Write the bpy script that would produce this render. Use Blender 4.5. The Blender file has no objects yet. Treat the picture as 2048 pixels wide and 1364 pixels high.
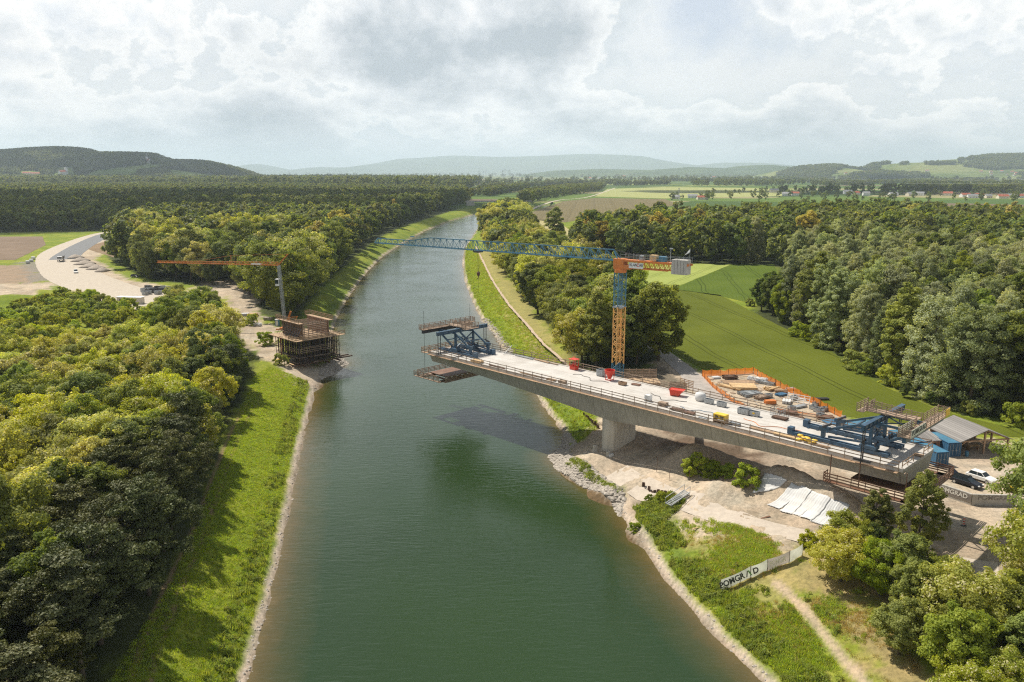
import bpy, math, random
import numpy as np
from mathutils import Matrix, Vector
sc = bpy.context.scene
C = sc.collection
R = math.radians

# ------------------------------------------------------------------ camera, sky, sun, exposure
FPX, PITCH, CH = 1593.0, R(11.94), 55.0
cam = bpy.data.cameras.new('camera'); cam_o = bpy.data.objects.new('camera', cam); C.objects.link(cam_o)
cam.sensor_width = 36.0; cam.lens = FPX/2048*36.0; cam.clip_start = 1.0; cam.clip_end = 120000.0
cam_o.location = (0, 0, CH); cam_o.rotation_euler = (math.pi/2-PITCH, 0, 0)
sc.camera = cam_o
sc.view_settings.view_transform = 'Standard'; sc.view_settings.look = 'None'
sc.view_settings.exposure = 0.36; sc.view_settings.gamma = 1.0
SUN_EL, SUN_AZ = R(55), R(48)          # the sun stands ahead and to the left
sdir = Vector((-math.sin(SUN_AZ)*math.cos(SUN_EL), math.cos(SUN_AZ)*math.cos(SUN_EL), math.sin(SUN_EL)))
sun = bpy.data.lights.new('sun', 'SUN'); sun_o = bpy.data.objects.new('sun', sun); C.objects.link(sun_o)
sun.energy = 5.0; sun.angle = R(0.53); sun.color = (1.0, 0.93, 0.82)
sun_o.rotation_euler = sdir.to_track_quat('Z', 'Y').to_euler(); sun_o.location = (0, 0, 300)

def nn(nt, typ, **kw):
    n = nt.nodes.new(typ)
    for k, v in kw.items():
        if k.startswith('i_'): n.inputs[k[2:].replace('_', ' ')].default_value = v
        else: setattr(n, k, v)
    return n
def mth(nt, op, a, b=None, clamp=False):
    n = nt.nodes.new('ShaderNodeMath'); n.operation = op; n.use_clamp = clamp
    for i, v in enumerate((a, b)):
        if v is None: continue
        if isinstance(v, (int, float)): n.inputs[i].default_value = v
        else: nt.links.new(v, n.inputs[i])
    return n.outputs[0]
def ramp(nt, fac, stops, interp='LINEAR'):
    n = nt.nodes.new('ShaderNodeValToRGB'); n.color_ramp.interpolation = interp
    e = n.color_ramp.elements
    while len(e) < len(stops): e.new(0.5)
    for i, (p, c) in enumerate(stops):
        e[i].position = p; e[i].color = (*c, 1) if len(c) == 3 else c
    nt.links.new(fac, n.inputs[0]); return n.outputs[0]
def mixc(nt, f, a, b, mode='MIX'):
    n = nt.nodes.new('ShaderNodeMix'); n.data_type = 'RGBA'; n.blend_type = mode
    for i, v in ((0, f), (6, a), (7, b)):
        if isinstance(v, (int, float)): n.inputs[i].default_value = v
        elif isinstance(v, tuple): n.inputs[i].default_value = (*v, 1)
        else: nt.links.new(v, n.inputs[i])
    return n.outputs[2]
def noise(nt, vec, scale, detail=4, rough=.55, dist=0.0, dims='3D'):
    n = nt.nodes.new('ShaderNodeTexNoise'); n.noise_dimensions = dims
    n.inputs['Scale'].default_value = scale; n.inputs['Detail'].default_value = detail
    n.inputs['Roughness'].default_value = rough; n.inputs['Distortion'].default_value = dist
    if vec is not None: nt.links.new(vec, n.inputs['Vector'])
    return n.outputs[0]

w = bpy.data.worlds.new('World'); sc.world = w; w.use_nodes = True
nt = w.node_tree; nt.nodes.clear()
out = nt.nodes.new('ShaderNodeOutputWorld'); bg = nt.nodes.new('ShaderNodeBackground')
sky = nn(nt, 'ShaderNodeTexSky', sky_type='NISHITA', sun_disc=False, sun_elevation=SUN_EL, sun_rotation=-SUN_AZ, air_density=1.0, dust_density=1.5, ozone_density=1.0, altitude=250)
tc = nt.nodes.new('ShaderNodeTexCoord'); sep = nt.nodes.new('ShaderNodeSeparateXYZ')
nt.links.new(tc.outputs['Generated'], sep.inputs[0])
hl = mth(nt, 'SQRT', mth(nt, 'ADD', mth(nt, 'MULTIPLY', sep.outputs[0], sep.outputs[0]), mth(nt, 'MULTIPLY', sep.outputs[1], sep.outputs[1])))
zl = mth(nt, 'LOGARITHM', mth(nt, 'ADD', mth(nt, 'MAXIMUM', sep.outputs[2], 0.0), 0.07), 2.718)
def cloudvec(lift, k=1.0):
    c = nt.nodes.new('ShaderNodeCombineXYZ')
    nt.links.new(mth(nt, 'DIVIDE', mth(nt, 'MULTIPLY', sep.outputs[0], 3.0*k), hl), c.inputs[0])
    nt.links.new(mth(nt, 'DIVIDE', mth(nt, 'MULTIPLY', sep.outputs[1], 3.0*k), hl), c.inputs[1])
    nt.links.new(mth(nt, 'ADD', mth(nt, 'MULTIPLY', zl, .85*k), 6.3+lift), c.inputs[2])
    return c.outputs[0]
v0, v1 = cloudvec(0.0), cloudvec(0.09)
SC = 1.15
b0 = noise(nt, v0, SC, 14, .60, .0); b1 = noise(nt, v1, SC, 14, .60, .0)
big = noise(nt, cloudvec(4.0), 1.0, 3, .5)
cover = mth(nt, 'ADD', mth(nt, 'MULTIPLY', b0, .65), mth(nt, 'MULTIPLY', big, .35))
relief = mth(nt, 'ADD', mth(nt, 'MULTIPLY', mth(nt, 'SUBTRACT', b1, b0), 6.5), mth(nt, 'MULTIPLY', mth(nt, 'SUBTRACT', b0, .5), 3.6))
shade = mth(nt, 'ADD', mth(nt, 'ADD', relief, mth(nt, 'MULTIPLY', mth(nt, 'SUBTRACT', big, .5), 2.2)), 0.36, True)
rim = ramp(nt, mth(nt, 'ADD', b0, mth(nt, 'MULTIPLY', mth(nt, 'SUBTRACT', b1, b0), 1.1)), [(0.40, (7.9, 8.3, 8.6)), (0.475, (7.4, 7.9, 8.2)), (0.495, (11.6, 11.4, 11.0)), (0.56, (8.8, 8.9, 9.0)), (0.66, (5.0, 5.5, 5.9))])
col = ramp(nt, shade, [(0.0, (9.9, 9.8, 9.5)), (0.25, (8.9, 9.0, 9.0)), (0.5, (7.1, 7.6, 7.9)), (0.75, (5.5, 6.1, 6.5)), (1.0, (4.3, 4.9, 5.3))])
col = mixc(nt, .6, col, rim)
veil = mixc(nt, .72, sky.outputs[0], (7.5, 8.0, 8.8))
cov = ramp(nt, cover, [(0.38, (0, 0, 0)), (0.47, (1, 1, 1))])
up = ramp(nt, sep.outputs[2], [(0.20, (1, 1, 1)), (0.50, (.10, .10, .10))])     # only the low sky is crowded with cloud
cov2 = mth(nt, 'MULTIPLY', cov, up)
lowsky = mixc(nt, cov, veil, col)
full = mixc(nt, up, mixc(nt, mth(nt, 'MULTIPLY', cov, .7), sky.outputs[0], (2.3, 2.45, 2.55)), lowsky)
hz = ramp(nt, sep.outputs[2], [(0.0, (1, 1, 1)), (0.06, (0, 0, 0))])
full = mixc(nt, mth(nt, 'MULTIPLY', hz, .45), full, (8.0, 8.45, 9.2))
nt.links.new(full, bg.inputs[0]); bg.inputs[1].default_value = 0.084
nt.links.new(bg.outputs[0], out.inputs[0])
sc.cycles.use_denoising = False; sc.cycles.filter_width = 1.2
sc.cycles.max_bounces = 6; sc.cycles.transparent_max_bounces = 8; sc.cycles.volume_bounces = 1
sc.cycles.volume_step_rate = 10.0

# ------------------------------------------------------------------ helpers
def P(px, py, z):
    "point at height z seen at photo pixel (px, py)"
    X = (px-1024)/FPX; Y = (682-py)/FPX
    fw = math.cos(PITCH)+math.sin(PITCH)*Y; v = -math.sin(PITCH)+math.cos(PITCH)*Y
    k = (z-CH)/v
    return (k*X, k*fw)
def G3(px, py, z): x, y = P(px, py, z); return Vector((x, y, z))
TIP = Vector((-19.2, 177.6, 15.0)); SA = Vector((.7013, -.713, 0)); WA = Vector((.713, .7013, 0))
BROT = math.atan2(-.713, .7013)
def SW(px, py, z=15.0):
    x, y = P(px, py, z); d = Vector((x, y, 0))-TIP
    return (d.x*.7013-d.y*.713, d.x*.713+d.y*.7013)
def BW(s, wv, z): v = TIP+SA*s+WA*wv; return Vector((v.x, v.y, z))

def tag(o, label, cat, group=None, kind=None):
    if label: o['label'] = label
    if cat: o['category'] = cat
    if group: o['group'] = group
    if kind: o['kind'] = kind
    return o
def thing(name, label, cat, loc=(0, 0, 0), rz=0.0, group=None, scale=1.0):
    o = bpy.data.objects.new(name, None); C.objects.link(o)
    o.location = loc; o.rotation_euler = (0, 0, rz); o.scale = (scale,)*3; o.empty_display_size = .2
    return tag(o, label, cat, group)
class MB:
    def __init__(s): s.v = []; s.f = []
    def add(s, vs, fs):
        b = len(s.v); s.v += [tuple(v) for v in vs]; s.f += [tuple(i+b for i in f) for f in fs]; return s
    def box(s, x0, x1, y0, y1, z0, z1, m=None):
        vs = [Vector((x, y, z)) for z in (z0, z1) for y in (y0, y1) for x in (x0, x1)]
        if m is not None: vs = [m @ v for v in vs]
        return s.add(vs, [(0, 2, 3, 1), (4, 5, 7, 6), (0, 1, 5, 4), (1, 3, 7, 5), (3, 2, 6, 7), (2, 0, 4, 6)])
    def cbox(s, c, d, rz=0.0):
        m = Matrix.Translation(c) @ Matrix.Rotation(rz, 4, 'Z')
        return s.box(-d[0]/2, d[0]/2, -d[1]/2, d[1]/2, -d[2]/2, d[2]/2, m)
    def bar(s, a, b, t=.1, t2=None, up=(0, 0, 1)):
        a = Vector(a); b = Vector(b); d = b-a; L = d.length
        if L < 1e-5: return s
        d /= L; u = Vector(up)
        if abs(d.dot(u)) > .98: u = Vector((1, 0, 0))
        sx = d.cross(u).normalized(); sz = sx.cross(d)
        t2 = t2 or t; vs = []
        for p in (a, b):
            for i, j in ((-1, -1), (1, -1), (1, 1), (-1, 1)): vs.append(p+sx*(i*t/2)+sz*(j*t2/2))
        return s.add(vs, [(0, 3, 2, 1), (4, 5, 6, 7), (0, 1, 5, 4), (1, 2, 6, 5), (2, 3, 7, 6), (3, 0, 4, 7)])
    def tube(s, pts, rad, n=8, caps=True):
        pts = [Vector(p) for p in pts]; k = len(pts)
        rad = rad if isinstance(rad, (list, tuple)) else [rad]*k
        b = len(s.v); px = None
        for i, p in enumerate(pts):
            d = (pts[min(i+1, k-1)]-pts[max(i-1, 0)]).normalized()
            u = Vector((0, 0, 1)) if abs(d.z) < .95 else Vector((1, 0, 0))
            sx = d.cross(u).normalized(); sy = d.cross(sx)
            for j in range(n):
                a = 2*math.pi*j/n; s.v.append(tuple(p+(sx*math.cos(a)+sy*math.sin(a))*rad[i]))
        for i in range(k-1):
            for j in range(n):
                j2 = (j+1) % n; s.f.append((b+i*n+j, b+i*n+j2, b+(i+1)*n+j2, b+(i+1)*n+j))
        if caps:
            s.f.append(tuple(b+j for j in range(n))[::-1]); s.f.append(tuple(b+(k-1)*n+j for j in range(n)))
        return s
    def prism(s, poly, z0, z1, m=None):
        n = len(poly); vs = [Vector((x, y, z)) for z in (z0, z1) for x, y in poly]
        if m is not None: vs = [m @ v for v in vs]
        return s.add(vs, [tuple(range(n))[::-1], tuple(range(n, 2*n))]+[(i, (i+1) % n, (i+1) % n+n, i+n) for i in range(n)])
    def loft(s, rings, caps=True):
        n = len(rings[0]); b = len(s.v)
        for r in rings: s.v += [tuple(p) for p in r]
        for i in range(len(rings)-1):
            for j in range(n): s.f.append((b+i*n+j, b+i*n+(j+1) % n, b+(i+1)*n+(j+1) % n, b+(i+1)*n+j))
        if caps: s.f.append(tuple(range(b, b+n))[::-1]); s.f.append(tuple(range(b+(len(rings)-1)*n, b+len(rings)*n)))
        return s
    def build(s, name, mat, parent=None, smooth=False, bevel=0.0):
        me = bpy.data.meshes.new(name); me.from_pydata(s.v, [], s.f); me.update()
        if mat: me.materials.append(mat)
        if smooth: me.shade_smooth()
        o = bpy.data.objects.new(name, me); C.objects.link(o)
        if parent is not None: o.parent = parent
        if bevel:
            b = o.modifiers.new('b', 'BEVEL'); b.width = bevel; b.segments = 2; b.limit_method = 'ANGLE'
        return o
kids = {}
def copy_tree(o, parent=None):
    c = o.copy(); C.objects.link(c)
    if parent is not None: c.parent = parent
    for ch in kids.get(o.name) or kids.setdefault(o.name, [x for x in bpy.data.objects if x.parent == o]): copy_tree(ch, c)
    return c

# ------------------------------------------------------------------ materials
def principled(name):
    m = bpy.data.materials.new(name); m.use_nodes = True; nt = m.node_tree
    return m, nt, nt.nodes['Principled BSDF']
def mat(name, col, rough=.6, metal=0.0, var=.25, scale=2.0, bump=0.0, dirt=None, stretch=None, spec=.5):
    m, nt, b = principled(name)
    tc = nt.nodes.new('ShaderNodeTexCoord'); v = tc.outputs['Object']
    if stretch:
        mp = nt.nodes.new('ShaderNodeMapping'); mp.inputs['Scale'].default_value = stretch; nt.links.new(v, mp.inputs[0]); v = mp.outputs[0]
    n = noise(nt, v, scale, 6, .6)
    lo = tuple(c*(1-var) for c in col); hi = tuple(min(1, c*(1+var)) for c in col)
    c = ramp(nt, n, [(0.3, lo), (0.7, hi)])
    if dirt:
        n2 = noise(nt, v, scale*.35, 5, .65)
        c = mixc(nt, ramp(nt, n2, [(0.5, (0, 0, 0)), (0.72, (.7, .7, .7))]), c, dirt)
    nt.links.new(c, b.inputs['Base Color'])
    b.inputs['Roughness'].default_value = rough; b.inputs['Metallic'].default_value = metal
    b.inputs['Specular IOR Level'].default_value = spec
    if bump:
        bn = nt.nodes.new('ShaderNodeBump'); bn.inputs['Strength'].default_value = bump; bn.inputs['Distance'].default_value = .05
        nt.links.new(noise(nt, v, scale*4, 5, .6), bn.inputs['Height']); nt.links.new(bn.outputs[0], b.inputs['Normal'])
    return m
M = dict(
    blue=mat('blue_steel', (.040, .088, .145), .45, .1, .3, 1.5, dirt=(.10, .12, .13)),
    blue_l=mat('crane_blue', (.06, .19, .29), .45, .1, .2, 1.0, dirt=(.15, .18, .19)),
    gold=mat('ochre_steel', (.72, .40, .12), .5, .05, .2, 1.0, dirt=(.4, .27, .14)),
    orange=mat('orange_steel', (.62, .19, .03), .45, .05, .2, 1.0, dirt=(.35, .15, .06)),
    timber=mat('timber', (.36, .235, .14), .8, 0, .4, 1.6, stretch=(1, 1, 1), dirt=(.2, .15, .11)),
    timber_o=mat('weathered_timber', (.33, .24, .17), .85, 0, .4, 1.6, dirt=(.14, .10, .08)),
    timber_n=mat('fresh_timber', (.58, .40, .21), .75, 0, .25, 1.6),
    ply=mat('brown_plywood', (.17, .085, .05), .55, 0, .3, .8, dirt=(.26, .18, .13)),
    galv=mat('galvanised_steel', (.38, .40, .41), .45, .35, .25, 2.5, dirt=(.22, .20, .18)),
    dark=mat('dark_steel', (.05, .05, .055), .5, .3, .3, 2.0, dirt=(.12, .10, .09)),
    red=mat('red_paint', (.62, .045, .02), .45, 0, .12, 1.5, dirt=(.42, .09, .05)),
    yellow=mat('yellow_paint', (.75, .48, .04), .5, 0, .15, 1.5, dirt=(.45, .33, .12)),
    white=mat('white_paint', (.72, .72, .70), .5, 0, .08, 1.5, dirt=(.5, .48, .44)),
    whitesheet=mat('white_geotextile', (.56, .56, .55), .75, 0, .07, .5, bump=.5, dirt=(.55, .52, .48)),
    cream=mat('cream_render', (.66, .6, .5), .8, 0, .1, .3),
    roofred=mat('clay_tile_roof', (.36, .10, .055), .8, 0, .3, .4),
    roofgrey=mat('grey_roof', (.24, .245, .25), .7, 0, .2, .4),
    glass=mat('dark_glass', (.02, .03, .035), .08, 0, .1, 1),
    tyre=mat('rubber', (.02, .02, .02), .85, 0, .2, 3),
    rim=mat('alloy_rim', (.5, .5, .5), .35, .6, .1, 3),
    carblack=mat('black_car_paint', (.008, .010, .018), .18, .2, .1, 1),
    carwhite=mat('white_car_paint', (.78, .78, .75), .25, 0, .05, 1),
    cont=mat('blue_container_paint', (.04, .13, .235), .5, .05, .2, .6, dirt=(.12, .2, .27)),
    bark=mat('bark', (.11, .085, .06), .9, 0, .4, 3.0),
    rock=mat('rock', (.36, .32, .27), .85, 0, .35, 1.2, bump=.6),
    conc2=mat('precast_concrete', (.42, .40, .36), .85, 0, .2, 1.0, bump=.3, dirt=(.3, .28, .25)),
    ink=mat('dark_print', (.07, .075, .07), .7, 0, .1, 2),
    inkw=mat('pale_print', (.78, .77, .72), .7, 0, .1, 2),
    inkg=mat('green_print', (.18, .36, .12), .7, 0, .1, 2),
    banner=mat('banner_cloth', (.68, .70, .62), .8, 0, .12, .8, dirt=(.4, .42, .35)),
    banner_d=mat('grey_banner_cloth', (.46, .42, .38), .8, 0, .15, .8),
    rust=mat('rusty_steel', (.12, .07, .045), .8, .1, .4, 3),
    brick=mat('hollow_brick', (.42, .22, .13), .85, 0, .25, 3.0),
    insul=mat('tarpaulin', (.40, .43, .45), .6, 0, .3, 1.2, bump=.5),
    rubble=mat('rubble', (.33, .28, .23), .9, 0, .45, 2.5, bump=.5),
)
def plank_mat(name, base, axis=0, width=.2, var=.3):
    m, nt, b = principled(name)
    tc = nt.nodes.new('ShaderNodeTexCoord'); sp = nt.nodes.new('ShaderNodeSeparateXYZ'); nt.links.new(tc.outputs['Object'], sp.inputs[0])
    cell = mth(nt, 'FLOOR', mth(nt, 'DIVIDE', sp.outputs[axis], width))
    wn = nt.nodes.new('ShaderNodeTexWhiteNoise'); wn.noise_dimensions = '1D'; nt.links.new(cell, wn.inputs['W'])
    fr = mth(nt, 'FRACT', mth(nt, 'DIVIDE', sp.outputs[axis], width))
    gap = mth(nt, 'LESS_THAN', fr, .1)
    c = ramp(nt, wn.outputs[0], [(0, tuple(x*(1-var) for x in base)), (1, tuple(x*(1+var) for x in base))])
    c = mixc(nt, mth(nt, 'MULTIPLY', noise(nt, tc.outputs['Object'], 2.5, 4), .4), c, tuple(x*.5 for x in base))
    c = mixc(nt, gap, c, tuple(x*.25 for x in base))
    nt.links.new(c, b.inputs['Base Color']); b.inputs['Roughness'].default_value = .8
    return m
M['planks'] = plank_mat('board_deck', (.42, .29, .17), 0, .25)
M['formply'] = plank_mat('form_boards', (.22, .12, .065), 0, .3)
M['grey_planks'] = plank_mat('corrugated_roof', (.25, .235, .22), 0, .45, .25)
M['contwall'] = plank_mat('corrugated_steel', (.035, .11, .20), 0, .28, .15)

def concrete():
    m, nt, b = principled('bridge_concrete')
    tc = nt.nodes.new('ShaderNodeTexCoord'); sp = nt.nodes.new('ShaderNodeSeparateXYZ'); nt.links.new(tc.outputs['Object'], sp.inputs[0])
    mp = nt.nodes.new('ShaderNodeMapping'); mp.inputs['Scale'].default_value = (3.0, 3.0, .22); nt.links.new(tc.outputs['Object'], mp.inputs[0])
    streak = noise(nt, mp.outputs[0], 1.0, 6, .65)
    big = noise(nt, tc.outputs['Object'], .25, 5, .6)
    c = ramp(nt, streak, [(.28, (.25, .225, .18)), (.55, (.43, .395, .325)), (.75, (.52, .48, .40))])
    c = mixc(nt, .35, c, ramp(nt, big, [(.35, (.19, .175, .15)), (.7, (.40, .37, .32))]))
    j = mth(nt, 'LESS_THAN', mth(nt, 'FRACT', mth(nt, 'DIVIDE', mth(nt, 'ADD', sp.outputs[0], 1.5), 5.0)), .012)
    j2 = mth(nt, 'LESS_THAN', mth(nt, 'FRACT', mth(nt, 'DIVIDE', sp.outputs[0], .5)), .05)
    c = mixc(nt, mth(nt, 'MULTIPLY', j2, .25), c, (.12, .11, .09))
    c = mixc(nt, mth(nt, 'MULTIPLY', j, .7), c, (.09, .08, .07))
    nt.links.new(c, b.inputs['Base Color']); b.inputs['Roughness'].default_value = .85
    return m
M['conc'] = concrete()
def deckmat():
    m, nt, b = principled('deck_concrete')
    tc = nt.nodes.new('ShaderNodeTexCoord'); sp = nt.nodes.new('ShaderNodeSeparateXYZ'); nt.links.new(tc.outputs['Object'], sp.inputs[0])
    seg = nt.nodes.new('ShaderNodeTexWhiteNoise'); seg.noise_dimensions = '1D'
    nt.links.new(mth(nt, 'FLOOR', mth(nt, 'DIVIDE', mth(nt, 'ADD', sp.outputs[0], 1.5), 5.0)), seg.inputs['W'])
    n = noise(nt, tc.outputs['Object'], .35, 8, .65)
    c = ramp(nt, n, [(.3, (.41, .38, .34)), (.55, (.53, .505, .465)), (.75, (.62, .60, .57))])
    c = mixc(nt, .25, c, ramp(nt, seg.outputs[0], [(0, (.40, .375, .34)), (1, (.60, .585, .56))]))
    n2 = noise(nt, tc.outputs['Object'], 1.4, 6, .7)
    c = mixc(nt, ramp(nt, n2, [(.52, (0, 0, 0)), (.68, (.6, .6, .6))]), c, (.30, .27, .23))
    mp = nt.nodes.new('ShaderNodeMapping'); mp.inputs['Scale'].default_value = (.05, 1.1, 1); nt.links.new(tc.outputs['Object'], mp.inputs[0])
    c = mixc(nt, ramp(nt, noise(nt, mp.outputs[0], 1.0, 5, .6), [(.48, (0, 0, 0)), (.66, (.5, .5, .5))]), c, (.33, .30, .26))
    c = mixc(nt, ramp(nt, noise(nt, tc.outputs['Object'], .12, 3, .5), [(.5, (0, 0, 0)), (.6, (.35, .35, .35))]), c, (.40, .385, .36))
    j = mth(nt, 'LESS_THAN', mth(nt, 'FRACT', mth(nt, 'DIVIDE', mth(nt, 'ADD', sp.outputs[0], 1.5), 5.0)), .01)
    c = mixc(nt, mth(nt, 'MULTIPLY', j, .5), c, (.3, .28, .25))
    nt.links.new(c, b.inputs['Base Color']); b.inputs['Roughness'].default_value = .9
    return m
M['deck'] = deckmat()
M['pier'] = mat('pier_concrete_lit', (.54, .49, .41), .85, 0, .18, 1.2, bump=.2, dirt=(.38, .34, .28), stretch=(1.5, 1.5, .25))  # concrete lightened in colour to stand in for light bounced onto the pier
for k_ in ('banner', 'banner_d'):      # thin cloth lets light through
    nt = M[k_].node_tree; b_ = nt.nodes['Principled BSDF']; t_ = nt.nodes.new('ShaderNodeBsdfTranslucent'); x_ = nt.nodes.new('ShaderNodeMixShader'); x_.inputs[0].default_value = .5
    nt.links.new(b_.inputs['Base Color'].links[0].from_socket, t_.inputs[0]); nt.links.new(b_.outputs[0], x_.inputs[1]); nt.links.new(t_.outputs[0], x_.inputs[2]); nt.links.new(x_.outputs[0], nt.nodes['Material Output'].inputs[0])

def leafmat(name, a, b_, tip=None, tipamt=0.0, trans=.55):
    m = bpy.data.materials.new(name); m.use_nodes = True; nt = m.node_tree; nt.nodes.clear()
    o = nt.nodes.new('ShaderNodeOutputMaterial'); at = nn(nt, 'ShaderNodeAttribute', attribute_name='rnd')
    oi = nt.nodes.new('ShaderNodeObjectInfo')
    c = mixc(nt, at.outputs['Fac'], a, b_)
    hs = nt.nodes.new('ShaderNodeHueSaturation')
    nt.links.new(mth(nt, 'ADD', mth(nt, 'MULTIPLY', oi.outputs['Random'], .036), .481), hs.inputs['Hue'])
    r2 = mth(nt, 'FRACT', mth(nt, 'MULTIPLY', oi.outputs['Random'], 7.31))
    nt.links.new(mth(nt, 'ADD', mth(nt, 'MULTIPLY', r2, .55), .88), hs.inputs['Value'])
    r3 = mth(nt, 'FRACT', mth(nt, 'MULTIPLY', oi.outputs['Random'], 23.7))
    nt.links.new(mth(nt, 'ADD', mth(nt, 'MULTIPLY', r3, .3), .8), hs.inputs['Saturation'])
    nt.links.new(c, hs.inputs['Color']); c = hs.outputs[0]
    if tip:
        c = mixc(nt, mth(nt, 'GREATER_THAN', at.outputs['Fac'], 1-tipamt), c, tip)
    d = nt.nodes.new('ShaderNodeBsdfPrincipled'); d.inputs['Roughness'].default_value = .6; d.inputs['Specular IOR Level'].default_value = .3
    t = nt.nodes.new('ShaderNodeBsdfTranslucent'); mx = nt.nodes.new('ShaderNodeMixShader'); mx.inputs[0].default_value = trans
    nt.links.new(c, d.inputs['Base Color'])
    tcol = mixc(nt, 1.0, c, (1.25, 1.15, .5), 'MULTIPLY')
    nt.links.new(tcol, t.inputs[0]); nt.links.new(d.outputs[0], mx.inputs[1]); nt.links.new(t.outputs[0], mx.inputs[2])
    nt.links.new(mx.outputs[0], o.inputs[0])
    return m
LM = dict(
    broad=leafmat('green_leaves', (.12, .165, .016), (.30, .34, .05)),
    dark=leafmat('deep_green_leaves', (.07, .11, .016), (.19, .23, .035)),
    locust=leafmat('yellow_green_leaves', (.25, .28, .026), (.50, .50, .08), (.70, .66, .42), .18),
    willow=leafmat('silver_leaves', (.19, .225, .09), (.41, .445, .25)),
    pine=leafmat('pine_needles', (.048, .064, .014), (.125, .13, .032), trans=.15),
    gold=leafmat('golden_leaves', (.26, .25, .04), (.50, .44, .09)),
    shrub=leafmat('shrub_leaves', (.19, .25, .022), (.38, .42, .045)),
    weed=leafmat('weed_leaves', (.17, .23, .03), (.34, .40, .08)),
    grass=leafmat('grass_blades', (.24, .33, .03), (.38, .46, .055)),
    dry=leafmat('dry_stalks', (.30, .25, .09), (.44, .35, .16)),
    far=leafmat('far_wood_leaves', (.09, .13, .022), (.23, .26, .055)),
)

# ------------------------------------------------------------------ terrain
left_px = [(360, 1800), (495, 1364), (530, 1240), (558, 1120), (580, 1010), (597, 920), (612, 850), (628, 785), (640, 757), (668, 748), (692, 727), (672, 708), (662, 690), (664, 665),
           (672, 640), (692, 602), (712, 572), (738, 540), (765, 513), (800, 490), (850, 462), (900, 442), (945, 430), (985, 421), (1030, 415), (1100, 410)]
right_px = [(1900, 1800), (1525, 1364), (1480, 1320), (1430, 1270), (1380, 1215), (1330, 1160), (1290, 1095), (1262, 1060), (1245, 1035), (1238, 1012), (1205, 990), (1160, 965), (1120, 938), (1104, 912),
            (1122, 898), (1132, 880), (1120, 855), (1092, 822), (1068, 782), (1035, 735), (1000, 690), (983, 662), (962, 638), (944, 600), (930, 562), (925, 525), (930, 495), (948, 468), (962, 450), (985, 436), (1030, 426), (1100, 420)]
SHL = [P(a, b, 0) for a, b in left_px]; SHR = [P(a, b, 0) for a, b in right_px]
WPOLY = np.array(SHL+SHR[::-1])
def seg_dist(X, Y, pts, closed=True):
    D = np.full(X.shape, 1e18); n = len(pts)
    for i in range(n if closed else n-1):
        ax, ay = pts[i]; bx, by = pts[(i+1) % n]
        dx, dy = bx-ax, by-ay; L = dx*dx+dy*dy+1e-9
        t = np.clip(((X-ax)*dx+(Y-ay)*dy)/L, 0, 1)
        D = np.minimum(D, (X-ax-t*dx)**2+(Y-ay-t*dy)**2)
    return np.sqrt(D)
def inside(X, Y, pts):
    c = np.zeros(X.shape, bool); n = len(pts)
    for i in range(n):
        ax, ay = pts[i]; bx, by = pts[(i+1) % n]
        if ay == by: continue
        c ^= ((ay > Y) != (by > Y)) & (X < (bx-ax)*(Y-ay)/(by-ay)+ax)
    return c
def sdf(X, Y, pts):          # positive outside
    d = seg_dist(X, Y, pts); return np.where(inside(X, Y, pts), -d, d)
def vnoise(X, Y, s, seed=0):
    x = X/s+seed*17.3; y = Y/s-seed*9.1
    xi = np.floor(x); yi = np.floor(y); fx = x-xi; fy = y-yi
    fx = fx*fx*(3-2*fx); fy = fy*fy*(3-2*fy)
    h = lambda a, b: np.modf(np.abs(np.sin(a*127.1+b*311.7+seed*74.7)*43758.5453))[0]
    return (h(xi, yi)*(1-fx)+h(xi+1, yi)*fx)*(1-fy)+(h(xi, yi+1)*(1-fx)+h(xi+1, yi+1)*fx)*fy
def fbm(X, Y, s, seed=0, o=4):
    t = 0; a = .5
    for i in range(o): t = t+a*vnoise(X, Y, s/2**i, seed+i); a *= .5
    return t/(1-.5**o)
GZ = 5.0
MOUNDS = [((1440, 962), 2.0, 4.5, 3.0, -.3), ((1540, 948), 3.0, 4.5, 3.0, -.80), ((1590, 962), 3.2, 4.5, 3.2, -.80), ((1645, 985), 3.3, 4.5, 3.2, -.80), ((1700, 1008), 3.0, 4.5, 3.2, -.8), ((1375, 893), 3.0, 3.5, 3.0, 0), ((1420, 900), 2.0, 5, 2.5, -.8), ((1290, 935), .9, 4, 2.5, -.8), ((1500, 925), 1.4, 5, 2.5, -.8), ((1225, 935), .9, 3, 2, 0),
          ((1180, 885), 1.2, 5, 4, .6), ((1190, 930), .8, 5, 3, .5), ((1300, 1000), .8, 5, 3, .3), ((1330, 775), 1.3, 4, 4, 0), ((20, 590), 3, 14, 8, 0), ((70, 580), 2.5, 12, 8, 0), ((605, 728), 1.0, 5, 4, 0)]
MW = [(P(*c, GZ+h*.95), h, a, b, r) for c, h, a, b, r in MOUNDS]
SITE = [P(*q) for q in [(1140, 880, 2), (1120, 915, 2), (1215, 985, 2), (1262, 1030, 2), (1330, 1040, 4), (1460, 1080, 5), (1600, 1120, 5), (1700, 1180, 5), (1900, 1250, 5), (2300, 1300, 5), (2300, 880, 5), (1990, 860, 5), (1700, 835, 5), (1510, 742, 5), (1400, 745, 5), (1330, 710, 5), (1290, 740, 5), (1180, 790, 5)]]
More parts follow.
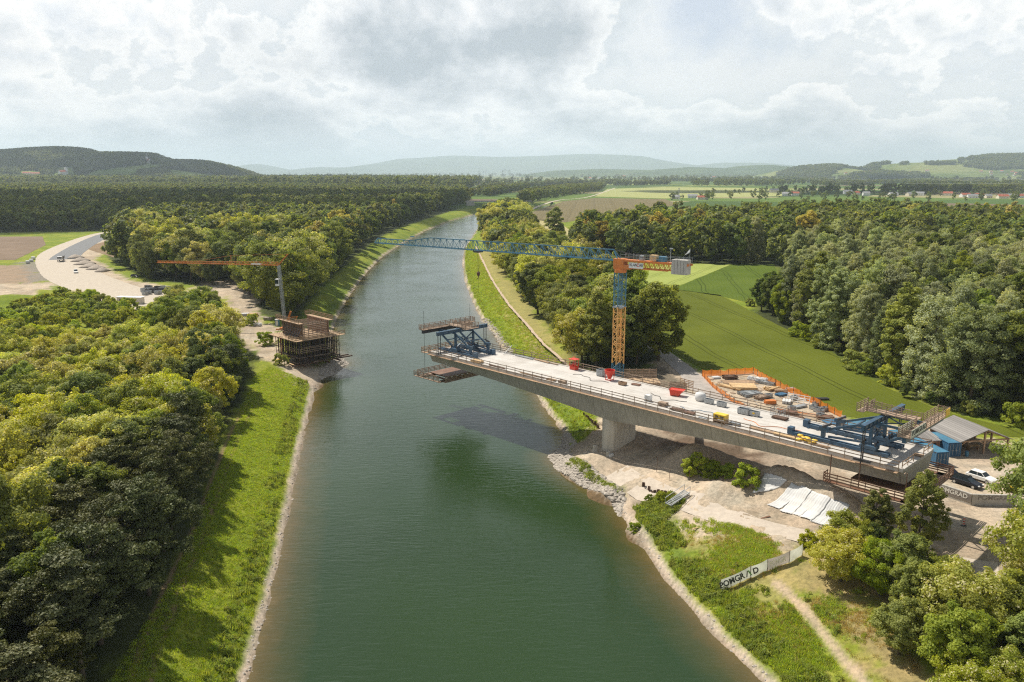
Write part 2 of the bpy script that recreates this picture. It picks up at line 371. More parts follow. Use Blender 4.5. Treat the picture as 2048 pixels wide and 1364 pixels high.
def terr(X, Y):
    X = np.asarray(X, float); Y = np.asarray(Y, float); shp = X.shape; X = X.ravel(); Y = Y.ravel()
    Z = np.full(X.shape, GZ); near = (Y < 1500) & (np.abs(X) < 500)
    xn, yn = X[near], Y[near]
    d = sdf(xn, yn, WPOLY)+(fbm(xn, yn, 3.0, 5, 3)-.5)*1.4*np.clip(yn/150, .6, 1)
    z = np.interp(d, [-30, -4, 0, 1.3, 3, 9, 15, 22], [-5, -1.2, 0, .75, 1.3, 3.7, 4.9, GZ])
    rough = np.clip(1-np.abs(d-6)/14, 0, 1)
    z += (fbm(xn, yn, 4.0, 1)-.5)*.55*rough
    for (mx, my), h, a, b, r in MW:
        dx, dy = xn-mx, yn-my; u = dx*math.cos(r)+dy*math.sin(r); v = -dx*math.sin(r)+dy*math.cos(r)
        q = np.exp(-((u/a)**2+(v/b)**2)); z += h*q*(1+(.5 if h < 2.9 else .12)*(fbm(xn, yn, 2.0, 3)-.5))
    s = sdf(xn, yn, SITE); sm = np.clip(.5-s/3, 0, 1)*np.clip((150-yn)/8, 0, 1)*np.clip((62-xn)/4, 0, 1)*np.clip((d-2)/5, 0, 1)
    z += sm*((fbm(xn, yn, 4.5, 8, 5)-.5)*1.1)
    Z[near] = z
    return Z.reshape(shp)
def tz(x, y): return float(terr(np.array([x]), np.array([y]))[0])

def hit(px, py):
    "the ground point seen at a photo pixel"
    X = (px-1024)/FPX; Yp = (682-py)/FPX
    fw = math.cos(PITCH)+math.sin(PITCH)*Yp; v = -math.sin(PITCH)+math.cos(PITCH)*Yp
    k0 = (12-CH)/v; k1 = (-1-CH)/v; k = np.linspace(k0, k1, 240); z = CH+k*v; t_ = terr(k*X, k*fw); i = int(np.argmax(t_ >= z)) if (t_ >= z).any() else 239
    return float(k[i]*X), float(k[i]*fw), float(t_[i])
def sproj(X, Y, Z):
    dz = Z-CH; zc_ = Y*math.cos(PITCH)-dz*math.sin(PITCH); yc = Y*math.sin(PITCH)+dz*math.cos(PITCH)
    return 1024+FPX*X/zc_, 682-FPX*yc/zc_, zc_

ys = 22*np.exp(np.arange(0, 812)*.0094); ys = ys[ys < 46000]
s_in = np.linspace(-.88, .88, 520); s_l = -.88-np.cumsum(np.linspace(.01, .2, 24)); s_r = .88+np.cumsum(np.linspace(.01, .2, 24))
sx = np.concatenate([s_l[::-1], s_in, s_r])
YY, SS = np.meshgrid(ys, sx, indexing='ij'); XX = SS*(YY+14)
ZZ = terr(XX, YY)
nr, nc = XX.shape
def poly3(pts, z=GZ): return [P(a, b, z) for a, b in pts]
X, Y = XX.ravel(), YY.ravel()
nearm = (Y < 1500) & (np.abs(X) < 900)
Dsh = np.full(X.shape, 1000.0); Dsh[nearm] = sdf(X[nearm], Y[nearm], WPOLY)
def lerp(a, b, t): return a+(np.array(b)-a)*t[:, None]
def sstep(x, a, b): t = np.clip((x-a)/(b-a), 0, 1); return t*t*(3-2*t)
n1 = fbm(X, Y, 9, 2, 5); n2 = fbm(X, Y, 2.2, 4, 4); n3 = fbm(X, Y, 40, 6, 3)
col = np.tile(np.array([.155, .205, .022]), (len(X), 1))
col = lerp(col, (.24, .26, .035), sstep(n1, .42, .62)*.8)
col = lerp(col, (.11, .165, .02), sstep(n2, .52, .75)*.5)
ZONES = []
def zone(pts, c, soft=1.0, wob=2.0, amt=1.0, z=GZ, xmax=None):
    global col
    p = poly3(pts, z); arr = np.array(p); mg = soft+wob+2
    m = (X > arr[:, 0].min()-mg) & (X < arr[:, 0].max()+mg) & (Y > arr[:, 1].min()-mg) & (Y < arr[:, 1].max()+mg)
    d = sdf(X[m], Y[m], p)+(n2[m]-.5)*wob*2+(n1[m]-.5)*wob
    col[m] = lerp(col[m], c, amt*(1-sstep(d, -soft, soft)))
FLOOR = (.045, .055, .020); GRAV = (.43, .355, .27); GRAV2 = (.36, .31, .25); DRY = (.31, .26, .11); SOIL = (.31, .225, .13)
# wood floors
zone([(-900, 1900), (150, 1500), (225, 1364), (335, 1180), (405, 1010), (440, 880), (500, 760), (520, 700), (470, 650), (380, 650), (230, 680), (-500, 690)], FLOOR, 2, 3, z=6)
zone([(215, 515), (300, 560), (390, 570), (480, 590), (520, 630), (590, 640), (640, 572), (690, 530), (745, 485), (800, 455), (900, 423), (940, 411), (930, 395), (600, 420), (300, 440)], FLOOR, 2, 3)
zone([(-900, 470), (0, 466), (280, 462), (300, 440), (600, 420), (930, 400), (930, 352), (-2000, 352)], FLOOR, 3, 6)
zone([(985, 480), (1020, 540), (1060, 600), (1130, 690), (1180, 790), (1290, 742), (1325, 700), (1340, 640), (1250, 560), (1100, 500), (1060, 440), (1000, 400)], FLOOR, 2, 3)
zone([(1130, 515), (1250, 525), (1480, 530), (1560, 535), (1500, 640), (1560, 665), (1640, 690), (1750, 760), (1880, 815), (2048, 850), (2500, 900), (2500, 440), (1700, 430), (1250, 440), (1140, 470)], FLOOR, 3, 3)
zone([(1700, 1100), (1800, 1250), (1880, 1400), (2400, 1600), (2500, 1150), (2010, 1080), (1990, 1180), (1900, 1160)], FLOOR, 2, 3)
# canal bank dry strips
zone([(1560, 1130), (1620, 1180), (1700, 1290), (1820, 1400), (1960, 1600), (2100, 1500), (1880, 1330), (1760, 1200), (1700, 1120), (1600, 1080)], SOIL, 2, 5, .75)
zone([(1330, 1000), (1420, 1030), (1640, 1080), (1680, 1140), (1560, 1150), (1450, 1110), (1400, 1060), (1340, 1030)], DRY, 2, 6, .8)
zone([(1450, 1120), (1560, 1240), (1640, 1400), (1800, 1500), (1700, 1330), (1600, 1200), (1560, 1120)], DRY, 2, 5, .6)
zone([(950, 500), (985, 560), (1030, 640), (1090, 720), (1150, 790), (1175, 780), (1130, 700), (1070, 620), (1010, 545), (985, 500)], DRY, 2, 4, .75)
zone([(1000, 680), (1020, 700), (1130, 750), (1180, 790), (1140, 720), (1090, 680)], (.16, .13, .07), 2, 3, .55)
# gravel site on the right bank
zone([(1140, 862), (1118, 900), (1108, 915), (1160, 948), (1215, 975), (1262, 1010), (1330, 1020), (1420, 1045), (1560, 1085), (1700, 1130), (1850, 1230), (2060, 1330), (2400, 1350), (2400, 890), (2010, 880), (1700, 838), (1515, 742), (1400, 745), (1330, 705), (1300, 740), (1220, 800), (1180, 830)], GRAV, 1, 2.5)
zone([(1110, 925), (1150, 905), (1250, 905), (1310, 950), (1290, 985), (1240, 985), (1180, 960)], (.38, .32, .25), 2, 3, .7, z=3.5)
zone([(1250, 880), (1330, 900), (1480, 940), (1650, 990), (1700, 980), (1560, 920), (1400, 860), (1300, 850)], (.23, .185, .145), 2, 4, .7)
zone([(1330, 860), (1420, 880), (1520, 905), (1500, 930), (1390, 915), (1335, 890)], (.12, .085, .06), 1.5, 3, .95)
zone([(1390, 950), (1500, 1000), (1560, 1000), (1500, 960), (1420, 925)], (.44, .33, .24), 1.5, 3, .8)
zone([(1580, 960), (1700, 1010), (1760, 1010), (1640, 960)], (.45, .34, .25), 1.5, 3, .7)
zone([(1120, 930), (1145, 925), (1200, 950), (1235, 985), (1225, 990), (1150, 960)], (.16, .19, .06), 1, 3, .8, z=1.5)
zone([(1270, 1000), (1310, 975), (1360, 990), (1340, 1030), (1290, 1035)], (.14, .18, .04), 1, 3, .8)
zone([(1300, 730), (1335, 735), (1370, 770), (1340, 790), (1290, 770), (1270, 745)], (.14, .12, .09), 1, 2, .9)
# left bank tracks and site
zone([(470, 560), (505, 570), (520, 640), (560, 655), (560, 705), (640, 712), (665, 730), (640, 750), (595, 745), (545, 725), (510, 700), (480, 690), (460, 640), (450, 600)], GRAV, 1.5, 4)
zone([(640, 735), (692, 722), (690, 745), (650, 755)], GRAV2, 1, 1.5, z=1)
zone([(225, 462), (110, 500), (70, 540), (130, 580), (240, 620), (330, 620), (350, 575), (260, 560), (190, 520), (240, 475)], GRAV, 2, 3)
zone([(-200, 572), (60, 566), (110, 566), (70, 600), (-200, 616)], GRAV, 2, 4)
zone([(330, 600), (420, 560), (505, 560), (500, 585), (420, 600), (340, 640)], GRAV, 3, 5)
zone([(-300, 532), (60, 530), (110, 552), (70, 566), (-300, 574)], (.28, .21, .15), 4, 6)
zone([(40, 525), (110, 525), (120, 560), (60, 565)], (.22, .2, .17), 3, 8, .9)
# stony water's edge and shallows
gm = (col[:, 0] > .33)*(col[:, 2] > .2)*(Y < 700); nb = fbm(X, Y, 7, 77, 5)
col = lerp(col, (.235, .185, .135), sstep(nb, .46, .66)*.55*gm); col = lerp(col, (.48, .43, .36), sstep(fbm(X, Y, 3, 78, 4), .55, .75)*.4*gm)
zs = ZZ.ravel()
stone = (1-sstep(Dsh+(n2-.5)*1.2, .5, 1.4))
col = lerp(col, (.44, .37, .30), stone*np.where(Dsh > -1, 1, 0.0))
col[Dsh < -1] = (.13, .09, .05); wet = (Dsh > -1)*(1-sstep(Dsh, .1, .45)); col = lerp(col, (.20, .16, .115), wet*.8)
weedz = sstep(Dsh, 1.6, 2.4)*(1-sstep(Dsh+(n1-.5)*3, 3.2, 5.0))
inlow = (col[:, 0] < .25)
col = lerp(col, (.11, .16, .035), weedz*.6*inlow)
# wheel tracks along the banks
def track(pts, c, wdt=.35, gap=1.7, z=GZ, amt=.8):
    global col
    p = poly3(pts, z); arr = np.array(p)
    m = (X > arr[:, 0].min()-4) & (X < arr[:, 0].max()+4) & (Y > arr[:, 1].min()-4) & (Y < arr[:, 1].max()+4)
    d = seg_dist(X[m], Y[m], p, closed=False)
    col[m] = lerp(col[m], c, amt*(1-sstep(np.abs(d-gap/2)+(n2[m]-.5)*.5, wdt*.5, wdt*1.5)))
track([(240, 1500), (290, 1300), (345, 1160), (395, 1060), (430, 960), (470, 860), (520, 770), (560, 740)], (.24, .17, .10), .3)
track([(1240, 905), (1330, 900), (1450, 925), (1600, 960), (1750, 1000), (1850, 1020)], (.26, .21, .16), .4, 2.0, amt=.6)
track([(1300, 960), (1380, 985), (1460, 1020), (1600, 1065), (1760, 1110), (2000, 1150)], (.30, .25, .19), .35, 2.0, amt=.6)
track([(2000, 1150), (1960, 1060), (1900, 1010), (1850, 960), (1900, 930), (2000, 925)], (.28, .23, .18), .4, 2.0, amt=.5)
track([(1420, 800), (1460, 830), (1560, 870), (1700, 900)], (.28, .23, .18), .4, 2.0, amt=.5)
track([(480, 700), (500, 660), (490, 610), (470, 575), (400, 580), (330, 590), (230, 570), (150, 530)], (.30, .25, .19), .6, 2.4, amt=.5)
track([(1552, 1150), (1610, 1200), (1680, 1280), (1760, 1364), (1880, 1500)], (.42, .33, .24), .55, .1, amt=.9)

def grid_mesh(name, XX, YY, ZZ, keep=None, cols=None, attr=None):
    nr, nc = XX.shape
    idx = np.arange(nr*nc).reshape(nr, nc)
    q = np.stack([idx[:-1, :-1], idx[:-1, 1:], idx[1:, 1:], idx[1:, :-1]], -1).reshape(-1, 4)
    if keep is not None:
        kf = keep.ravel()[q].all(1); q = q[kf]
        used = np.unique(q); remap = np.full(nr*nc, -1); remap[used] = np.arange(len(used)); q = remap[q]
    else: used = np.arange(nr*nc)
    co = np.stack([XX.ravel(), YY.ravel(), ZZ.ravel()], -1)[used].astype(np.float32)
    me = bpy.data.meshes.new(name); me.vertices.add(len(co)); me.vertices.foreach_set('co', co.ravel())
    me.loops.add(q.size); me.loops.foreach_set('vertex_index', q.ravel().astype(np.int32))
    me.polygons.add(len(q)); me.polygons.foreach_set('loop_start', np.arange(0, q.size, 4, dtype=np.int32)); me.polygons.foreach_set('loop_total', np.full(len(q), 4, dtype=np.int32))
    if cols is not None:
        ca = me.color_attributes.new('zone', 'FLOAT_COLOR', 'POINT'); cc = np.ones((len(used), 4), np.float32); cc[:, :3] = cols[used]; ca.data.foreach_set('color', cc.ravel())
    if attr is not None:
        for k, v in attr.items():
            a = me.attributes.new(k, 'FLOAT', 'POINT'); a.data.foreach_set('value', v[used].astype(np.float32))
    me.update(); me.shade_smooth(); me.validate()
    o = bpy.data.objects.new(name, me); C.objects.link(o); return o

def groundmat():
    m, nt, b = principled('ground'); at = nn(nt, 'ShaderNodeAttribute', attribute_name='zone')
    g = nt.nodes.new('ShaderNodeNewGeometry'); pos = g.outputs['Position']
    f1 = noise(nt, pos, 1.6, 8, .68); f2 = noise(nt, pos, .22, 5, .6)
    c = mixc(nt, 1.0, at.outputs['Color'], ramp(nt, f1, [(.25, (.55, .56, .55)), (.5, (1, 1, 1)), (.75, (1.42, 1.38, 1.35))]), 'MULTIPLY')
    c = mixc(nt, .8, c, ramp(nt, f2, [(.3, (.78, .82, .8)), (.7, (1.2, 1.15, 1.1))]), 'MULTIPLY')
    # far plain: patchwork of fields
    mp = nt.nodes.new('ShaderNodeMapping'); mp.inputs['Rotation'].default_value = (0, 0, .3); mp.inputs['Scale'].default_value = (.0022, .0042, 1); nt.links.new(pos, mp.inputs[0])
    vo = nt.nodes.new('ShaderNodeTexVoronoi'); vo.distance = 'MANHATTAN'; vo.inputs['Scale'].default_value = 1.0; nt.links.new(mp.outputs[0], vo.inputs[0])
    sp = nt.nodes.new('ShaderNodeSeparateColor'); nt.links.new(vo.outputs['Color'], sp.inputs[0])
    pc = ramp(nt, sp.outputs[0], [(0, (.06, .10, .025)), (.25, (.10, .155, .03)), (.45, (.20, .23, .07)), (.6, (.07, .12, .03)), (.78, (.26, .24, .12)), (.9, (.16, .12, .08))], 'CONSTANT')
    sx_ = nt.nodes.new('ShaderNodeSeparateXYZ'); nt.links.new(pos, sx_.inputs[0])
    c = mixc(nt, ramp(nt, mth(nt, 'DIVIDE', sx_.outputs[1], 2000), [(.55, (0, 0, 0)), (.62, (1, 1, 1))]), c, pc)
    nt.links.new(c, b.inputs['Base Color']); b.inputs['Roughness'].default_value = .95; b.inputs['Specular IOR Level'].default_value = .1
    bn = nt.nodes.new('ShaderNodeBump'); bn.inputs['Strength'].default_value = .7; bn.inputs['Distance'].default_value = .22
    nt.links.new(noise(nt, pos, 2.6, 7, .7), bn.inputs['Height']); nt.links.new(bn.outputs[0], b.inputs['Normal'])
    return m
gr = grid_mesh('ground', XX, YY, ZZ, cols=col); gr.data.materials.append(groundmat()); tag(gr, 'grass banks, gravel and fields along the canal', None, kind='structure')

# water: one sheet that reaches a little under both banks
def watermat():
    m, nt, b = principled('canal_water'); at = nn(nt, 'ShaderNodeAttribute', attribute_name='shore')
    g = nt.nodes.new('ShaderNodeNewGeometry'); pos = g.outputs['Position']
    n = noise(nt, pos, .35, 5, .6)
    sh = mth(nt, 'ADD', at.outputs['Fac'], mth(nt, 'MULTIPLY', mth(nt, 'SUBTRACT', n, .5), 3.0))
    c = ramp(nt, mth(nt, 'DIVIDE', sh, 16.0), [(0.0, (.12, .086, .030)), (.07, (.085, .068, .022)), (.19, (.048, .054, .016)), (.42, (.019, .041, .012))])
    big = noise(nt, pos, .02, 3, .5)
    c = mixc(nt, .5, c, ramp(nt, big, [(.35, (.75, .8, .8)), (.65, (1.2, 1.2, 1.2))]), 'MULTIPLY')
    nt.links.new(c, b.inputs['Base Color']); b.inputs['Roughness'].default_value = .09; b.inputs['IOR'].default_value = 1.33; b.inputs['Specular IOR Level'].default_value = .72
    mp = nt.nodes.new('ShaderNodeMapping'); mp.inputs['Rotation'].default_value = (0, 0, -.12); mp.inputs['Scale'].default_value = (.32, 1.25, 1); nt.links.new(pos, mp.inputs[0])
    w1 = noise(nt, mp.outputs[0], 1.0, 4, .55, .6)
    mp2 = nt.nodes.new('ShaderNodeMapping'); mp2.inputs['Rotation'].default_value = (0, 0, .45); mp2.inputs['Scale'].default_value = (.9, 2.6, 1); nt.links.new(pos, mp2.inputs[0])
    w2 = noise(nt, mp2.outputs[0], 1.0, 3, .5)
    calm = ramp(nt, noise(nt, pos, .035, 4, .6), [(.35, (.35, .35, .35)), (.65, (1, 1, 1))])
    hgt = mth(nt, 'MULTIPLY', mth(nt, 'ADD', mth(nt, 'MULTIPLY', w1, .75), mth(nt, 'MULTIPLY', w2, .3)), calm)
    bn = nt.nodes.new('ShaderNodeBump'); bn.inputs['Strength'].default_value = .5; bn.inputs['Distance'].default_value = .22
    nt.links.new(hgt, bn.inputs['Height']); nt.links.new(bn.outputs[0], b.inputs['Normal'])
    return m
wm = grid_mesh('water', XX, YY, np.zeros_like(XX), keep=(Dsh < 3.5).reshape(XX.shape), attr={'shore': -Dsh}); wm.data.materials.append(watermat())
tag(wm, 'green canal water', None, kind='structure')

# flat sheets: crop fields, roads
def fieldmat(name, a, b_, ang=0.0, row=3.0, tram=18.0, rowamt=.25, tramc=None):
    m, nt, b = principled(name); g = nt.nodes.new('ShaderNodeNewGeometry'); pos = g.outputs['Position']
    mp = nt.nodes.new('ShaderNodeMapping'); mp.inputs['Rotation'].default_value = (0, 0, ang); nt.links.new(pos, mp.inputs[0])
    wob = noise(nt, pos, .03, 2); sp = nt.nodes.new('ShaderNodeSeparateXYZ'); nt.links.new(mp.outputs[0], sp.inputs[0])
    xx = mth(nt, 'ADD', sp.outputs[0], mth(nt, 'MULTIPLY', wob, 5.0))
    c = ramp(nt, noise(nt, pos, .05, 6, .6), [(.3, a), (.7, b_)])
    c = mixc(nt, .7, c, ramp(nt, noise(nt, pos, 2.0, 6, .7), [(.3, (.72, .74, .72)), (.7, (1.25, 1.22, 1.2))]), 'MULTIPLY')
    rw = mth(nt, 'LESS_THAN', mth(nt, 'FRACT', mth(nt, 'DIVIDE', xx, row)), .3)
    c = mixc(nt, mth(nt, 'MULTIPLY', rw, rowamt), c, tuple(x*.45 for x in a))
    fr = mth(nt, 'MULTIPLY', mth(nt, 'FRACT', mth(nt, 'DIVIDE', xx, tram)), tram)
    t1 = mth(nt, 'LESS_THAN', mth(nt, 'ABSOLUTE', mth(nt, 'SUBTRACT', mth(nt, 'ABSOLUTE', mth(nt, 'SUBTRACT', fr, 4.0)), .9)), .22)
    c = mixc(nt, mth(nt, 'MULTIPLY', t1, .65), c, tramc or tuple(x*.4 for x in a))
    nt.links.new(c, b.inputs['Base Color']); b.inputs['Roughness'].default_value = .95; b.inputs['Specular IOR Level'].default_value = .1
    bn = nt.nodes.new('ShaderNodeBump'); bn.inputs['Strength'].default_value = .6; bn.inputs['Distance'].default_value = .2
    nt.links.new(noise(nt, pos, 3.0, 4), bn.inputs['Height']); nt.links.new(bn.outputs[0], b.inputs['Normal'])
    return m
def sheet(name, pts, m, z, label, kind='structure', world=False, zp=GZ):
    p = pts if world else poly3(pts, zp)
    # soften straight outlines with small wobbles
    q = []
    for i in range(len(p)):
        a = Vector(p[i]); b = Vector(p[(i+1) % len(p)]); L = (b-a).length; k = max(1, min(30, int(L/6)))
        for j in range(k):
            v = a.lerp(b, j/k); q.append((v.x+random.uniform(-.3, .3)*(j > 0), v.y+random.uniform(-.3, .3)*(j > 0)))
    mb = MB(); mb.add([(x, y, z) for x, y in q], [tuple(range(len(q)))])
    o = mb.build(name, m); bm_tri(o); return tag(o, label, None, kind=kind)
import bmesh
def bm_tri(o):
    bm = bmesh.new(); bm.from_mesh(o.data); bmesh.ops.triangulate(bm, faces=bm.faces[:])
    for f in bm.faces:
        if f.normal.z < 0: f.normal_flip()
    bm.to_mesh(o.data); bm.free()
random.seed(3)
sheet('field', [(1345, 578), (1440, 590), (1555, 650), (1640, 690), (1760, 770), (1880, 822), (2048, 862), (2500, 930), (2200, 890), (1950, 868), (1800, 848), (1690, 832), (1600, 790), (1516, 741), (1405, 738), (1345, 705), (1320, 660)],
      fieldmat('green_crop', (.085, .105, .010), (.12, .142, .016), -.14, 1.5, 17, .12), GZ+.05, 'deep green crop field beside the bridge site')
sheet('field', [(1345, 578), (1460, 530), (1548, 529), (1560, 560), (1500, 606), (1440, 592)], fieldmat('green_crop_far', (.07, .11, .012), (.10, .14, .018), .15, 1.8, 15, .15), GZ+.05, 'dark green crop field below the willow wood')
sheet('field', [(1300, 535), (1370, 526), (1460, 530), (1345, 577), (1290, 570)], fieldmat('barley', (.24, .29, .07), (.32, .36, .10), .5, 2.0, 16, .12), GZ+.05, 'yellow green barley field behind the crane')
sheet('field', [(1040, 440), (1110, 440), (1140, 460), (1138, 512), (1060, 500), (1045, 470)], fieldmat('pale_field', (.34, .30, .14), (.42, .37, .19), .1, 3, 20, .2), GZ+.05, 'pale straw coloured field around the lone poplar')
sheet('field', [(1046, 438), (1060, 425), (1130, 402), (1190, 396), (1330, 398), (1360, 410), (1240, 425), (1130, 445)], fieldmat('brown_field', (.14, .12, .06), (.19, .155, .08), .1, 5, 30, .2), GZ+.05, 'brown and green field behind the lone poplar')
sheet('field', [(1190, 393), (1215, 378), (1330, 374), (1500, 376), (1640, 382), (1560, 392), (1330, 397)], fieldmat('far_barley', (.27, .29, .11), (.36, .37, .15), 1.4, 25, 70, .2), GZ+.05, 'bright pale field in the distance beyond the tree belt')
sheet('field', [(-260, 474), (85, 473), (92, 490), (30, 520), (-260, 522)], fieldmat('ploughed', (.19, .14, .10), (.25, .185, .135), 1.25, 2.4, 30, .45), GZ+.05, 'ploughed brown field left of the new road')
sheet('field', [(222, 480), (232, 478), (228, 515), (180, 500), (172, 494)], fieldmat('ploughed_b', (.22, .16, .10), (.28, .2, .13), .4, 2.4, 30, .4), GZ+.05, 'small ploughed field right of the new road')
roadm = mat('asphalt', (.12, .125, .13), .8, 0, .15, .4)
gravm = mat('pale_gravel_track', (.43, .375, .30), .95, 0, .16, 1.3, bump=.4, dirt=(.38, .32, .26), stretch=(1, 1, 1))
def ribbon(name, pts, wdt, m, z, label, zp=GZ, drape=False, world=False, n=60):
    p = [Vector(q) for q in (pts if world else poly3(pts, zp))]; wd = wdt if isinstance(wdt, (list, tuple)) else [wdt]*len(p)
    fine = []; fw = []
    for i in range(len(p)-1):     # Catmull-Rom
        a, b, c, d = p[max(i-1, 0)], p[i], p[i+1], p[min(i+2, len(p)-1)]; k = max(2, int((c-b).length/2.5)); k = min(k, 40)
        for j in range(k):
            t = j/k; fine.append(.5*((2*b)+(c-a)*t+(2*a-5*b+4*c-d)*t*t+(3*b-a-3*c+d)*t**3)); fw.append(wd[i]+(wd[i+1]-wd[i])*t)
    fine.append(p[-1]); fw.append(wd[-1]); vs = []; fs = []; cross = 7
    for i, q in enumerate(fine):
        d = (fine[min(i+1, len(fine)-1)]-fine[max(i-1, 0)]).normalized(); nrm = Vector((-d.y, d.x))
        for j in range(cross):
            u = j/(cross-1)-.5; r = random.uniform(-.18, .18) if j in (0, cross-1) else 0
            v = q+nrm*(u*fw[i]+r); vs.append([v.x, v.y, z])
    if drape:
        a = np.array(vs); zz = terr(a[:, 0], a[:, 1])+z
        vs = [(x, y, float(h)) for (x, y, _), h in zip(vs, zz)]
    for i in range(len(fine)-1):
        for j in range(cross-1): b0_ = i*cross+j; fs.append((b0_, b0_+1, b0_+cross+1, b0_+cross))
    o = MB().add(vs, fs).build(name, m, smooth=drape); bm_tri(o); return tag(o, label, None, kind='structure')
ribbon('road', [(262, 462), (215, 469), (175, 486), (140, 507), (128, 519)], [14, 13, 14, 15, 16], roadm, GZ+.09, 'fresh grey asphalt of the new road')
ribbon('road', [(300, 458), (225, 466), (165, 485), (120, 510), (140, 545), (190, 570), (250, 590), (330, 610), (400, 612)], [24, 24, 24, 24, 26, 26, 26, 24, 20], gravm, GZ+.045, 'pale gravel bed of the new road')
ribbon('road', [(1305, 690), (1335, 712), (1375, 745), (1415, 785), (1450, 815)], [4.5, 4.5, 5, 7, 8], mat('grey_track', (.34, .31, .28), .95, 0, .18, .9, bump=.4, dirt=(.24, .21, .18)), GZ+.06, 'grey gravel track running past the crane')
ribbon('path', [(952, 492), (965, 520), (985, 560), (1015, 605), (1050, 645), (1085, 685), (1115, 712), (1150, 745)], 1.0, mat('sandy_path', (.44, .34, .25), .95, 0, .2, 1.5), GZ+.03, 'narrow sandy path along the right bank', drape=False)
ribbon('path', [(1232, 915), (1300, 955), (1365, 985), (1440, 1022), (1540, 1055), (1640, 1082), (1740, 1110), (1850, 1130), (2000, 1160)], [5, 5, 4.5, 4, 4, 4.5, 6, 8, 10], mat('haul_track', (.45, .39, .32), .95, 0, .14, 1.2, bump=.3, dirt=(.46, .39, .32)), .05, 'pale haul track curving below the bridge', drape=True)
ribbon('path', [(1048, 440), (1062, 420), (1090, 408), (1120, 400), (1180, 393), (1230, 376)], 5, gravm, GZ+.08, 'pale farm track beside the tree belt')

# ------------------------------------------------------------------ vegetation
def leaf_mesh(name, cen, nor, size, mat_, rng, aspect=1.0, rnd=None):
    n = len(cen); nor = nor/np.linalg.norm(nor, axis=1, keepdims=True)
    a = rng.normal(size=(n, 3)); u = np.cross(nor, a); u /= np.linalg.norm(u, axis=1, keepdims=True)+1e-9; v = np.cross(nor, u)
    h = (size*.5)[:, None]; U = u*h; V = v*h*aspect
    co = np.stack([cen-U-V*.6, cen+U*.35-V, cen+U+V*.6, cen-U*.35+V], 1).reshape(-1, 3).astype(np.float32)
    me = bpy.data.meshes.new(name); me.vertices.add(4*n); me.vertices.foreach_set('co', co.ravel())
    me.loops.add(4*n); me.loops.foreach_set('vertex_index', np.arange(4*n, dtype=np.int32))
    me.polygons.add(n); me.polygons.foreach_set('loop_start', np.arange(0, 4*n, 4, dtype=np.int32)); me.polygons.foreach_set('loop_total', np.full(n, 4, dtype=np.int32))
    at = me.attributes.new('rnd', 'FLOAT', 'FACE'); at.data.foreach_set('value', (rng.random(n) if rnd is None else rnd).astype(np.float32))
    me.materials.append(mat_); me.update(); return me
def env(kind, t):
    "crown radius (of 1) at height fraction t"
    if kind == 'poplar': return np.interp(t, [.1, .25, .5, .8, 1.0], [.35, .85, 1.0, .75, .2])
    if kind == 'willow': return np.interp(t, [.0, .15, .4, .7, .9, 1.0], [.6, .95, 1.0, .9, .62, .2])
    if kind == 'pine': return np.interp(t, [.2, .3, .5, .75, 1.0], [.35, .9, .95, .65, .12])
    if kind == 'shrub': return np.interp(t, [0, .2, .6, .9, 1.0], [.7, 1.0, .95, .6, .2])
    return np.interp(t, [.15, .28, .5, .75, .92, 1.0], [.3, .8, 1.0, .9, .55, .15])
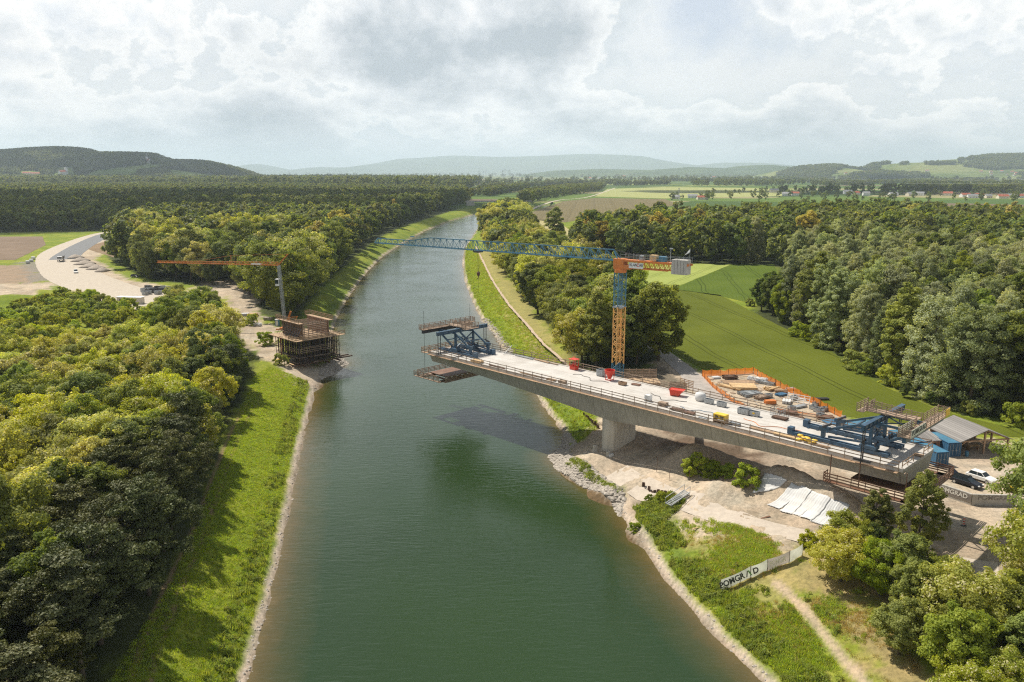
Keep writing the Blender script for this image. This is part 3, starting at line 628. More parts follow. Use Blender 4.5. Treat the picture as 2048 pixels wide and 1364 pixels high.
def crown_mesh(name, kind, H, Rd, nl, leaf, lobes, mat_, seed, z0=.22, flat=.5):
    rng = np.random.default_rng(seed); cen = []; nor = []; sz = []; rv = []; lob = []; cl = []
    K = max(6, lobes//6); t = z0+(1-z0)*(np.arange(K)+rng.random(K))/K*.97
    ang = np.cumsum(2.4+rng.normal(size=K)*.5); rr = rng.uniform(.30, .72, K); tall = kind in ('willow', 'poplar')
    for i in range(K):
        tt = (t[i]-z0)/(1-z0); R_ = Rd*env(kind, tt*.97+.03)
        if tt > .88: rr[i] *= .4
        c = np.array([math.cos(ang[i])*rr[i]*R_, math.sin(ang[i])*rr[i]*R_, t[i]*H*.94])
        lr = R_*rng.uniform(.36, .56)+Rd*.10; lob.append((c, lr))
        ax = np.array([1, 1, 1.5 if tall else .85]); n = max(5, int(lobes*2.6/K*(lr/(Rd*.5))**2))
        e1 = np.array([math.cos(ang[i]), math.sin(ang[i]), -.05 if tt < .6 else .25])
        for j in range(n):
            d = rng.normal(size=3); d[2] += .45; d += e1*.5; d /= np.linalg.norm(d)
            if kind == 'pine':
                q = c+e1*lr*rng.uniform(-.5, 1.25)+np.array([rng.normal()*.45, rng.normal()*.45, rng.normal()*.28])*lr; r2 = Rd*rng.uniform(.10, .19)
            else: q = c+d*ax*lr*rng.uniform(.72, 1.12); r2 = Rd*rng.uniform(.09, .20)
            if rng.random() < .10: q = c+d*ax*lr*1.32; r2 *= .8
            cl.append((q, r2, rng.random()))
    w = np.array([l[1]**1.8 for l in cl]); w /= w.sum(); cnt = rng.multinomial(nl, w); top = max(q[2] for q, _, _ in cl)
    for (c, lr, tone), m in zip(cl, cnt):
        d = rng.normal(size=(m, 3)); d /= np.linalg.norm(d, axis=1, keepdims=True)
        r = lr*rng.random(m)**.4*1.25
        axx = np.array([1.08, 1.08, .82]) if kind != 'pine' else np.array([1.3, 1.3, .4])
        p = c+d*r[:, None]*axx; out = c-np.array([0, 0, c[2]*.75]); out = out/(np.linalg.norm(out)+1e-6)
        nn_ = d*.8+out*.5+np.array([0, 0, .25])+rng.normal(size=(m, 3))*(.5 if kind != 'pine' else .9)
        cen.append(p); nor.append(nn_); sz.append(leaf*rng.uniform(.6, 1.3, m)); rv.append(np.clip(rng.normal(.2+.6*tone, .2, m), 0, 1))
    cen = np.concatenate(cen); cen[:, 2] = np.maximum(cen[:, 2], .15)
    return leaf_mesh(name, cen, np.concatenate(nor), np.concatenate(sz), mat_, rng, .7, np.concatenate(rv)), lob
def trunk_mesh(H, Rd, lob, seed, r0):
    rng = random.Random(seed); mb = MB(); top = H*.78
    pts = [(rng.uniform(-.02, .02)*H*min(1, k/2), rng.uniform(-.02, .02)*H*min(1, k/2), top*k/5) for k in range(6)]
    mb.tube(pts, [r0*(1.25 if k == 0 else 1-.15*k) for k in range(6)], 7)
    for c, lr in rng.sample(lob, min(7, len(lob))):
        z = max(H*.18, c[2]-Rd*.55); k = min(z/top*5, 4.9); i = int(k); f = k-i
        b = Vector(pts[i]).lerp(Vector(pts[i+1]), f); e = Vector(c)
        mid = b.lerp(e, .5)+Vector((0, 0, -.06*H*.4))
        mb.tube([b, mid, e], [r0*.45, r0*.3, r0*.12], 5)
    me = bpy.data.meshes.new('trunk'); me.from_pydata(mb.v, [], mb.f); me.materials.append(M['bark']); me.shade_smooth(); return me
# kind: (env, H, R, leaves, leaf size, lobes, material, trunk radius, crown start)
KINDS = dict(
    broad=('round', 15, 4.9, 24000, .36, 84, 'broad', .26, .14), dark=('round', 15, 4.5, 22000, .36, 76, 'dark', .26, .12),
    locust=('round', 11, 4.0, 24000, .28, 84, 'locust', .2, .18), poplar=('poplar', 20, 4.2, 22000, .38, 90, 'broad', .3, .12),
    willow=('willow', 22, 4.3, 28000, .38, 120, 'willow', .34, .03), pine=('pine', 13, 3.5, 26000, .24, 90, 'pine', .2, .18),
    gold=('round', 14, 4.2, 14000, .40, 60, 'gold', .22, .13), shrub=('shrub', 3.4, 2.5, 6000, .24, 30, 'shrub', .07, .05))
PROTO = {}
for ki, (k, (ev, H, Rd, nl, lf, lb, mt, tr, z0)) in enumerate(KINDS.items()):
    PROTO[k] = []
    for v in range(6 if k in ('broad', 'locust', 'willow', 'pine') else 4):
        me, lob = crown_mesh('crown', ev, H, Rd*(.86+.08*v), nl, lf, lb, LM[mt], 100*ki+v, z0)
        PROTO[k].append((me, trunk_mesh(H, Rd, lob, 100*ki+v, tr), H))
FAR = []
for v in range(5):
    me, lob = crown_mesh('far_crown', 'round', 14, 5.2, 1300, 1.1, 36, LM['far'], 900+v, .1); FAR.append(me)
def tree(kind, x, y, h, label, cat, group, name, rng, wide=1.0, z=None):
    me, tk, H = rng.choice(PROTO[kind]); s = h/H
    t = thing(name, label, cat, (x, y, (tz(x, y) if z is None else z)-.1), rng.uniform(0, 6.28), group)
    t.scale = (s*wide, s*wide, s)
    for nm, m in (('trunk', tk), ('crown', me)):
        o = bpy.data.objects.new(nm, m); C.objects.link(o); o.parent = t
    return t
rng = random.Random(11)
def scatter(poly, sp, seed, zp=GZ, frustum=True, maxn=100000):
    p = [P(a, b, zp) for a, b in poly]; arr = np.array(p); r = random.Random(seed)
    x0, y0 = arr.min(0); x1, y1 = arr.max(0); cell = {}; out = []
    tries = int((x1-x0)*(y1-y0)/(sp*sp)*7); cx = []
    for _ in range(tries): cx.append((r.uniform(x0, x1), r.uniform(y0, y1)))
    if not cx: return []
    A = np.array(cx); m = inside(A[:, 0], A[:, 1], p)
    if frustum: m &= (np.abs(A[:, 0]) < .67*(A[:, 1]+18)+6)
    for x, y in A[m]:
        k = (int(x//sp), int(y//sp)); ok = True
        for i in (-1, 0, 1):
            for j in (-1, 0, 1):
                for q in cell.get((k[0]+i, k[1]+j), ()):
                    if (q[0]-x)**2+(q[1]-y)**2 < sp*sp: ok = False
        if ok: cell.setdefault(k, []).append((x, y)); out.append((float(x), float(y)))
    return out
NAMES = dict(broad=('broadleaf_tree', 'tree'), dark=('broadleaf_tree', 'tree'), poplar=('poplar_tree', 'poplar'), locust=('locust_tree', 'locust tree'), willow=('willow_tree', 'willow'),
             pine=('pine_tree', 'pine'), gold=('golden_tree', 'golden tree'), shrub=('shrub', 'shrub'))
LOOK = dict(broad='green leafy tree', dark='deep green leafy tree', poplar='tall narrow green poplar', locust='yellow green blossoming locust tree', willow='tall silvery green willow', pine='dark bristly pine', gold='golden leaved tree', shrub='bushy green shrub')
REG = [  # polygon of trunk feet (photo pixels), plane height, spacing, kinds and weights, heights, where
    ([(-300, 1750), (100, 1500), (185, 1364), (290, 1180), (365, 1020), (400, 900), (360, 880), (250, 960), (120, 1080), (-300, 1100)], 7, 4.4, [('pine', .84), ('dark', .12), ('broad', .04)], (9.5, 16.5), 'among the dark pines above the near left grass bank'),
    ([(365, 1020), (405, 900), (440, 810), (478, 745), (455, 722), (400, 740), (350, 820), (300, 900)], 7, 4.8, [('dark', .25), ('pine', .25), ('broad', .25), ('locust', .25)], (8, 14), 'on the edge of the left wood above the mown bank'),
    ([(-700, 1100), (120, 1080), (250, 960), (350, 850), (400, 745), (330, 700), (230, 745), (60, 770), (-400, 800)], 7, 5.0, [('locust', .72), ('broad', .28)], (7.5, 13.5), 'in the sunlit wood of the left foreground'),
    ([(330, 690), (400, 740), (440, 718), (445, 680), (425, 655), (375, 640), (330, 645)], 5, 6.0, [('broad', .75), ('locust', .25)], (12, 15), 'between the left wood and the pale gravel yard'),
    ([(-60, 800), (330, 745), (330, 715), (200, 722), (-60, 735)], 5, 6.0, [('locust', .8), ('broad', .2)], (8, 11), 'at the far edge of the left wood facing the meadow'),
    ([(232, 525), (262, 545), (300, 560), (380, 566), (470, 575), (510, 600), (560, 640), (592, 632), (628, 588), (650, 560), (600, 520), (500, 500), (380, 490), (250, 490)], 5, 8.4, [('broad', .5), ('dark', .22), ('poplar', .13), ('locust', .15)], (15, 27), 'in the tall wood behind the small orange crane'),
    ([(650, 560), (690, 515), (740, 478), (800, 446), (900, 416), (936, 404), (930, 398), (800, 425), (700, 455), (600, 500)], 5, 11, [('broad', .55), ('dark', .35), ('gold', .1)], (18, 26), 'in the wood along the left bank of the canal'),
    ([(250, 488), (380, 488), (600, 500), (700, 455), (860, 412), (700, 415), (400, 430), (300, 440)], 5, 13, [('dark', .5), ('broad', .4), ('willow', .1)], (18, 25), 'in the deep wood behind the left bank'),
    ([(-150, 466), (0, 463), (280, 458), (290, 452), (-150, 452)], 5, 12, [('dark', .7), ('broad', .2), ('willow', .1)], (17, 22), 'on the shaded front edge of the far left wood'),
    ([(968, 470), (985, 500), (1010, 545), (1045, 590), (1085, 640), (1125, 690), (1165, 740), (1215, 742), (1270, 728), (1300, 700), (1300, 670), (1240, 620), (1180, 570), (1120, 530), (1060, 500), (1010, 470)], 5, 6.6, [('broad', .42), ('dark', .28), ('locust', .22), ('poplar', .08)], (13, 21), 'in the wood between the canal path and the crane'),
    ([(968, 470), (1060, 500), (1050, 460), (1030, 432), (990, 440)], 5, 11, [('broad', .7), ('locust', .3)], (18, 25), 'on the right bank where the canal bends away'),
    ([(1145, 512), (1250, 522), (1480, 526), (1560, 530), (1560, 500), (1400, 490), (1200, 490), (1150, 498)], 5, 11, [('dark', .3), ('broad', .35), ('willow', .17), ('gold', .18)], (20, 27), 'on the front of the tree belt behind the barley field'),
    ([(1160, 495), (1400, 488), (1560, 498), (2200, 520), (2200, 462), (1700, 458), (1400, 462), (1230, 468)], 5, 15, [('dark', .3), ('broad', .38), ('willow', .27), ('gold', .05)], (20, 27), 'in the mixed wood beyond the barley field'),
    ([(1580, 540), (1600, 600), (1570, 655), (1620, 672), (1700, 712), (1790, 765), (1900, 812), (2048, 845), (2300, 880), (2400, 640), (2000, 560)], 5, 6.6, [('willow', .82), ('poplar', .10), ('dark', .08)], (18, 26), 'in the silvery wood beyond the green crop field'),
    ([(1515, 632), (1530, 610), (1560, 600), (1580, 650), (1545, 645)], 5, 7, [('dark', .8), ('broad', .2)], (12, 15), 'at the left corner of the silvery wood'),
    ([(1580, 545), (2400, 640), (2400, 540), (1700, 505)], 5, 15, [('willow', .6), ('dark', .4)], (19, 24), 'deep inside the silvery wood'),
    ([(1050, 412), (1080, 400), (1130, 392), (1200, 382), (1210, 374), (1120, 382), (1060, 392), (1040, 404)], 5, 14, [('dark', .8), ('broad', .2)], (17, 22), 'in the dark belt beside the farm track'),
    ([(1860, 1400), (1950, 1560), (2400, 1600), (2300, 1180), (2040, 1200), (1995, 1260), (1900, 1255), (1810, 1215), (1770, 1240), (1805, 1320)], 5, 4.0, [('locust', .45), ('broad', .55)], (6, 10), 'in the thicket of the near right corner'),
    ([(1650, 1145), (1700, 1180), (1760, 1215), (1830, 1215), (1850, 1180), (1780, 1145), (1700, 1125)], 5, 3.8, [('broad', .6), ('dark', .2), ('locust', .2)], (5, 7.5), 'beside the lower end of the banner fence'),
    ([(-200, 680), (-40, 650), (40, 614), (130, 600), (210, 608), (290, 630), (340, 652), (330, 690), (230, 672), (120, 676), (40, 690)], 5, 5.0, [('shrub', 1)], (3.0, 6.0), 'on the sunny hump beside the gravel road'),
    ([(-200, 700), (40, 680), (230, 700), (330, 705), (200, 740), (-200, 760)], 5, 6.0, [('shrub', .7), ('locust', .3)], (4.0, 7), 'on the rough meadow left of the site'),
    ([(1590, 660), (1700, 718), (1790, 770), (1900, 818), (2048, 852), (2100, 870), (1900, 835), (1780, 785), (1690, 725), (1590, 672)], 5, 6.0, [('shrub', .8), ('dark', .2)], (3.0, 5.0), 'at the foot of the silvery wood'),
]
cand = []
for ri, (poly, zp, sp, kw, hr, where) in enumerate(REG):
    for x, y in scatter(poly, sp, 50+ri, zp):
        k = rng.choices([a for a, _ in kw], [b for _, b in kw])[0]
        cand.append((math.hypot(x, y)/(.5 if k == 'shrub' else 1), x, y, k, rng.uniform(*hr), where, ri))
cand.sort()
CAP = dict(tree=265, locust=265); capn = {}
stuffpts = []
for d, x, y, k, h, where, ri in cand:
    nm, cat = NAMES[k]; cc = capn.get(cat, 0)
    if cc >= 262 or d > 900: stuffpts.append((x, y, h, rng.random()*6.28, k)); continue
    if tz(x, y) < 1.0: continue
    capn[cat] = cc+1
    short = where.replace('in the ', '').replace('on the ', '')
    tree(k, x, y, h, LOOK[k]+' '+where, cat, LOOK[k]+'s '+where, nm, rng, rng.uniform(.85, 1.2) if k != 'willow' else rng.uniform(.8, 1.15))
print('INDIVIDUALS', capn, 'rest', len(stuffpts))
# trees that stand out one by one
def solo(kind, px, py, zp, h, label, wide=1.0):
    x, y = P(px, py, zp); return tree(kind, x, y, h, label, NAMES[kind][1], None, NAMES[kind][0], rng, wide)
solo('poplar', 1110, 492, 5, 27, 'lone rounded poplar standing in the pale field', 1.35)
solo('broad', 1316, 722, 5, 22, 'big tree right of the crane mast, shading the grey track', 1.05)
solo('dark', 1272, 728, 5, 19, 'dark tree directly behind the foot of the blue and ochre mast', 1.0)
solo('poplar', 1835, 1115, 5, 12.5, 'slender tree with bare lower trunk in front of the free deck end', .95)
solo('poplar', 1745, 1120, 5, 10.5, 'leafy tree left of the slender one, over the haul track', 1.15)
solo('broad', 1690, 1130, 5, 7.5, 'low bushy tree nearest the white sheeted slope', 1.0)
solo('broad', 2092, 1120, 5, 18, 'tall tree cut by the right picture edge beside the car pad', .95)
solo('locust', 2085, 1245, 5, 14, 'blossoming tree leaning in at the right picture edge', .9)
solo('broad', 1800, 1190, 5, 8.5, 'dense tree hiding the parked white van', 1.15)
solo('broad', 1890, 1215, 5, 6.5, 'rounded tree right of the one hiding the white van', 1.2)
for i, (px, py, h, lb) in enumerate([(1490, 1000, 3.6, 'dense round shrub left of the white sheeting'), (1392, 955, 3.2, 'dark shrub in the shade below the deck'), (1425, 962, 2.6, 'shrub half in shade between the deck shadow and the mound'),
                                     (1455, 968, 2.2, 'low shrub on the crest of the brown mound'), (1325, 990, 1.7, 'shrub behind the row of steel stubs'), (1300, 982, 1.4, 'small shrub at the upper end of the steel stubs'),
                                     (1615, 1108, 2.4, 'bright shrub touching the upper end of the banner fence'), (1270, 1020, 1.5, 'grey green shrub by the water below the stubs'),
                                     (560, 722, 3.0, 'bush in front of the left scaffold tower'), (530, 690, 4.0, 'bush left of the left scaffold tower'), (505, 650, 3.6, 'bush beside the sacks in the left gravel yard'), (1345, 640, 3.2, 'shrub on the grass strip between the two fields'), (1500, 612, 3, 'shrub by the sandy patch at the field corner')]):
    solo('shrub', px, py, 5 if py < 900 else 4, h, lb, 1.0)

def stuff(name, label, pts, meshes, seed=0):
    "uncountable growth: one object that scatters the given meshes; pts = (x, y, z, scale, rot)"
    col_ = bpy.data.collections.new(name+'_source')
    for i, me in enumerate(meshes):
        o = bpy.data.objects.new('%s_source_%d' % (name, i), me); col_.objects.link(o)
    A = np.array(pts, dtype=np.float32); me = bpy.data.meshes.new(name); me.vertices.add(len(A)); me.vertices.foreach_set('co', A[:, :3].ravel())
    for nme, c in (('sc', 3), ('rot', 4)):
        a = me.attributes.new(nme, 'FLOAT', 'POINT'); a.data.foreach_set('value', np.ascontiguousarray(A[:, c]))
    a = me.attributes.new('pick', 'INT', 'POINT'); a.data.foreach_set('value', np.random.default_rng(seed).integers(0, len(meshes), len(A)).astype(np.int32))
    o = bpy.data.objects.new(name, me); C.objects.link(o)
    ng = bpy.data.node_groups.new(name, 'GeometryNodeTree'); ng.interface.new_socket('Geometry', in_out='INPUT', socket_type='NodeSocketGeometry'); ng.interface.new_socket('Geometry', in_out='OUTPUT', socket_type='NodeSocketGeometry')
    gi = ng.nodes.new('NodeGroupInput'); go = ng.nodes.new('NodeGroupOutput')
    ci = ng.nodes.new('GeometryNodeCollectionInfo'); ci.inputs['Collection'].default_value = col_; ci.inputs['Separate Children'].default_value = True; ci.inputs['Reset Children'].default_value = True
    ip = ng.nodes.new('GeometryNodeInstanceOnPoints'); ip.inputs['Pick Instance'].default_value = True
    def na(n, t):
        q = ng.nodes.new('GeometryNodeInputNamedAttribute'); q.data_type = t; q.inputs['Name'].default_value = n; return q.outputs['Attribute']
    cr = ng.nodes.new('ShaderNodeCombineXYZ'); ng.links.new(na('rot', 'FLOAT'), cr.inputs[2])
    ng.links.new(gi.outputs[0], ip.inputs['Points']); ng.links.new(ci.outputs[0], ip.inputs['Instance']); ng.links.new(na('pick', 'INT'), ip.inputs['Instance Index'])
    ng.links.new(cr.outputs[0], ip.inputs['Rotation']); ng.links.new(na('sc', 'FLOAT'), ip.inputs['Scale']); ng.links.new(ip.outputs[0], go.inputs[0])
    md = o.modifiers.new('scatter', 'NODES'); md.node_group = ng
    return tag(o, label, None, kind='stuff')
def withz(lst, s0, s1, r, zf=None):
    A = np.array(lst); Z = terr(A[:, 0], A[:, 1]) if zf is None else zf(A[:, 0], A[:, 1])
    return [(x, y, z-.05, r.uniform(s0, s1), r.uniform(0, 6.28)) for (x, y), z in zip(lst, Z)]
# far woods: the left forest, belts over the plain
r = random.Random(5); fw = []
fw += withz(scatter([(-300, 452), (300, 452), (290, 440), (400, 430), (700, 412), (930, 398), (930, 384), (700, 380), (300, 376), (-300, 376)], 14, 71), .8, 1.7, r)
fw += withz(scatter([(-300, 376), (300, 376), (700, 380), (930, 384), (960, 368), (700, 362), (-300, 362)], 34, 72), 2.0, 3.0, r)
fw += [(x, y, GZ-.1, h/14, a) for x, y, h, a, k in stuffpts]
fw += withz(scatter([(1560, 500), (2200, 520), (2300, 460), (1700, 440), (1400, 455)], 14, 73), 1.3, 1.8, r)
for i in range(150):            # belts and copses over the plain
    py = 347.5+ (r.random()**1.6)*40; cx = r.uniform(-100, 2150)
    if 1020 < cx < 1680 and 371 < py < 402: continue
    if cx < 960 and py > 366: continue
    if cx > 1650 and py > 376 and r.random() < .7: continue
    x, y = P(cx, py, GZ); wd = y*r.uniform(.03, .14); dp = min(y*.06, r.uniform(30, 160)); n = int(min(90, wd*dp/(y*y*.00004)))
    for j in range(n):
        xx, yy = x+r.uniform(-wd, wd), y+r.uniform(-dp, dp); fw.append((xx, yy, GZ, r.uniform(.9, 1.5)*(1+y/9000), r.uniform(0, 6.28)))
for (a, b, c_, d_) in [((960, 392), (1045, 380), 60, 90), ((960, 378), (1240, 366), 60, 130), ((1230, 371), (1335, 369), 45, 60), ((1500, 366), (1700, 366), 40, 60), ((1340, 362), (1520, 364), 60, 90), ((1640, 372), (1980, 360), 110, 260), ((1840, 388), (1862, 388), 10, 8), ((1560, 383), (1572, 383), 8, 4), ((1700, 352), (2100, 352), 100, 120)]:
    A = Vector(P(*a, GZ)); B = Vector(P(*b, GZ))
    for j in range(d_*2):
        q = A.lerp(B, r.random()); fw.append((q.x+r.uniform(-c_, c_)*.3, q.y+r.uniform(-c_, c_), GZ, r.uniform(1.0, 1.6), r.uniform(0, 6.28)))
fw += withz(scatter([(1340, 402), (2200, 404), (2200, 384), (1560, 380), (1340, 392)], 55, 79), .6, 1.1, r)
stuff('forest', 'far woods and tree belts over the plain', fw, FAR, 3)

# grass, weeds and stones on the near banks
def tuft(name, n, h, wd, spread, m, seed, curve=.5):
    rg = np.random.default_rng(seed); v = []; f = []
    for i in range(n):
        a = rg.random()*6.28; rr = rg.random()**.5*spread; x, y = math.cos(a)*rr, math.sin(a)*rr; b = rg.random()*6.28; L = h*rg.uniform(.5, 1.15)
        dx, dy = math.cos(b), math.sin(b); px_, py_ = -dy*wd*.5, dx*wd*.5; c_ = curve*L*rg.uniform(.2, 1)
        k = len(v); v += [(x-px_, y-py_, 0), (x+px_, y+py_, 0), (x+dx*c_*.4+px_*.8, y+dy*c_*.4+py_*.8, L*.6), (x+dx*c_*.4-px_*.8, y+dy*c_*.4-py_*.8, L*.6), (x+dx*c_, y+dy*c_, L)]
        f += [(k, k+1, k+2, k+3), (k+3, k+2, k+4)]
    me = bpy.data.meshes.new(name); me.from_pydata(v, [], f); me.materials.append(m)
    at = me.attributes.new('rnd', 'FLOAT', 'FACE'); at.data.foreach_set('value', np.repeat(rg.random(n), 2).astype(np.float32)); me.update(); return me
GT = [tuft('grass_tuft', 34, .34, .06, .42, LM['grass'], s, .8) for s in (1, 2, 3)]
WT = [crown_mesh('weed', 'shrub', .8, .55, 240, .14, 8, LM['weed'], 700+s, .05)[0] for s in range(2)]+[tuft('reed', 40, .95, .07, .5, LM['weed'], 60+s, .5) for s in range(3)]
DT = [tuft('dry_tuft', 26, .38, .05, .4, LM['dry'], s, .5) for s in (7, 8)]
def patchy(s, seed, lo=.38, hi=.62):
    rg_ = np.random.default_rng(seed); return lambda x, y: rg_.random(len(x)) < sstep(fbm(x, y, s, seed), lo, hi)*(seg_dist(x, y, PATHW, False) > .9)
PATHW = poly3([(1552, 1150), (1610, 1200), (1680, 1280), (1760, 1364), (1880, 1500)])
def bank(poly, n, seed, dmin, dmax, zp=3.5, keep=None):
    p = [P(a, b, zp) for a, b in poly]; arr = np.array(p); rg = np.random.default_rng(seed)
    x = rg.uniform(arr[:, 0].min(), arr[:, 0].max(), n); y = rg.uniform(arr[:, 1].min(), arr[:, 1].max(), n)
    m = inside(x, y, p); x, y = x[m], y[m]; d = sdf(x, y, WPOLY); m = (d > dmin) & (d < dmax)
    if keep is not None: m &= keep(x, y)
    return list(zip(x[m].tolist(), y[m].tolist()))
LB = [(100, 1600), (230, 1364), (345, 1170), (440, 940), (510, 760), (540, 740), (600, 750), (650, 755), (640, 1000), (560, 1500), (500, 1700)]
RB = [(1235, 1020), (1290, 1000), (1330, 1030), (1420, 1040), (1560, 1100), (1700, 1150), (1800, 1300), (2000, 1600), (1900, 1750), (1500, 1500), (1240, 1120)]
RB2 = [(940, 470), (960, 520), (1000, 590), (1060, 660), (1130, 730), (1170, 790), (1200, 850), (1140, 870), (1060, 800), (930, 600), (920, 520)]
stuff('grass', 'short grass on the canal banks', withz(bank(LB, 90000, 1, 1.5, 40), .35, .8, r)+withz(bank(RB, 60000, 2, 1.6, 34, keep=patchy(9, 41, .47, .70)), .5, 1.2, r)+withz(bank(RB2, 60000, 3, 1.6, 15), .7, 1.3, r), GT, 1)
stuff('weeds', 'tall weeds along the water and on rough ground', withz(bank(LB, 22000, 4, 1.7, 4.4, keep=lambda x, y: fbm(x, y, 6, 3) > .44), .25, 1.0, r)+withz(bank(RB, 20000, 5, 1.5, 5.0, keep=lambda x, y: fbm(x, y, 6, 3) > .42), .25, 1.0, r)+withz(bank(RB, 3600, 6, 4, 30, keep=patchy(5, 9, .5, .75)), .2, .9, r)
      +withz(bank(RB2, 18000, 7, 1.4, 3.4, keep=lambda x, y: fbm(x, y, 7, 3) > .45), .3, .9, r)+withz(bank([(1120, 925), (1150, 920), (1240, 985), (1220, 990), (1140, 960)], 1500, 8, .8, 6, zp=1.5), .4, .9, r)+withz(bank([(1250, 990), (1340, 985), (1370, 1010), (1300, 1040)], 1200, 18, 2, 16), .4, 1.0, r), WT, 2)
stuff('dry_grass', 'dry stalks on the right bank', withz(bank(RB, 20000, 9, 4, 40, keep=patchy(7, 21, .42, .7)), .4, 1.0, r)+withz(bank(RB2, 20000, 10, 6, 22), .5, 1.1, r), DT, 4)
def stone(seed, s=.35):
    rg = random.Random(seed); bm = bmesh.new(); bmesh.ops.create_icosphere(bm, subdivisions=1, radius=s)
    for v in bm.verts: v.co = Vector((v.co.x*rg.uniform(.7, 1.3), v.co.y*rg.uniform(.7, 1.2), v.co.z*rg.uniform(.4, .8)))
    me = bpy.data.meshes.new('stone'); bm.to_mesh(me); bm.free(); me.materials.append(M['rock']); return me
ST = [stone(s) for s in range(5)]
ALLB = [(300, 1750), (480, 1364), (600, 880), (640, 740), (760, 500), (930, 420), (970, 430), (960, 640), (1180, 850), (1300, 1000), (1600, 1364), (1800, 1750)]
stuff('stones', 'rubble stones along the waterline', withz(bank(ALLB, 240000, 11, -.3, 1.2, zp=0), .2, .75, r)
      +withz(bank([(1095, 930), (1100, 890), (1135, 870), (1160, 905), (1200, 960), (1250, 1010), (1240, 1040), (1180, 1000)], 9000, 12, -.6, 3.0, zp=0), .5, 2.0, r)
      +withz(bank([(640, 760), (640, 740), (690, 715), (700, 730), (680, 750)], 1500, 13, -.8, 3.5, zp=0), .6, 2.2, r)
      +withz(bank([(1000, 690), (960, 640), (985, 640), (1040, 720), (1030, 740)], 2500, 14, -.4, 2.2, zp=0), .6, 1.8, r), ST, 5)

# ------------------------------------------------------------------ hills, far villages, pylons
def hillmat(name, a, b_, c_):
    m, nt, b = principled(name); g = nt.nodes.new('ShaderNodeNewGeometry'); pos = g.outputs['Position']
    c = ramp(nt, noise(nt, pos, .002, 5, .6), [(.38, a), (.5, b_), (.62, c_)])
    c = mixc(nt, .8, c, ramp(nt, noise(nt, pos, .03, 6, .75), [(.3, (.5, .5, .5)), (.7, (1.4, 1.4, 1.4))]), 'MULTIPLY')
    nt.links.new(c, b.inputs['Base Color']); b.inputs['Roughness'].default_value = 1; b.inputs['Specular IOR Level'].default_value = 0
    return m
class Hill:
    def __init__(s, sil, D, dep, amp=.1, seed=0, drop=0.0):
        s.D, s.dep, s.amp, s.seed = D, dep, amp, seed
        k = FPX*math.cos(PITCH)
        s.rx = np.array([((p-1024)/FPX)/(math.cos(PITCH)+math.sin(PITCH)*(682-q)/FPX) for p, q in sil])
        s.h = np.array([CH+D*(-math.sin(PITCH)+math.cos(PITCH)*(682-q)/FPX)/(math.cos(PITCH)+math.sin(PITCH)*(682-q)/FPX)-drop for p, q in sil])
    def z(s, X, Y):
        X = np.asarray(X, float); Y = np.asarray(Y, float)
        h = np.interp(X/s.D, s.rx, s.h, left=GZ-20, right=GZ-20); t = np.clip((Y-s.D)/s.dep, -1, 1)
        n = fbm(X, Y, s.dep*.5, s.seed, 5)-.5; n2 = fbm(X, Y, s.dep*.12, s.seed+3, 3)-.5
        pr = np.cos(t*np.pi/2)**1.3
        return GZ-12+(h-GZ+12)*pr*(1+s.amp*n*2*(np.abs(t)+.15))+n2*.05*(h-GZ)
    def mesh(s, name, m, label, nx=220, ny=40):
        xs = np.linspace(s.rx[0]-.001, s.rx[-1]+.001, nx)*s.D; yy = np.linspace(s.D-s.dep, s.D+s.dep, ny)
        YY, XX = np.meshgrid(yy, xs, indexing='ij'); o = grid_mesh(name, XX, YY, s.z(XX, YY)); o.data.materials.append(m); return tag(o, label, None, kind='structure')
    def at(s, px, py):
        r_ = ((px-1024)/FPX)/(math.cos(PITCH)+math.sin(PITCH)*(682-py)/FPX)
        y = np.linspace(s.D-s.dep, s.D+s.dep*.2, 500); x = r_*y; z = s.z(x, y); _, q, _ = sproj(x, y, z)
        i = int(np.argmax(q <= py)) if (q <= py).any() else 250
        return float(x[i]), float(y[i]), float(z[i])
H1 = Hill([(-500, 330), (-200, 312), (0, 308), (60, 303), (120, 300), (160, 302), (190, 313), (225, 311), (290, 311), (330, 325), (400, 326), (440, 334), (480, 346), (510, 357)], 4600, 1100, .1, 3)
H2 = Hill([(1555, 352), (1590, 339), (1620, 336), (1655, 334), (1690, 340), (1725, 341), (1765, 330), (1800, 326), (1850, 325), (1900, 319), (1960, 315), (2010, 313), (2070, 310), (2400, 300)], 7000, 1600, .12, 5)
H3 = Hill([(1040, 350), (1110, 341), (1200, 338), (1300, 340), (1380, 334), (1450, 337), (1490, 331), (1540, 330), (1600, 336), (1650, 338), (1740, 350)], 11000, 1800, .12, 7)
H4 = Hill([(430, 350), (480, 343), (515, 328), (545, 335), (575, 342), (640, 334), (700, 335), (760, 326), (800, 318), (850, 315), (905, 311), (1000, 314), (1070, 312), (1160, 308), (1240, 310), (1280, 312), (1335, 323), (1390, 331), (1450, 325), (1520, 326), (1600, 333), (1700, 341), (1800, 348)], 25000, 4500, .08, 9)
wooded = hillmat('wooded_hill', (.045, .07, .02), (.06, .09, .025), (.08, .11, .03))
H1.mesh('hills', hillmat('left_hill', (.17, .23, .06), (.19, .25, .07), (.22, .26, .08)), 'wooded hill with a meadow and two churches')
H2.mesh('hills', hillmat('right_hill', (.08, .11, .035), (.13, .17, .05), (.2, .22, .08)), 'wooded hill with vineyards on the right horizon')
H3.mesh('hills', wooded, 'low blue hills on the horizon'); H4.mesh('mountains', wooded, 'pale blue mountains far away', 400, 60)
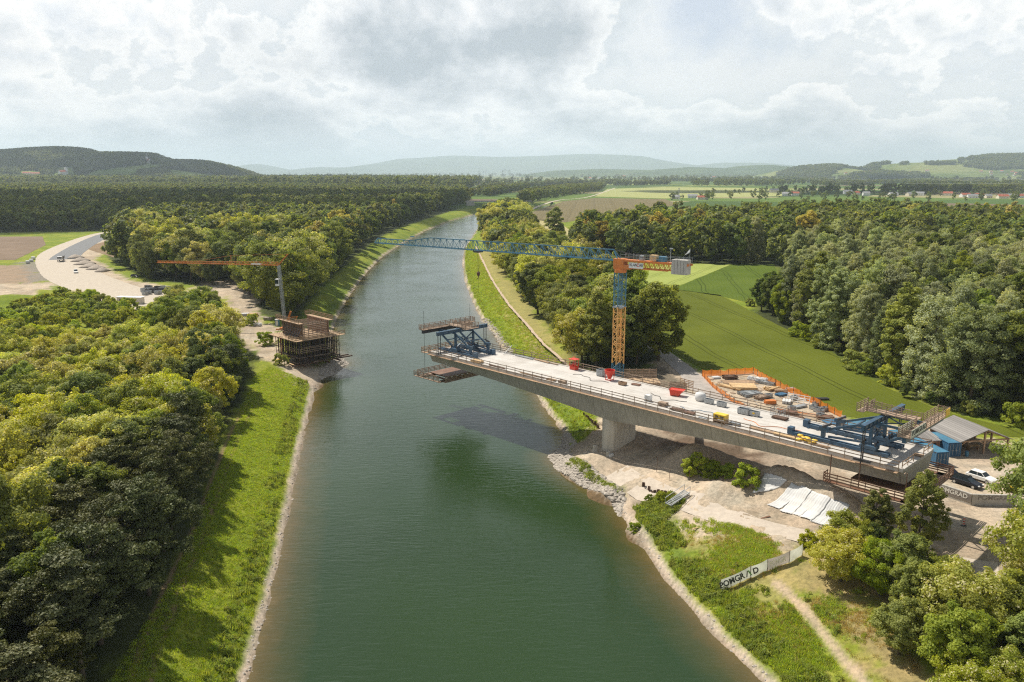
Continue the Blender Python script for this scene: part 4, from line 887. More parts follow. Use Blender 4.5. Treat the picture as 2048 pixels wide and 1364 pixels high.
def hill_trees(Hh, n, s0, s1, seed, skip=(), only=None):
    rg = np.random.default_rng(seed); x = rg.uniform(max(Hh.rx[0], -.72)*Hh.D, min(Hh.rx[-1], .72)*Hh.D, n); y = rg.uniform(Hh.D-Hh.dep*.98, Hh.D+Hh.dep*.15, n); z = Hh.z(x, y)
    px, py, _ = sproj(x, y, z); m = z > GZ
    for pl in skip: m &= ~inside(px, py, pl)
    if only is not None: m &= only(x, y)
    return [(a, b, c-1, rg.uniform(s0, s1), rg.uniform(0, 6.28)) for a, b, c in zip(x[m], y[m], z[m])]
meadow = [(175, 356), (180, 344), (230, 336), (270, 332), (318, 328), (322, 337), (370, 342), (470, 357), (345, 356), (340, 345), (318, 340), (280, 345), (268, 356)]
ht = hill_trees(H1, 26000, 1.1, 1.7, 21, [meadow, [(0, 356), (0, 350), (180, 350), (180, 356)], [(290, 334), (304, 334), (302, 320), (292, 320)], [(108, 353), (150, 353), (145, 335), (112, 335)], [(40, 356), (82, 356), (80, 342), (42, 342)]])
ht += hill_trees(H2, 15000, 1.6, 2.6, 22, only=lambda x, y: fbm(x, y, 420, 31) > .47)
stuff('hill_forest', 'woods covering the distant hills', ht, FAR, 6)

def church(px, py, Hh, s, label, rz):
    x, y, z = Hh.at(px, py); t = thing('church', label, 'church', (x, y, z-2*s), rz, None)
    MB().box(-9*s, 7*s, -4*s, 4*s, 0, 9*s).add([(-9*s, -4*s, 9*s), (-9*s, 4*s, 9*s), (-9*s, 0, 13*s), (7*s, -4*s, 9*s), (7*s, 4*s, 9*s), (7*s, 0, 13*s)], [(0, 2, 1), (3, 4, 5)]).build('nave', M['white'], t)
    MB().add([(-9.4*s, -4.6*s, 8.6*s), (7.4*s, -4.6*s, 8.6*s), (7.4*s, 0, 13.3*s), (-9.4*s, 0, 13.3*s), (-9.4*s, 4.6*s, 8.6*s), (7.4*s, 4.6*s, 8.6*s)], [(0, 1, 2, 3), (3, 2, 5, 4)]).build('roof', M['roofred'], t)
    tw = MB().box(7.1*s, 12*s, -2.5*s, 2.5*s, 0, 19*s).build('tower', M['white'], t)
    m = Matrix.Translation((9.5*s, 0, 0)); return t, tw
c1, tw = church(297, 326, H1, 1.9, 'white hilltop church with a tall pointed spire at the wood edge', 2.4)
MB().loft([[(9.5*1.9+math.cos(a)*r_, math.sin(a)*r_, z) for a in (0.79, 2.36, 3.93, 5.5)] for r_, z in ((6.4, 36), (3, 42), (.3, 58))]).build('spire', M['roofgrey'], tw)
c2, tw = church(126, 350, H1, 2.0, 'white church with red roof and square tower below the left hill', 1.2)
MB().box(6.9*2, 12.2*2, -2.7*2, 2.7*2, 38, 40).build('parapet', M['white'], tw)
def house(name, x, y, z, L, W, Hh_, rz, label, group, roof, wall='white'):
    t = thing(name, label, 'house', (x, y, z), rz, group); e = Hh_; r_ = Hh_+W*.32
    MB().add([(-L/2, -W/2, 0), (L/2, -W/2, 0), (L/2, W/2, 0), (-L/2, W/2, 0), (-L/2, -W/2, e), (L/2, -W/2, e), (L/2, W/2, e), (-L/2, W/2, e), (-L/2, 0, r_), (L/2, 0, r_)],
             [(0, 1, 5, 4), (1, 2, 6, 9, 5), (2, 3, 7, 6), (3, 0, 4, 8, 7)]).build('wall', M[wall], t)
    o = .5
    MB().loft([[(xx, -W/2-o, e-.25), (xx, 0, r_+.12), (xx, W/2+o, e-.25), (xx, W/2+o, e-.02), (xx, 0, r_+.42), (xx, -W/2-o, e-.02)] for xx in (-L/2-o, L/2+o)]).build('roof', M[roof], t)
    wb = MB()
    for k in range(3): wb.box(-L/2+L*(k+.6)/3.4, -L/2+L*(k+.6)/3.4+1.0, -W/2-.04, -W/2+.02, 1.0, 2.4)
    wb.build('windows', M['glass'], t)
    return t
hr = random.Random(8)
for i, (px, py, rf, wl) in enumerate([(1352, 398, 'roofgrey', 'cream'), (1385, 396, 'roofgrey', 'white'), (1404, 399, 'roofred', 'cream'), (1548, 385, 'roofgrey', 'cream'), (1572, 392, 'roofgrey', 'white'), (1590, 391, 'roofred', 'white'), (1695, 388, 'roofgrey', 'white'), (1712, 390, 'roofred', 'cream'), (1732, 391, 'roofgrey', 'white'),
                                      (1786, 392, 'roofgrey', 'white'), (1820, 392, 'roofgrey', 'cream'), (1838, 391, 'roofgrey', 'white'), (1893, 391, 'roofred', 'cream'), (1930, 394, 'roofred', 'white'), (1945, 396, 'roofgrey', 'white'), (1958, 394, 'roofred', 'white'), (1975, 396, 'roofgrey', 'cream'), (2005, 397, 'roofred', 'cream'), (2020, 395, 'roofgrey', 'white'), (2040, 396, 'roofred', 'white')]):
    x, y = P(px, py, GZ); s = y/1700
    house('village_house', x, y, GZ-.2, hr.uniform(13, 22)*s, hr.uniform(9, 11)*s, 5*s, hr.uniform(-.5, .5), 'small %s house with %s roof in the village beyond the right woods' % ('pale' if wl == 'cream' else 'white', 'red tiled' if rf == 'roofred' else 'grey'), 'houses of the village beyond the right woods', rf, wl)
for i in range(34):
    px = hr.uniform(1690, 1860) if i < 24 else hr.uniform(1960, 2048); py = hr.uniform(343, 352); x, y, z = H2.at(px, py)
    house('hillside_house', x, y, z-.5, hr.uniform(18, 30), 13, 9, hr.uniform(-1, 1), 'tiny white house with red roof at the foot of the right hill', 'houses along the foot of the right hill', 'roofred', hr.choice(['white', 'cream']))
for i in range(30):
    px = hr.uniform(1100, 1680); py = hr.uniform(351.5, 361); x, y = P(px, py, GZ)
    if y > 9000: continue
    house('plain_house', x, y, GZ, hr.uniform(14, 26)*y/4000, 11*y/4000, 7*y/4000, hr.uniform(-1, 1), 'tiny pale house among the tree rows of the far plain', 'houses scattered over the far plain', hr.choice(['roofred', 'roofgrey']), 'white')
for px, py, lb in [(54, 352, 'red roofed manor at the far left foot of the wooded hill'), (72, 353, 'small house right of the red roofed manor')]:
    x, y, z = H1.at(px, py); house('house', x, y, z-.5, 34, 18, 14, .4, lb, None, 'roofred', 'cream')
def pylon(x, y, h, rz, label, group):
    t = thing('pylon', label, 'pylon', (x, y, GZ), rz, group); b = MB(); w0, w1 = h*.1, h*.02; k = h*.006
    lv = [0, .18, .34, .48, .6, .7, .8, .9, 1.0]
    cs = [[Vector((i*(w0+(w1-w0)*min(1, l/.7)), j*(w0+(w1-w0)*min(1, l/.7)), l*h)) for i, j in ((-1, -1), (1, -1), (1, 1), (-1, 1))] for l in lv]
    for a, c in zip(cs, cs[1:]):
        for i in range(4): b.bar(a[i], c[i], k*1.4); b.bar(a[i], c[(i+1) % 4], k)
    b.build('mast', M['galv'], t); a_ = MB()
    for l, wd in ((.72, .2), (.84, .24), (.95, .14)):
        a_.bar((-h*wd, 0, l*h), (h*wd, 0, l*h), k*2); a_.bar((-h*wd, 0, l*h), (0, 0, l*h+h*.05), k); a_.bar((h*wd, 0, l*h), (0, 0, l*h+h*.05), k)
    a_.build('crossarms', M['galv'], t)
for px, py, hh in [(958, 356, 45), (967, 355, 42), (1005, 357, 55), (1010, 354, 48), (1018, 357, 55), (972, 353, 45), (1120, 356, 45)]:
    x, y = P(px, py, GZ); pylon(x, y, hh*y/5200, .3, 'grey lattice pylon in the far row on the horizon', 'pylons on the horizon above the woods')
for px, py, hh, lb in [(1357, 402, 23, 'thin lattice pylon above the trees right of the lone poplar'), (1617, 374, 50, 'grey lattice pylon carrying wires towards the village')]:
    x, y = P(px, py, GZ); pylon(x, y, hh, .9, lb, None)
x0, y0 = P(1617, 374, GZ)
for i, (px, py, z2) in enumerate([(2130, 392, 25), (2130, 384, 25), (2140, 400, 25)]):
    x1, y1 = P(px, py+20, GZ); A = Vector((x0, y0, GZ+40-i*6)); B = Vector((x1, y1, 48-i*3)); pts = []
    for k in range(25):
        t_ = k/24; q = A.lerp(B, t_); q.z -= 12*4*t_*(1-t_)*.6; pts.append(q)
    o = MB().tube(pts, .12, 4).build('power_line', M['galv']); tag(o, ('top', 'middle', 'lowest')[i]+' sagging power line from the pylon across the village', 'power line')
# road bridge far up the canal
x, y = P(950, 407, 8); t = thing('far_bridge', 'small pale concrete road bridge far up the canal', 'bridge', (x, y, 0), .25)
MB().box(-14, 90, -5, 5, 10.2, 11.4).build('deck', M['conc2'], t); MB().box(-14, 90, -5.2, -4.9, 11.4, 12.3).box(-14, 90, 4.9, 5.2, 11.4, 12.3).build('parapet', M['conc2'], t)
MB().add([(-14, -5, 4), (0, -5, 4), (-3, -5, 10.2), (-14, -5, 10.2), (-14, 5, 4), (0, 5, 4), (-3, 5, 10.2), (-14, 5, 10.2)], [(0, 1, 2, 3), (7, 6, 5, 4), (0, 4, 5, 1), (1, 5, 6, 2), (2, 6, 7, 3), (3, 7, 4, 0)]).build('abutment', M['conc2'], t)

# ------------------------------------------------------------------ haze
hz_ = MB().box(-34000, 34000, -120, 40000, -8, 800).build('haze', None); tag(hz_, 'thin summer haze', None, kind='stuff')
m = bpy.data.materials.new('haze'); m.use_nodes = True; nt = m.node_tree; nt.nodes.clear(); o = nt.nodes.new('ShaderNodeOutputMaterial'); pv = nt.nodes.new('ShaderNodeVolumePrincipled')
pv.inputs['Color'].default_value = (.72, .85, 1.0, 1); pv.inputs['Density'].default_value = 6.5e-5; pv.inputs['Anisotropy'].default_value = .25; nt.links.new(pv.outputs[0], o.inputs['Volume']); hz_.data.materials.append(m)

# ------------------------------------------------------------------ the bridge (local: x along the deck from the tip, y across, z from deck top)
rr = random.Random(77)
L_, W_ = 104.0, 12.1
br = thing('bridge', 'long concrete bridge cantilever balanced on one wall pier, still under construction', 'bridge', TIP, BROT)
def depth(s): return 2.5+2.5*(max(0, 1-abs(s-51.5)/52))**1.6
rings = []
for i in range(71):
    s = L_*i/70; d = depth(s)
    rings.append([(s, .12, -.42), (s, .35, -.62), (s, 1.25, -d), (s, W_-1.25, -d), (s, W_-.35, -.62), (s, W_-.12, -.42)])
MB().loft([[Vector(p) for p in r_] for r_ in rings]).build('girder', M['conc'], br)
sl = MB().box(0, L_, 0, W_, -.42, 0).box(0, L_, 0, .35, 0, .12).box(0, L_, W_-.35, W_, 0, .12).build('deck_slab', M['deck'], br)
pr = MB()
n_ = 10; hw, hl = 1.5, 4.2
prof = [(hw*math.cos(a), hl-1.5+1.5*math.sin(a)) for a in [math.pi*k/n_ for k in range(n_+1)]]+[(-hw*math.cos(a), -(hl-1.5)-1.5*math.sin(a)) for a in [math.pi*k/n_ for k in range(n_+1)]]
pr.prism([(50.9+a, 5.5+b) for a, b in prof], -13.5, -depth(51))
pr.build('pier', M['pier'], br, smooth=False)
def railing(mb, p0, p1, h=1.1, step=2.4, rails=3, t=.12, jit=.02, r=rr, post=.09):
    p0 = Vector(p0); p1 = Vector(p1); n = max(1, round((p1-p0).length/step))
    for i in range(n+1):
        q = p0.lerp(p1, i/n); mb.bar(q, q+Vector((r.uniform(-.02, .02), r.uniform(-.02, .02), h+.12)), post)
    for k in range(rails):
        z = h*(k+1)/rails-.04
        for i in range(n): mb.bar(p0.lerp(p1, i/n)+Vector((0, 0, z+r.uniform(-jit, jit))), p0.lerp(p1, (i+1)/n)+Vector((0, 0, z+r.uniform(-jit, jit))), .05, t)
    return mb
for wv, nm in ((-.25, 'near'), (W_+.25, 'far')):
    mb = MB(); railing(mb, (1, wv, -.25), (L_-.5, wv, -.25), 1.45, 2.5, 3, .13); 
    for i in range(43):
        s = 1+i*2.46; mb.bar((s, wv, -.5), (s, wv+(.5 if wv < 0 else -.5), -.35), .1)
    mb.build('railing', M['timber_o'], br)
MB().box(.5, L_-.5, -.75, -.02, -.50, -.44).build('walkway_boards', M['timber'], br)
e_ = MB(); railing(e_, (0.2, 0, 0), (0.2, W_, 0), 1.1, 2.2, 3); railing(e_, (-1.6, -.6, -.2), (-1.6, 9, -.2), 1.1, 2.2, 3); railing(e_, (-1.6, -.6, -.2), (1, -.6, -.2), 1.1, 2.2, 3)
e_.box(-1.7, 0, -.7, 9, -.35, -.25).build('tip_walkway', M['timber'], br)
e_ = MB(); railing(e_, (L_-.2, 0.2, 0), (L_-.2, 4.5, 0), 1.1, 2.2, 2); railing(e_, (L_-.2, 8.5, 0), (L_-.2, W_, 0), 1.1, 2.2, 2); e_.build('end_railing', M['timber'], br)
rb = MB()
for i in range(46): rb.bar((-.9, .8+i*.24, -.25), (.02, .8+i*.24, -.25), .035)
rb.build('starter_bars', M['rust'], br)

# formwork travellers: local x points outward past the deck end (0 = deck edge), y across, z from deck top
def traveller(name, label, loc, rz, kind):
    t = thing(name, label, 'form traveller', loc, rz)
    ya, yb = 3.6, 8.9
    for y in (ya, yb):
        b = MB(); x0 = -18 if kind == 'end' else -12.5
        b.box(x0, -3.2 if kind == 'end' else -.6, y-.55, y-.22, .12, .62).box(x0, -3.2 if kind == 'end' else -.6, y+.22, y+.55, .12, .62)
        for k in range(int((-3-x0)/1.5)): b.box(x0+.4+k*1.5, x0+.65+k*1.5, y-.8, y+.8, 0, .12)
        b.box(x0-.5, x0+.3, y-.5, y+.5, .1, 1.2)
        b.build('rail_beam', M['blue'], t)
        f = MB()        # truss frame standing on the rail
        xb, xm, xt = -13.0, -6.0, -6.0
        if kind != 'end': xb = -11.0
        f.bar((xb, y, .8), (xb, y, 2.1), .55, .55).bar((xb-.6, y, 2.2), (xb+1.0, y, 2.2), .6, .55)
        f.bar((xm, y, .75), (xm, y, 4.4), .42, .45)
        f.bar((xb+.3, y, 2.0), (xm, y, 4.5), .26, .32)
        f.bar((xb+.8, y, 1.0), (xm-.2, y, 1.5), .26, .3)
        f.bar((xm, y, .9), (-.2, y, 4.3), .28, .34)
        f.bar((xm, y, 4.6), (-.1, y, 4.6), .26, .34)
        f.box(xm-1.3, xm+1.1, y-.75, y+.75, .75, 1.25)
        f.build('truss_frame', M['blue'], t)
        j = MB()
        for dx in (-.9, .9): j.tube([(xm+dx, y-.45, .8), (xm+dx, y-.45, 1.9)], .14, 8).tube([(xm+dx, y+.45, .8), (xm+dx, y+.45, 1.9)], .14, 8)
        j.tube([(xb, y-.5, 2.5), (xb+1.1, y-.1, 3.1)], .22, 8); j.build('jack', M['dark'], t)
    cb = MB(); x = -5.4
    cb.box(x-.2, x+.2, -1.3, 13.8, 4.7, 5.4).box(x-.32, x+.32, -1.3, 13.8, 4.66, 4.74).box(x-.32, x+.32, -1.3, 13.8, 5.38, 5.46)
    for k in range(11): cb.box(x-.3, x+.3, -1.1+k*1.46, -1.02+k*1.46, 4.7, 5.4)
    cb.build('cross_beam', M['blue'], t)
    br_ = MB(); br_.bar((-6, ya, 1.2), (-6, yb, 4.4), .2).bar((-6, yb, 1.2), (-6, ya, 4.4), .2).bar((-6, ya, 3.0), (-6, yb, 3.0), .22).bar((-3, ya, 2.7), (-3, yb, 2.7), .2).bar((-9, ya, 3.1), (-9, yb, 3.1), .22)
    br_.bar((-6, ya, 4.5), (-.2, yb, 4.6), .15).bar((-6, yb, 4.5), (-.2, ya, 4.6), .15); br_.build('cross_bracing', M['blue'], t)
    fb = MB(); fb.box(.0, .5, -1.6, 13.4, 4.3, 5.05).box(-.12, .62, -1.6, 13.4, 5.0, 5.08).build('front_beam', M['dark'] if kind != 'end' else M['blue'], t)
    hg = MB()
    for y in (-1.0, -.3, 12.8, 13.5):
        zb = -4.6 if kind != 'end' and 0 else (-.2 if y in (-1.0, -.3) else .3)
        hg.bar((-5.4, y, 4.7), (-5.4, y, zb), .12)
    if kind != 'end':
        for y in (-1.0, 12.9): hg.bar((.25, y, 4.3), (.25, y, -5.2), .05).bar((.25, y, 5.0), (.25, y, 9.5), .05)
    hg.bar((-6.6, -.6, .15), (-4.2, -.6, .15), .35, .3).build('hanger_rod', M['dark'], t)
    gw = MB()            # gangway on top and timber walk along the front beam
    z = 5.15; gw.box(-.5, 1.1, -1.9, 13.7, z, z+.1)
    railing(gw, (1.05, -1.9, z), (1.05, 13.7, z), 1.15, 1.6, 4, .10); railing(gw, (-.5, -1.9, z), (-.5, 4.5, z), 1.15, 1.6, 4, .10); railing(gw, (-.5, 7.6, z), (-.5, 13.7, z), 1.15, 1.6, 4, .10)
    railing(gw, (-.5, -1.9, z), (1.05, -1.9, z), 1.15, .8, 4, .10); railing(gw, (-.5, 13.7, z), (1.05, 13.7, z), 1.15, .8, 4, .10); gw.build('front_walkway', M['timber_o'], t)
    g2 = MB(); g2.box(-7.6, -.6, 5.2, 7.2, 5.68, 5.78); railing(g2, (-7.6, 5.2, 5.75), (-.6, 5.2, 5.3), 1.15, 1.5, 4, .10); railing(g2, (-7.6, 7.2, 5.75), (-.6, 7.2, 5.3), 1.15, 1.5, 4, .10)
    railing(g2, (-7.6, 4.2, 5.75), (-7.6, 8.2, 5.75), 1.15, 1.3, 4, .10); railing(g2, (-8.6, 4.2, 5.75), (-8.6, 8.2, 5.75), 1.15, 1.3, 4, .10); g2.box(-8.7, -7.6, 4.2, 8.2, 5.66, 5.74); g2.build('gangway', M['timber_o'], t)
    if kind == 'tip':
        lo = MB(); lo.box(-4.6, 1.6, 2.4, 10.4, -5.55, -5.4); lo.build('form_floor', M['ply'], t)
        bm_ = MB()
        for y in (1.6, 3.2, 4.8, 6.4, 8.0, 9.6, 11.2): bm_.box(-5.2, 2.2, y-.12, y+.12, -5.95, -5.6)
        for x in (-4.6, 1.6): bm_.box(x-.2, x+.2, -.8, 13.0, -6.4, -5.95)
        bm_.build('form_beams', M['rust'], t)
        sp = MB(); z = -6.1
        for xx in (2.3, 3.3): sp.box(xx-.5, xx+.5, .6, 12.4, z-.08, z)
        railing(sp, (3.8, .6, z), (3.8, 12.4, z), 1.2, 1.8, 4, .16); railing(sp, (-5.2, -.6, z), (3.8, -.6, z), 1.2, 1.8, 4, .16); railing(sp, (-5.2, -1.7, z), (3.0, -1.7, z), 1.2, 1.8, 4, .16)
        railing(sp, (-6.4, .6, z), (-6.4, 12.4, z), 1.2, 1.8, 4, .16); railing(sp, (-5.2, 13.4, z), (3.8, 13.4, z), 1.2, 1.8, 4, .16); sp.box(-5.2, 3.8, -1.7, -.6, z-.1, z).box(-6.4, -5.4, .6, 12.4, z-.1, z).box(-5.2, 3.8, 12.6, 13.4, z-.1, z)
        sp.build('hanging_walkway', M['timber_o'], t)
        ye = MB(); ye.box(3.82, 3.9, -.7, -.35, z-.5, z+.5).box(-5.3, -5.15, -1.9, -1.6, z-.5, z+.6); ye.box(3.0, 3.85, -1.75, -.5, z-.45, z-.12).build('edge_guard', M['yellow'], t)
    else:
        sp = MB(); z = -4.0
        sp.box(-10.2, 1.8, -1.6, -.3, z-.12, z); railing(sp, (-10.2, -1.6, z), (1.8, -1.6, z), 1.3, 2.0, 3, .18); railing(sp, (-10.2, -.3, z), (-10.2, -1.6, z), 1.3, 1.2, 3, .18)
        sp.box(.5, 2.4, -1.6, 14.2, z-.12, z); railing(sp, (2.4, -1.6, z), (2.4, 14.2, z), 1.3, 2.0, 4, .18); railing(sp, (-4, 14.2, z), (2.4, 14.2, z), 1.3, 2.0, 4, .18); sp.box(-4, 2.4, 13.0, 14.2, z-.12, z)
        sp.box(-7.5, .5, 1.5, 11.0, z+.2, z+.35)
        for x in (-9.6, -5.4, .9): sp.bar((x, -.9, z), (x, -.9, 0), .12)
        sp.build('hanging_walkway', M['ply'], t)
        ye = MB(); ye.box(1.12, 1.17, 11.9, 13.6, 5.25, 6.3).build('yellow_panel', M['yellow'], t)
    return t
tr1 = traveller('form_traveller', 'blue steel form traveller at the deck tip over the water, forms hanging below', TIP, BROT+math.pi, 'tip')
# outward axis of the tip traveller is -x of the bridge; shift so that y still runs 0..W across
tr1.location = TIP+WA*W_
pe = TIP+SA*L_
tr2 = traveller('form_traveller', 'blue steel form traveller with long rail beams at the landward deck end', pe, BROT, 'end')
def text(name, body, size, m, parent, loc, rot, ext=.01, sx=1.0, bold=.0):
    cu = bpy.data.curves.new(name, 'FONT'); cu.body = body; cu.size = size; cu.extrude = ext; cu.offset = bold; cu.align_x = 'LEFT'; cu.align_y = 'BOTTOM'
    o = bpy.data.objects.new(name, cu); C.objects.link(o); dg = bpy.context.evaluated_depsgraph_get(); me = bpy.data.meshes.new_from_object(o.evaluated_get(dg))
    bpy.data.objects.remove(o); o = bpy.data.objects.new(name, me); C.objects.link(o); me.materials.clear(); me.materials.append(m)
    o.parent = parent; o.location = loc; o.rotation_euler = rot; o.scale = (sx, 1, 1); return o
# white cloth with the firm's lettering on the near half of the front walkway
bn = MB(); bn.box(1.14, 1.17, -1.8, 3.6, 5.15, 6.35).build('banner', M['banner'], tr2)
bnr = [c for c in bpy.data.objects if c.parent == tr2 and c.name.startswith('banner')][0]
text('lettering', 'POMGRAD', 1.05, M['ink'], bnr, (1.19, -1.6, 5.3), (R(90), 0, R(90)), .01, 1.05, .02)
MB().box(-.56, -.52, -1.8, 3.6, 5.2, 6.35).build('banner', M['banner'], tr2)

# ------------------------------------------------------------------ things on the deck
def dk(name, label, cat, px, py, rz=0, group=None, z=0.0):
    s, wv = SW(px, py); s = min(max(s, .5), L_-.5); wv = min(max(wv, .8), W_-.8); return thing(name, label, cat, BW(s, wv, 15+z), BROT+rz, group)
def bin_open(t, L=1.6, Wd=1.0, H=.8, m='galv', th=.05, base=.12):
    MB().box(-L/2, L/2, -Wd/2, -Wd/2+th, base, H).box(-L/2, L/2, Wd/2-th, Wd/2, base, H).box(-L/2, -L/2+th, -Wd/2+th, Wd/2-th, base, H).box(L/2-th, L/2, -Wd/2+th, Wd/2-th, base, H).box(-L/2+th, L/2-th, -Wd/2+th, Wd/2-th, base, base+th).build('tub', M[m], t)
    r_ = MB(); r_.box(-L/2-.03, L/2+.03, -Wd/2-.03, -Wd/2+.04, H, H+.06).box(-L/2-.03, L/2+.03, Wd/2-.04, Wd/2+.03, H, H+.06).box(-L/2-.03, -L/2+.04, -Wd/2+.04, Wd/2-.04, H, H+.06).box(L/2-.04, L/2+.03, -Wd/2+.04, Wd/2-.04, H, H+.06)
    for k in range(5): r_.box(-L/2+.1+k*(L-.25)/4, -L/2+.16+k*(L-.25)/4, -Wd/2-.03, -Wd/2, base, H)
    r_.build('rim', M[m], t)
    f = MB()
    for i in (-1, 1):
        for j in (-1, 1): f.box(i*L*.4-.07, i*L*.4+.07, j*Wd*.4-.07, j*Wd*.4+.07, 0, base)
    f.build('feet', M['dark'], t)
t = dk('man_basket', 'red crane man basket with a flat canopy on the deck by the far railing', 'crane basket', 1148, 739)
MB().box(-.75, .75, -.55, .55, .05, .12).box(-.75, .75, -.57, -.53, .12, .75).box(-.75, .75, .53, .57, .12, .75).box(-.77, -.73, -.55, .55, .12, .75).box(.73, .77, -.55, .55, .12, .75).build('cage', M['red'], t)
b = MB()
for i in (-1, 1):
    for j in (-1, 1): b.bar((i*.72, j*.52, .1), (i*.72, j*.52, 2.2), .07)
railing(b, (-.75, -.55, .7), (.75, -.55, .7), .5, .75, 2, .05); railing(b, (-.75, .55, .7), (.75, .55, .7), .5, .75, 2, .05); b.build('frame', M['red'], t)
MB().box(-.95, .95, -.75, .75, 2.2, 2.28).bar((-.7, 0, 2.3), (0, 0, 2.8), .05).bar((.7, 0, 2.3), (0, 0, 2.8), .05).build('canopy', M['red'], t)
t = dk('concrete_bucket', 'red concrete skip bucket standing beside the crane mast', 'concrete bucket', 1219, 760)
MB().loft([[(r_*math.cos(a), r_*math.sin(a), z) for a in [2*math.pi*k/14 for k in range(14)]] for r_, z in ((.35, .35), (.5, .8), (.95, 1.6), (1.0, 2.0))], False).build('hopper', M['red'], t)
b = MB()
for k in range(4):
    a = math.pi/4+k*math.pi/2; b.bar((.8*math.cos(a), .8*math.sin(a), 0), (.95*math.cos(a), .95*math.sin(a), 2.0), .09); b.bar((.8*math.cos(a), .8*math.sin(a), .08), (.8*math.cos(a+math.pi/2), .8*math.sin(a+math.pi/2), .08), .08)
b.tube([(1.0*math.cos(2*math.pi*k/16), 1.0*math.sin(2*math.pi*k/16), 2.0) for k in range(17)], .06, 5); b.build('frame', M['red'], t)
t = dk('tipping_skip', 'bright red tipping skip with a sloping front lip', 'skip', 1352, 791, R(15))
MB().loft([[Vector(p) for p in r_] for r_ in ([(-.9, -.7, .15), (.6, -.7, .15), (1.5, -.75, 1.15), (-1.1, -.75, 1.15)], [(-.9, .7, .15), (.6, .7, .15), (1.5, .75, 1.15), (-1.1, .75, 1.15)])], True).build('tub', M['red'], t)
MB().box(-.9, -.6, -.6, .6, 0, .15).box(.3, .6, -.6, .6, 0, .15).box(-1.15, 1.5, -.8, -.75, 1.1, 1.22).box(-1.15, 1.5, .75, .8, 1.1, 1.22).box(-1.18, -1.1, -.8, .8, 1.1, 1.22).build('rim', M['red'], t)
MB().box(-1.0, 1.25, -.66, .66, 1.0, 1.08).build('load', M['rubble'], t)
t = dk('bulk_bag', 'round white bulk bag right of the tipping skip', 'bulk bag', 1400, 801)
MB().loft([[(r_*math.cos(a)*(1+.06*math.sin(3*a+z)), r_*math.sin(a)*(1+.05*math.cos(2*a)), z) for a in [2*math.pi*k/16 for k in range(16)]] for r_, z in ((.75, 0), (.95, .3), (1.0, .9), (.85, 1.35), (.45, 1.5))]).build('bag', M['whitesheet'], t, smooth=True)
MB().tube([(-.5, 0, 1.35), (-.3, 0, 1.8), (.1, 0, 1.45)], .04, 5).tube([(.5, .1, 1.35), (.35, .1, 1.75), (0, .1, 1.45)], .04, 5).build('loop', M['white'], t)
for px, py, lb in [(1418, 807, 'grey steel bin beside the white bulk bag'), (1443, 813, 'grey steel bin second along from the white bulk bag'), (1488, 828, 'larger grey steel bin facing the storage yard'), (1509, 832, 'grey steel bin with a yellow label at the end of the row')]:
    t = dk('steel_bin', lb, 'steel bin', px, py, R(3), 'grey steel bins along the far railing'); bin_open(t, 2.0 if px == 1488 else 1.5, 1.1 if px == 1488 else .9, .95 if px == 1488 else .8)
    if px == 1509: MB().box(-.2, .2, -.52, -.485, .45, .7).build('label_plate', M['yellow'], t)
def stack(t, n, L, wd, h, m, lay=3, r=rr, tw=.05, nm='boards'):
    b = MB()
    for k in range(lay):
        for i in range(n):
            y = -wd/2+(i+.5)*wd/n; a = r.uniform(-tw, tw); c = Vector((r.uniform(-.08, .08), y, .1+h*(k+.5)/lay)); d = Vector((math.cos(a), math.sin(a), 0))*(L*r.uniform(.88, 1.0)/2)
            b.bar(c-d, c+d, wd/n*.85, h/lay*.85)
    b.build(nm, M[m], t); MB().box(-L*.35, -L*.35+.1, -wd/2, wd/2, 0, .1).box(L*.35, L*.35+.1, -wd/2, wd/2, 0, .1).build('bearers', M['timber_o'], t)
t = dk('grey_crate', 'grey slatted crate against the far railing left of the red bucket', 'crate', 1202, 752); bin_open(t, 1.5, 1.2, 1.3, 'galv')
t = dk('pallet', 'wooden pallet box right of the red bucket', 'pallet', 1245, 770); bin_open(t, 1.4, 1.0, .55, 'timber')
t = dk('pallet', 'low reddish pallet lying flat in mid deck', 'pallet', 1272, 770, .2); stack(t, 7, 1.9, 1.2, .1, 'ply', 1)
t = dk('generator', 'yellow topped generator on a timber crate by the near railing', 'generator', 1440, 846, 0)
MB().box(-1.1, 1.1, -.6, .6, .75, 1.55).build('housing', M['yellow'], t, bevel=.06)
MB().box(-1.15, 1.15, -.65, .65, .0, .12).box(-1.1, -.95, -.6, .6, .12, .75).box(.95, 1.1, -.6, .6, .12, .75).box(-.95, .95, -.6, -.5, .3, .6).box(-.95, .95, .5, .6, .3, .6).build('crate', M['timber'], t)
MB().box(-.7, -.2, -.63, -.595, .9, 1.3).box(.2, .8, -.63, -.595, .9, 1.3).build('vent', M['dark'], t)
t = dk('tank_crate', 'white liquid tank in a cage by the near railing', 'tank', 1296, 802); MB().box(-.5, .5, -.45, .45, .15, 1.15).build('tank', M['white'], t, bevel=.08)
b = MB()
for k in range(5):
    for z in (-.49, .49): b.bar((-.5+k*.25, z, .12), (-.5+k*.25, z, 1.2), .03)
for z in (.3, .7, 1.15): b.bar((-.54, -.5, z), (.54, -.5, z), .03).bar((-.54, .5, z), (.54, .5, z), .03)
b.box(-.55, .55, -.5, .5, 0, .12).build('cage', M['galv'], t)
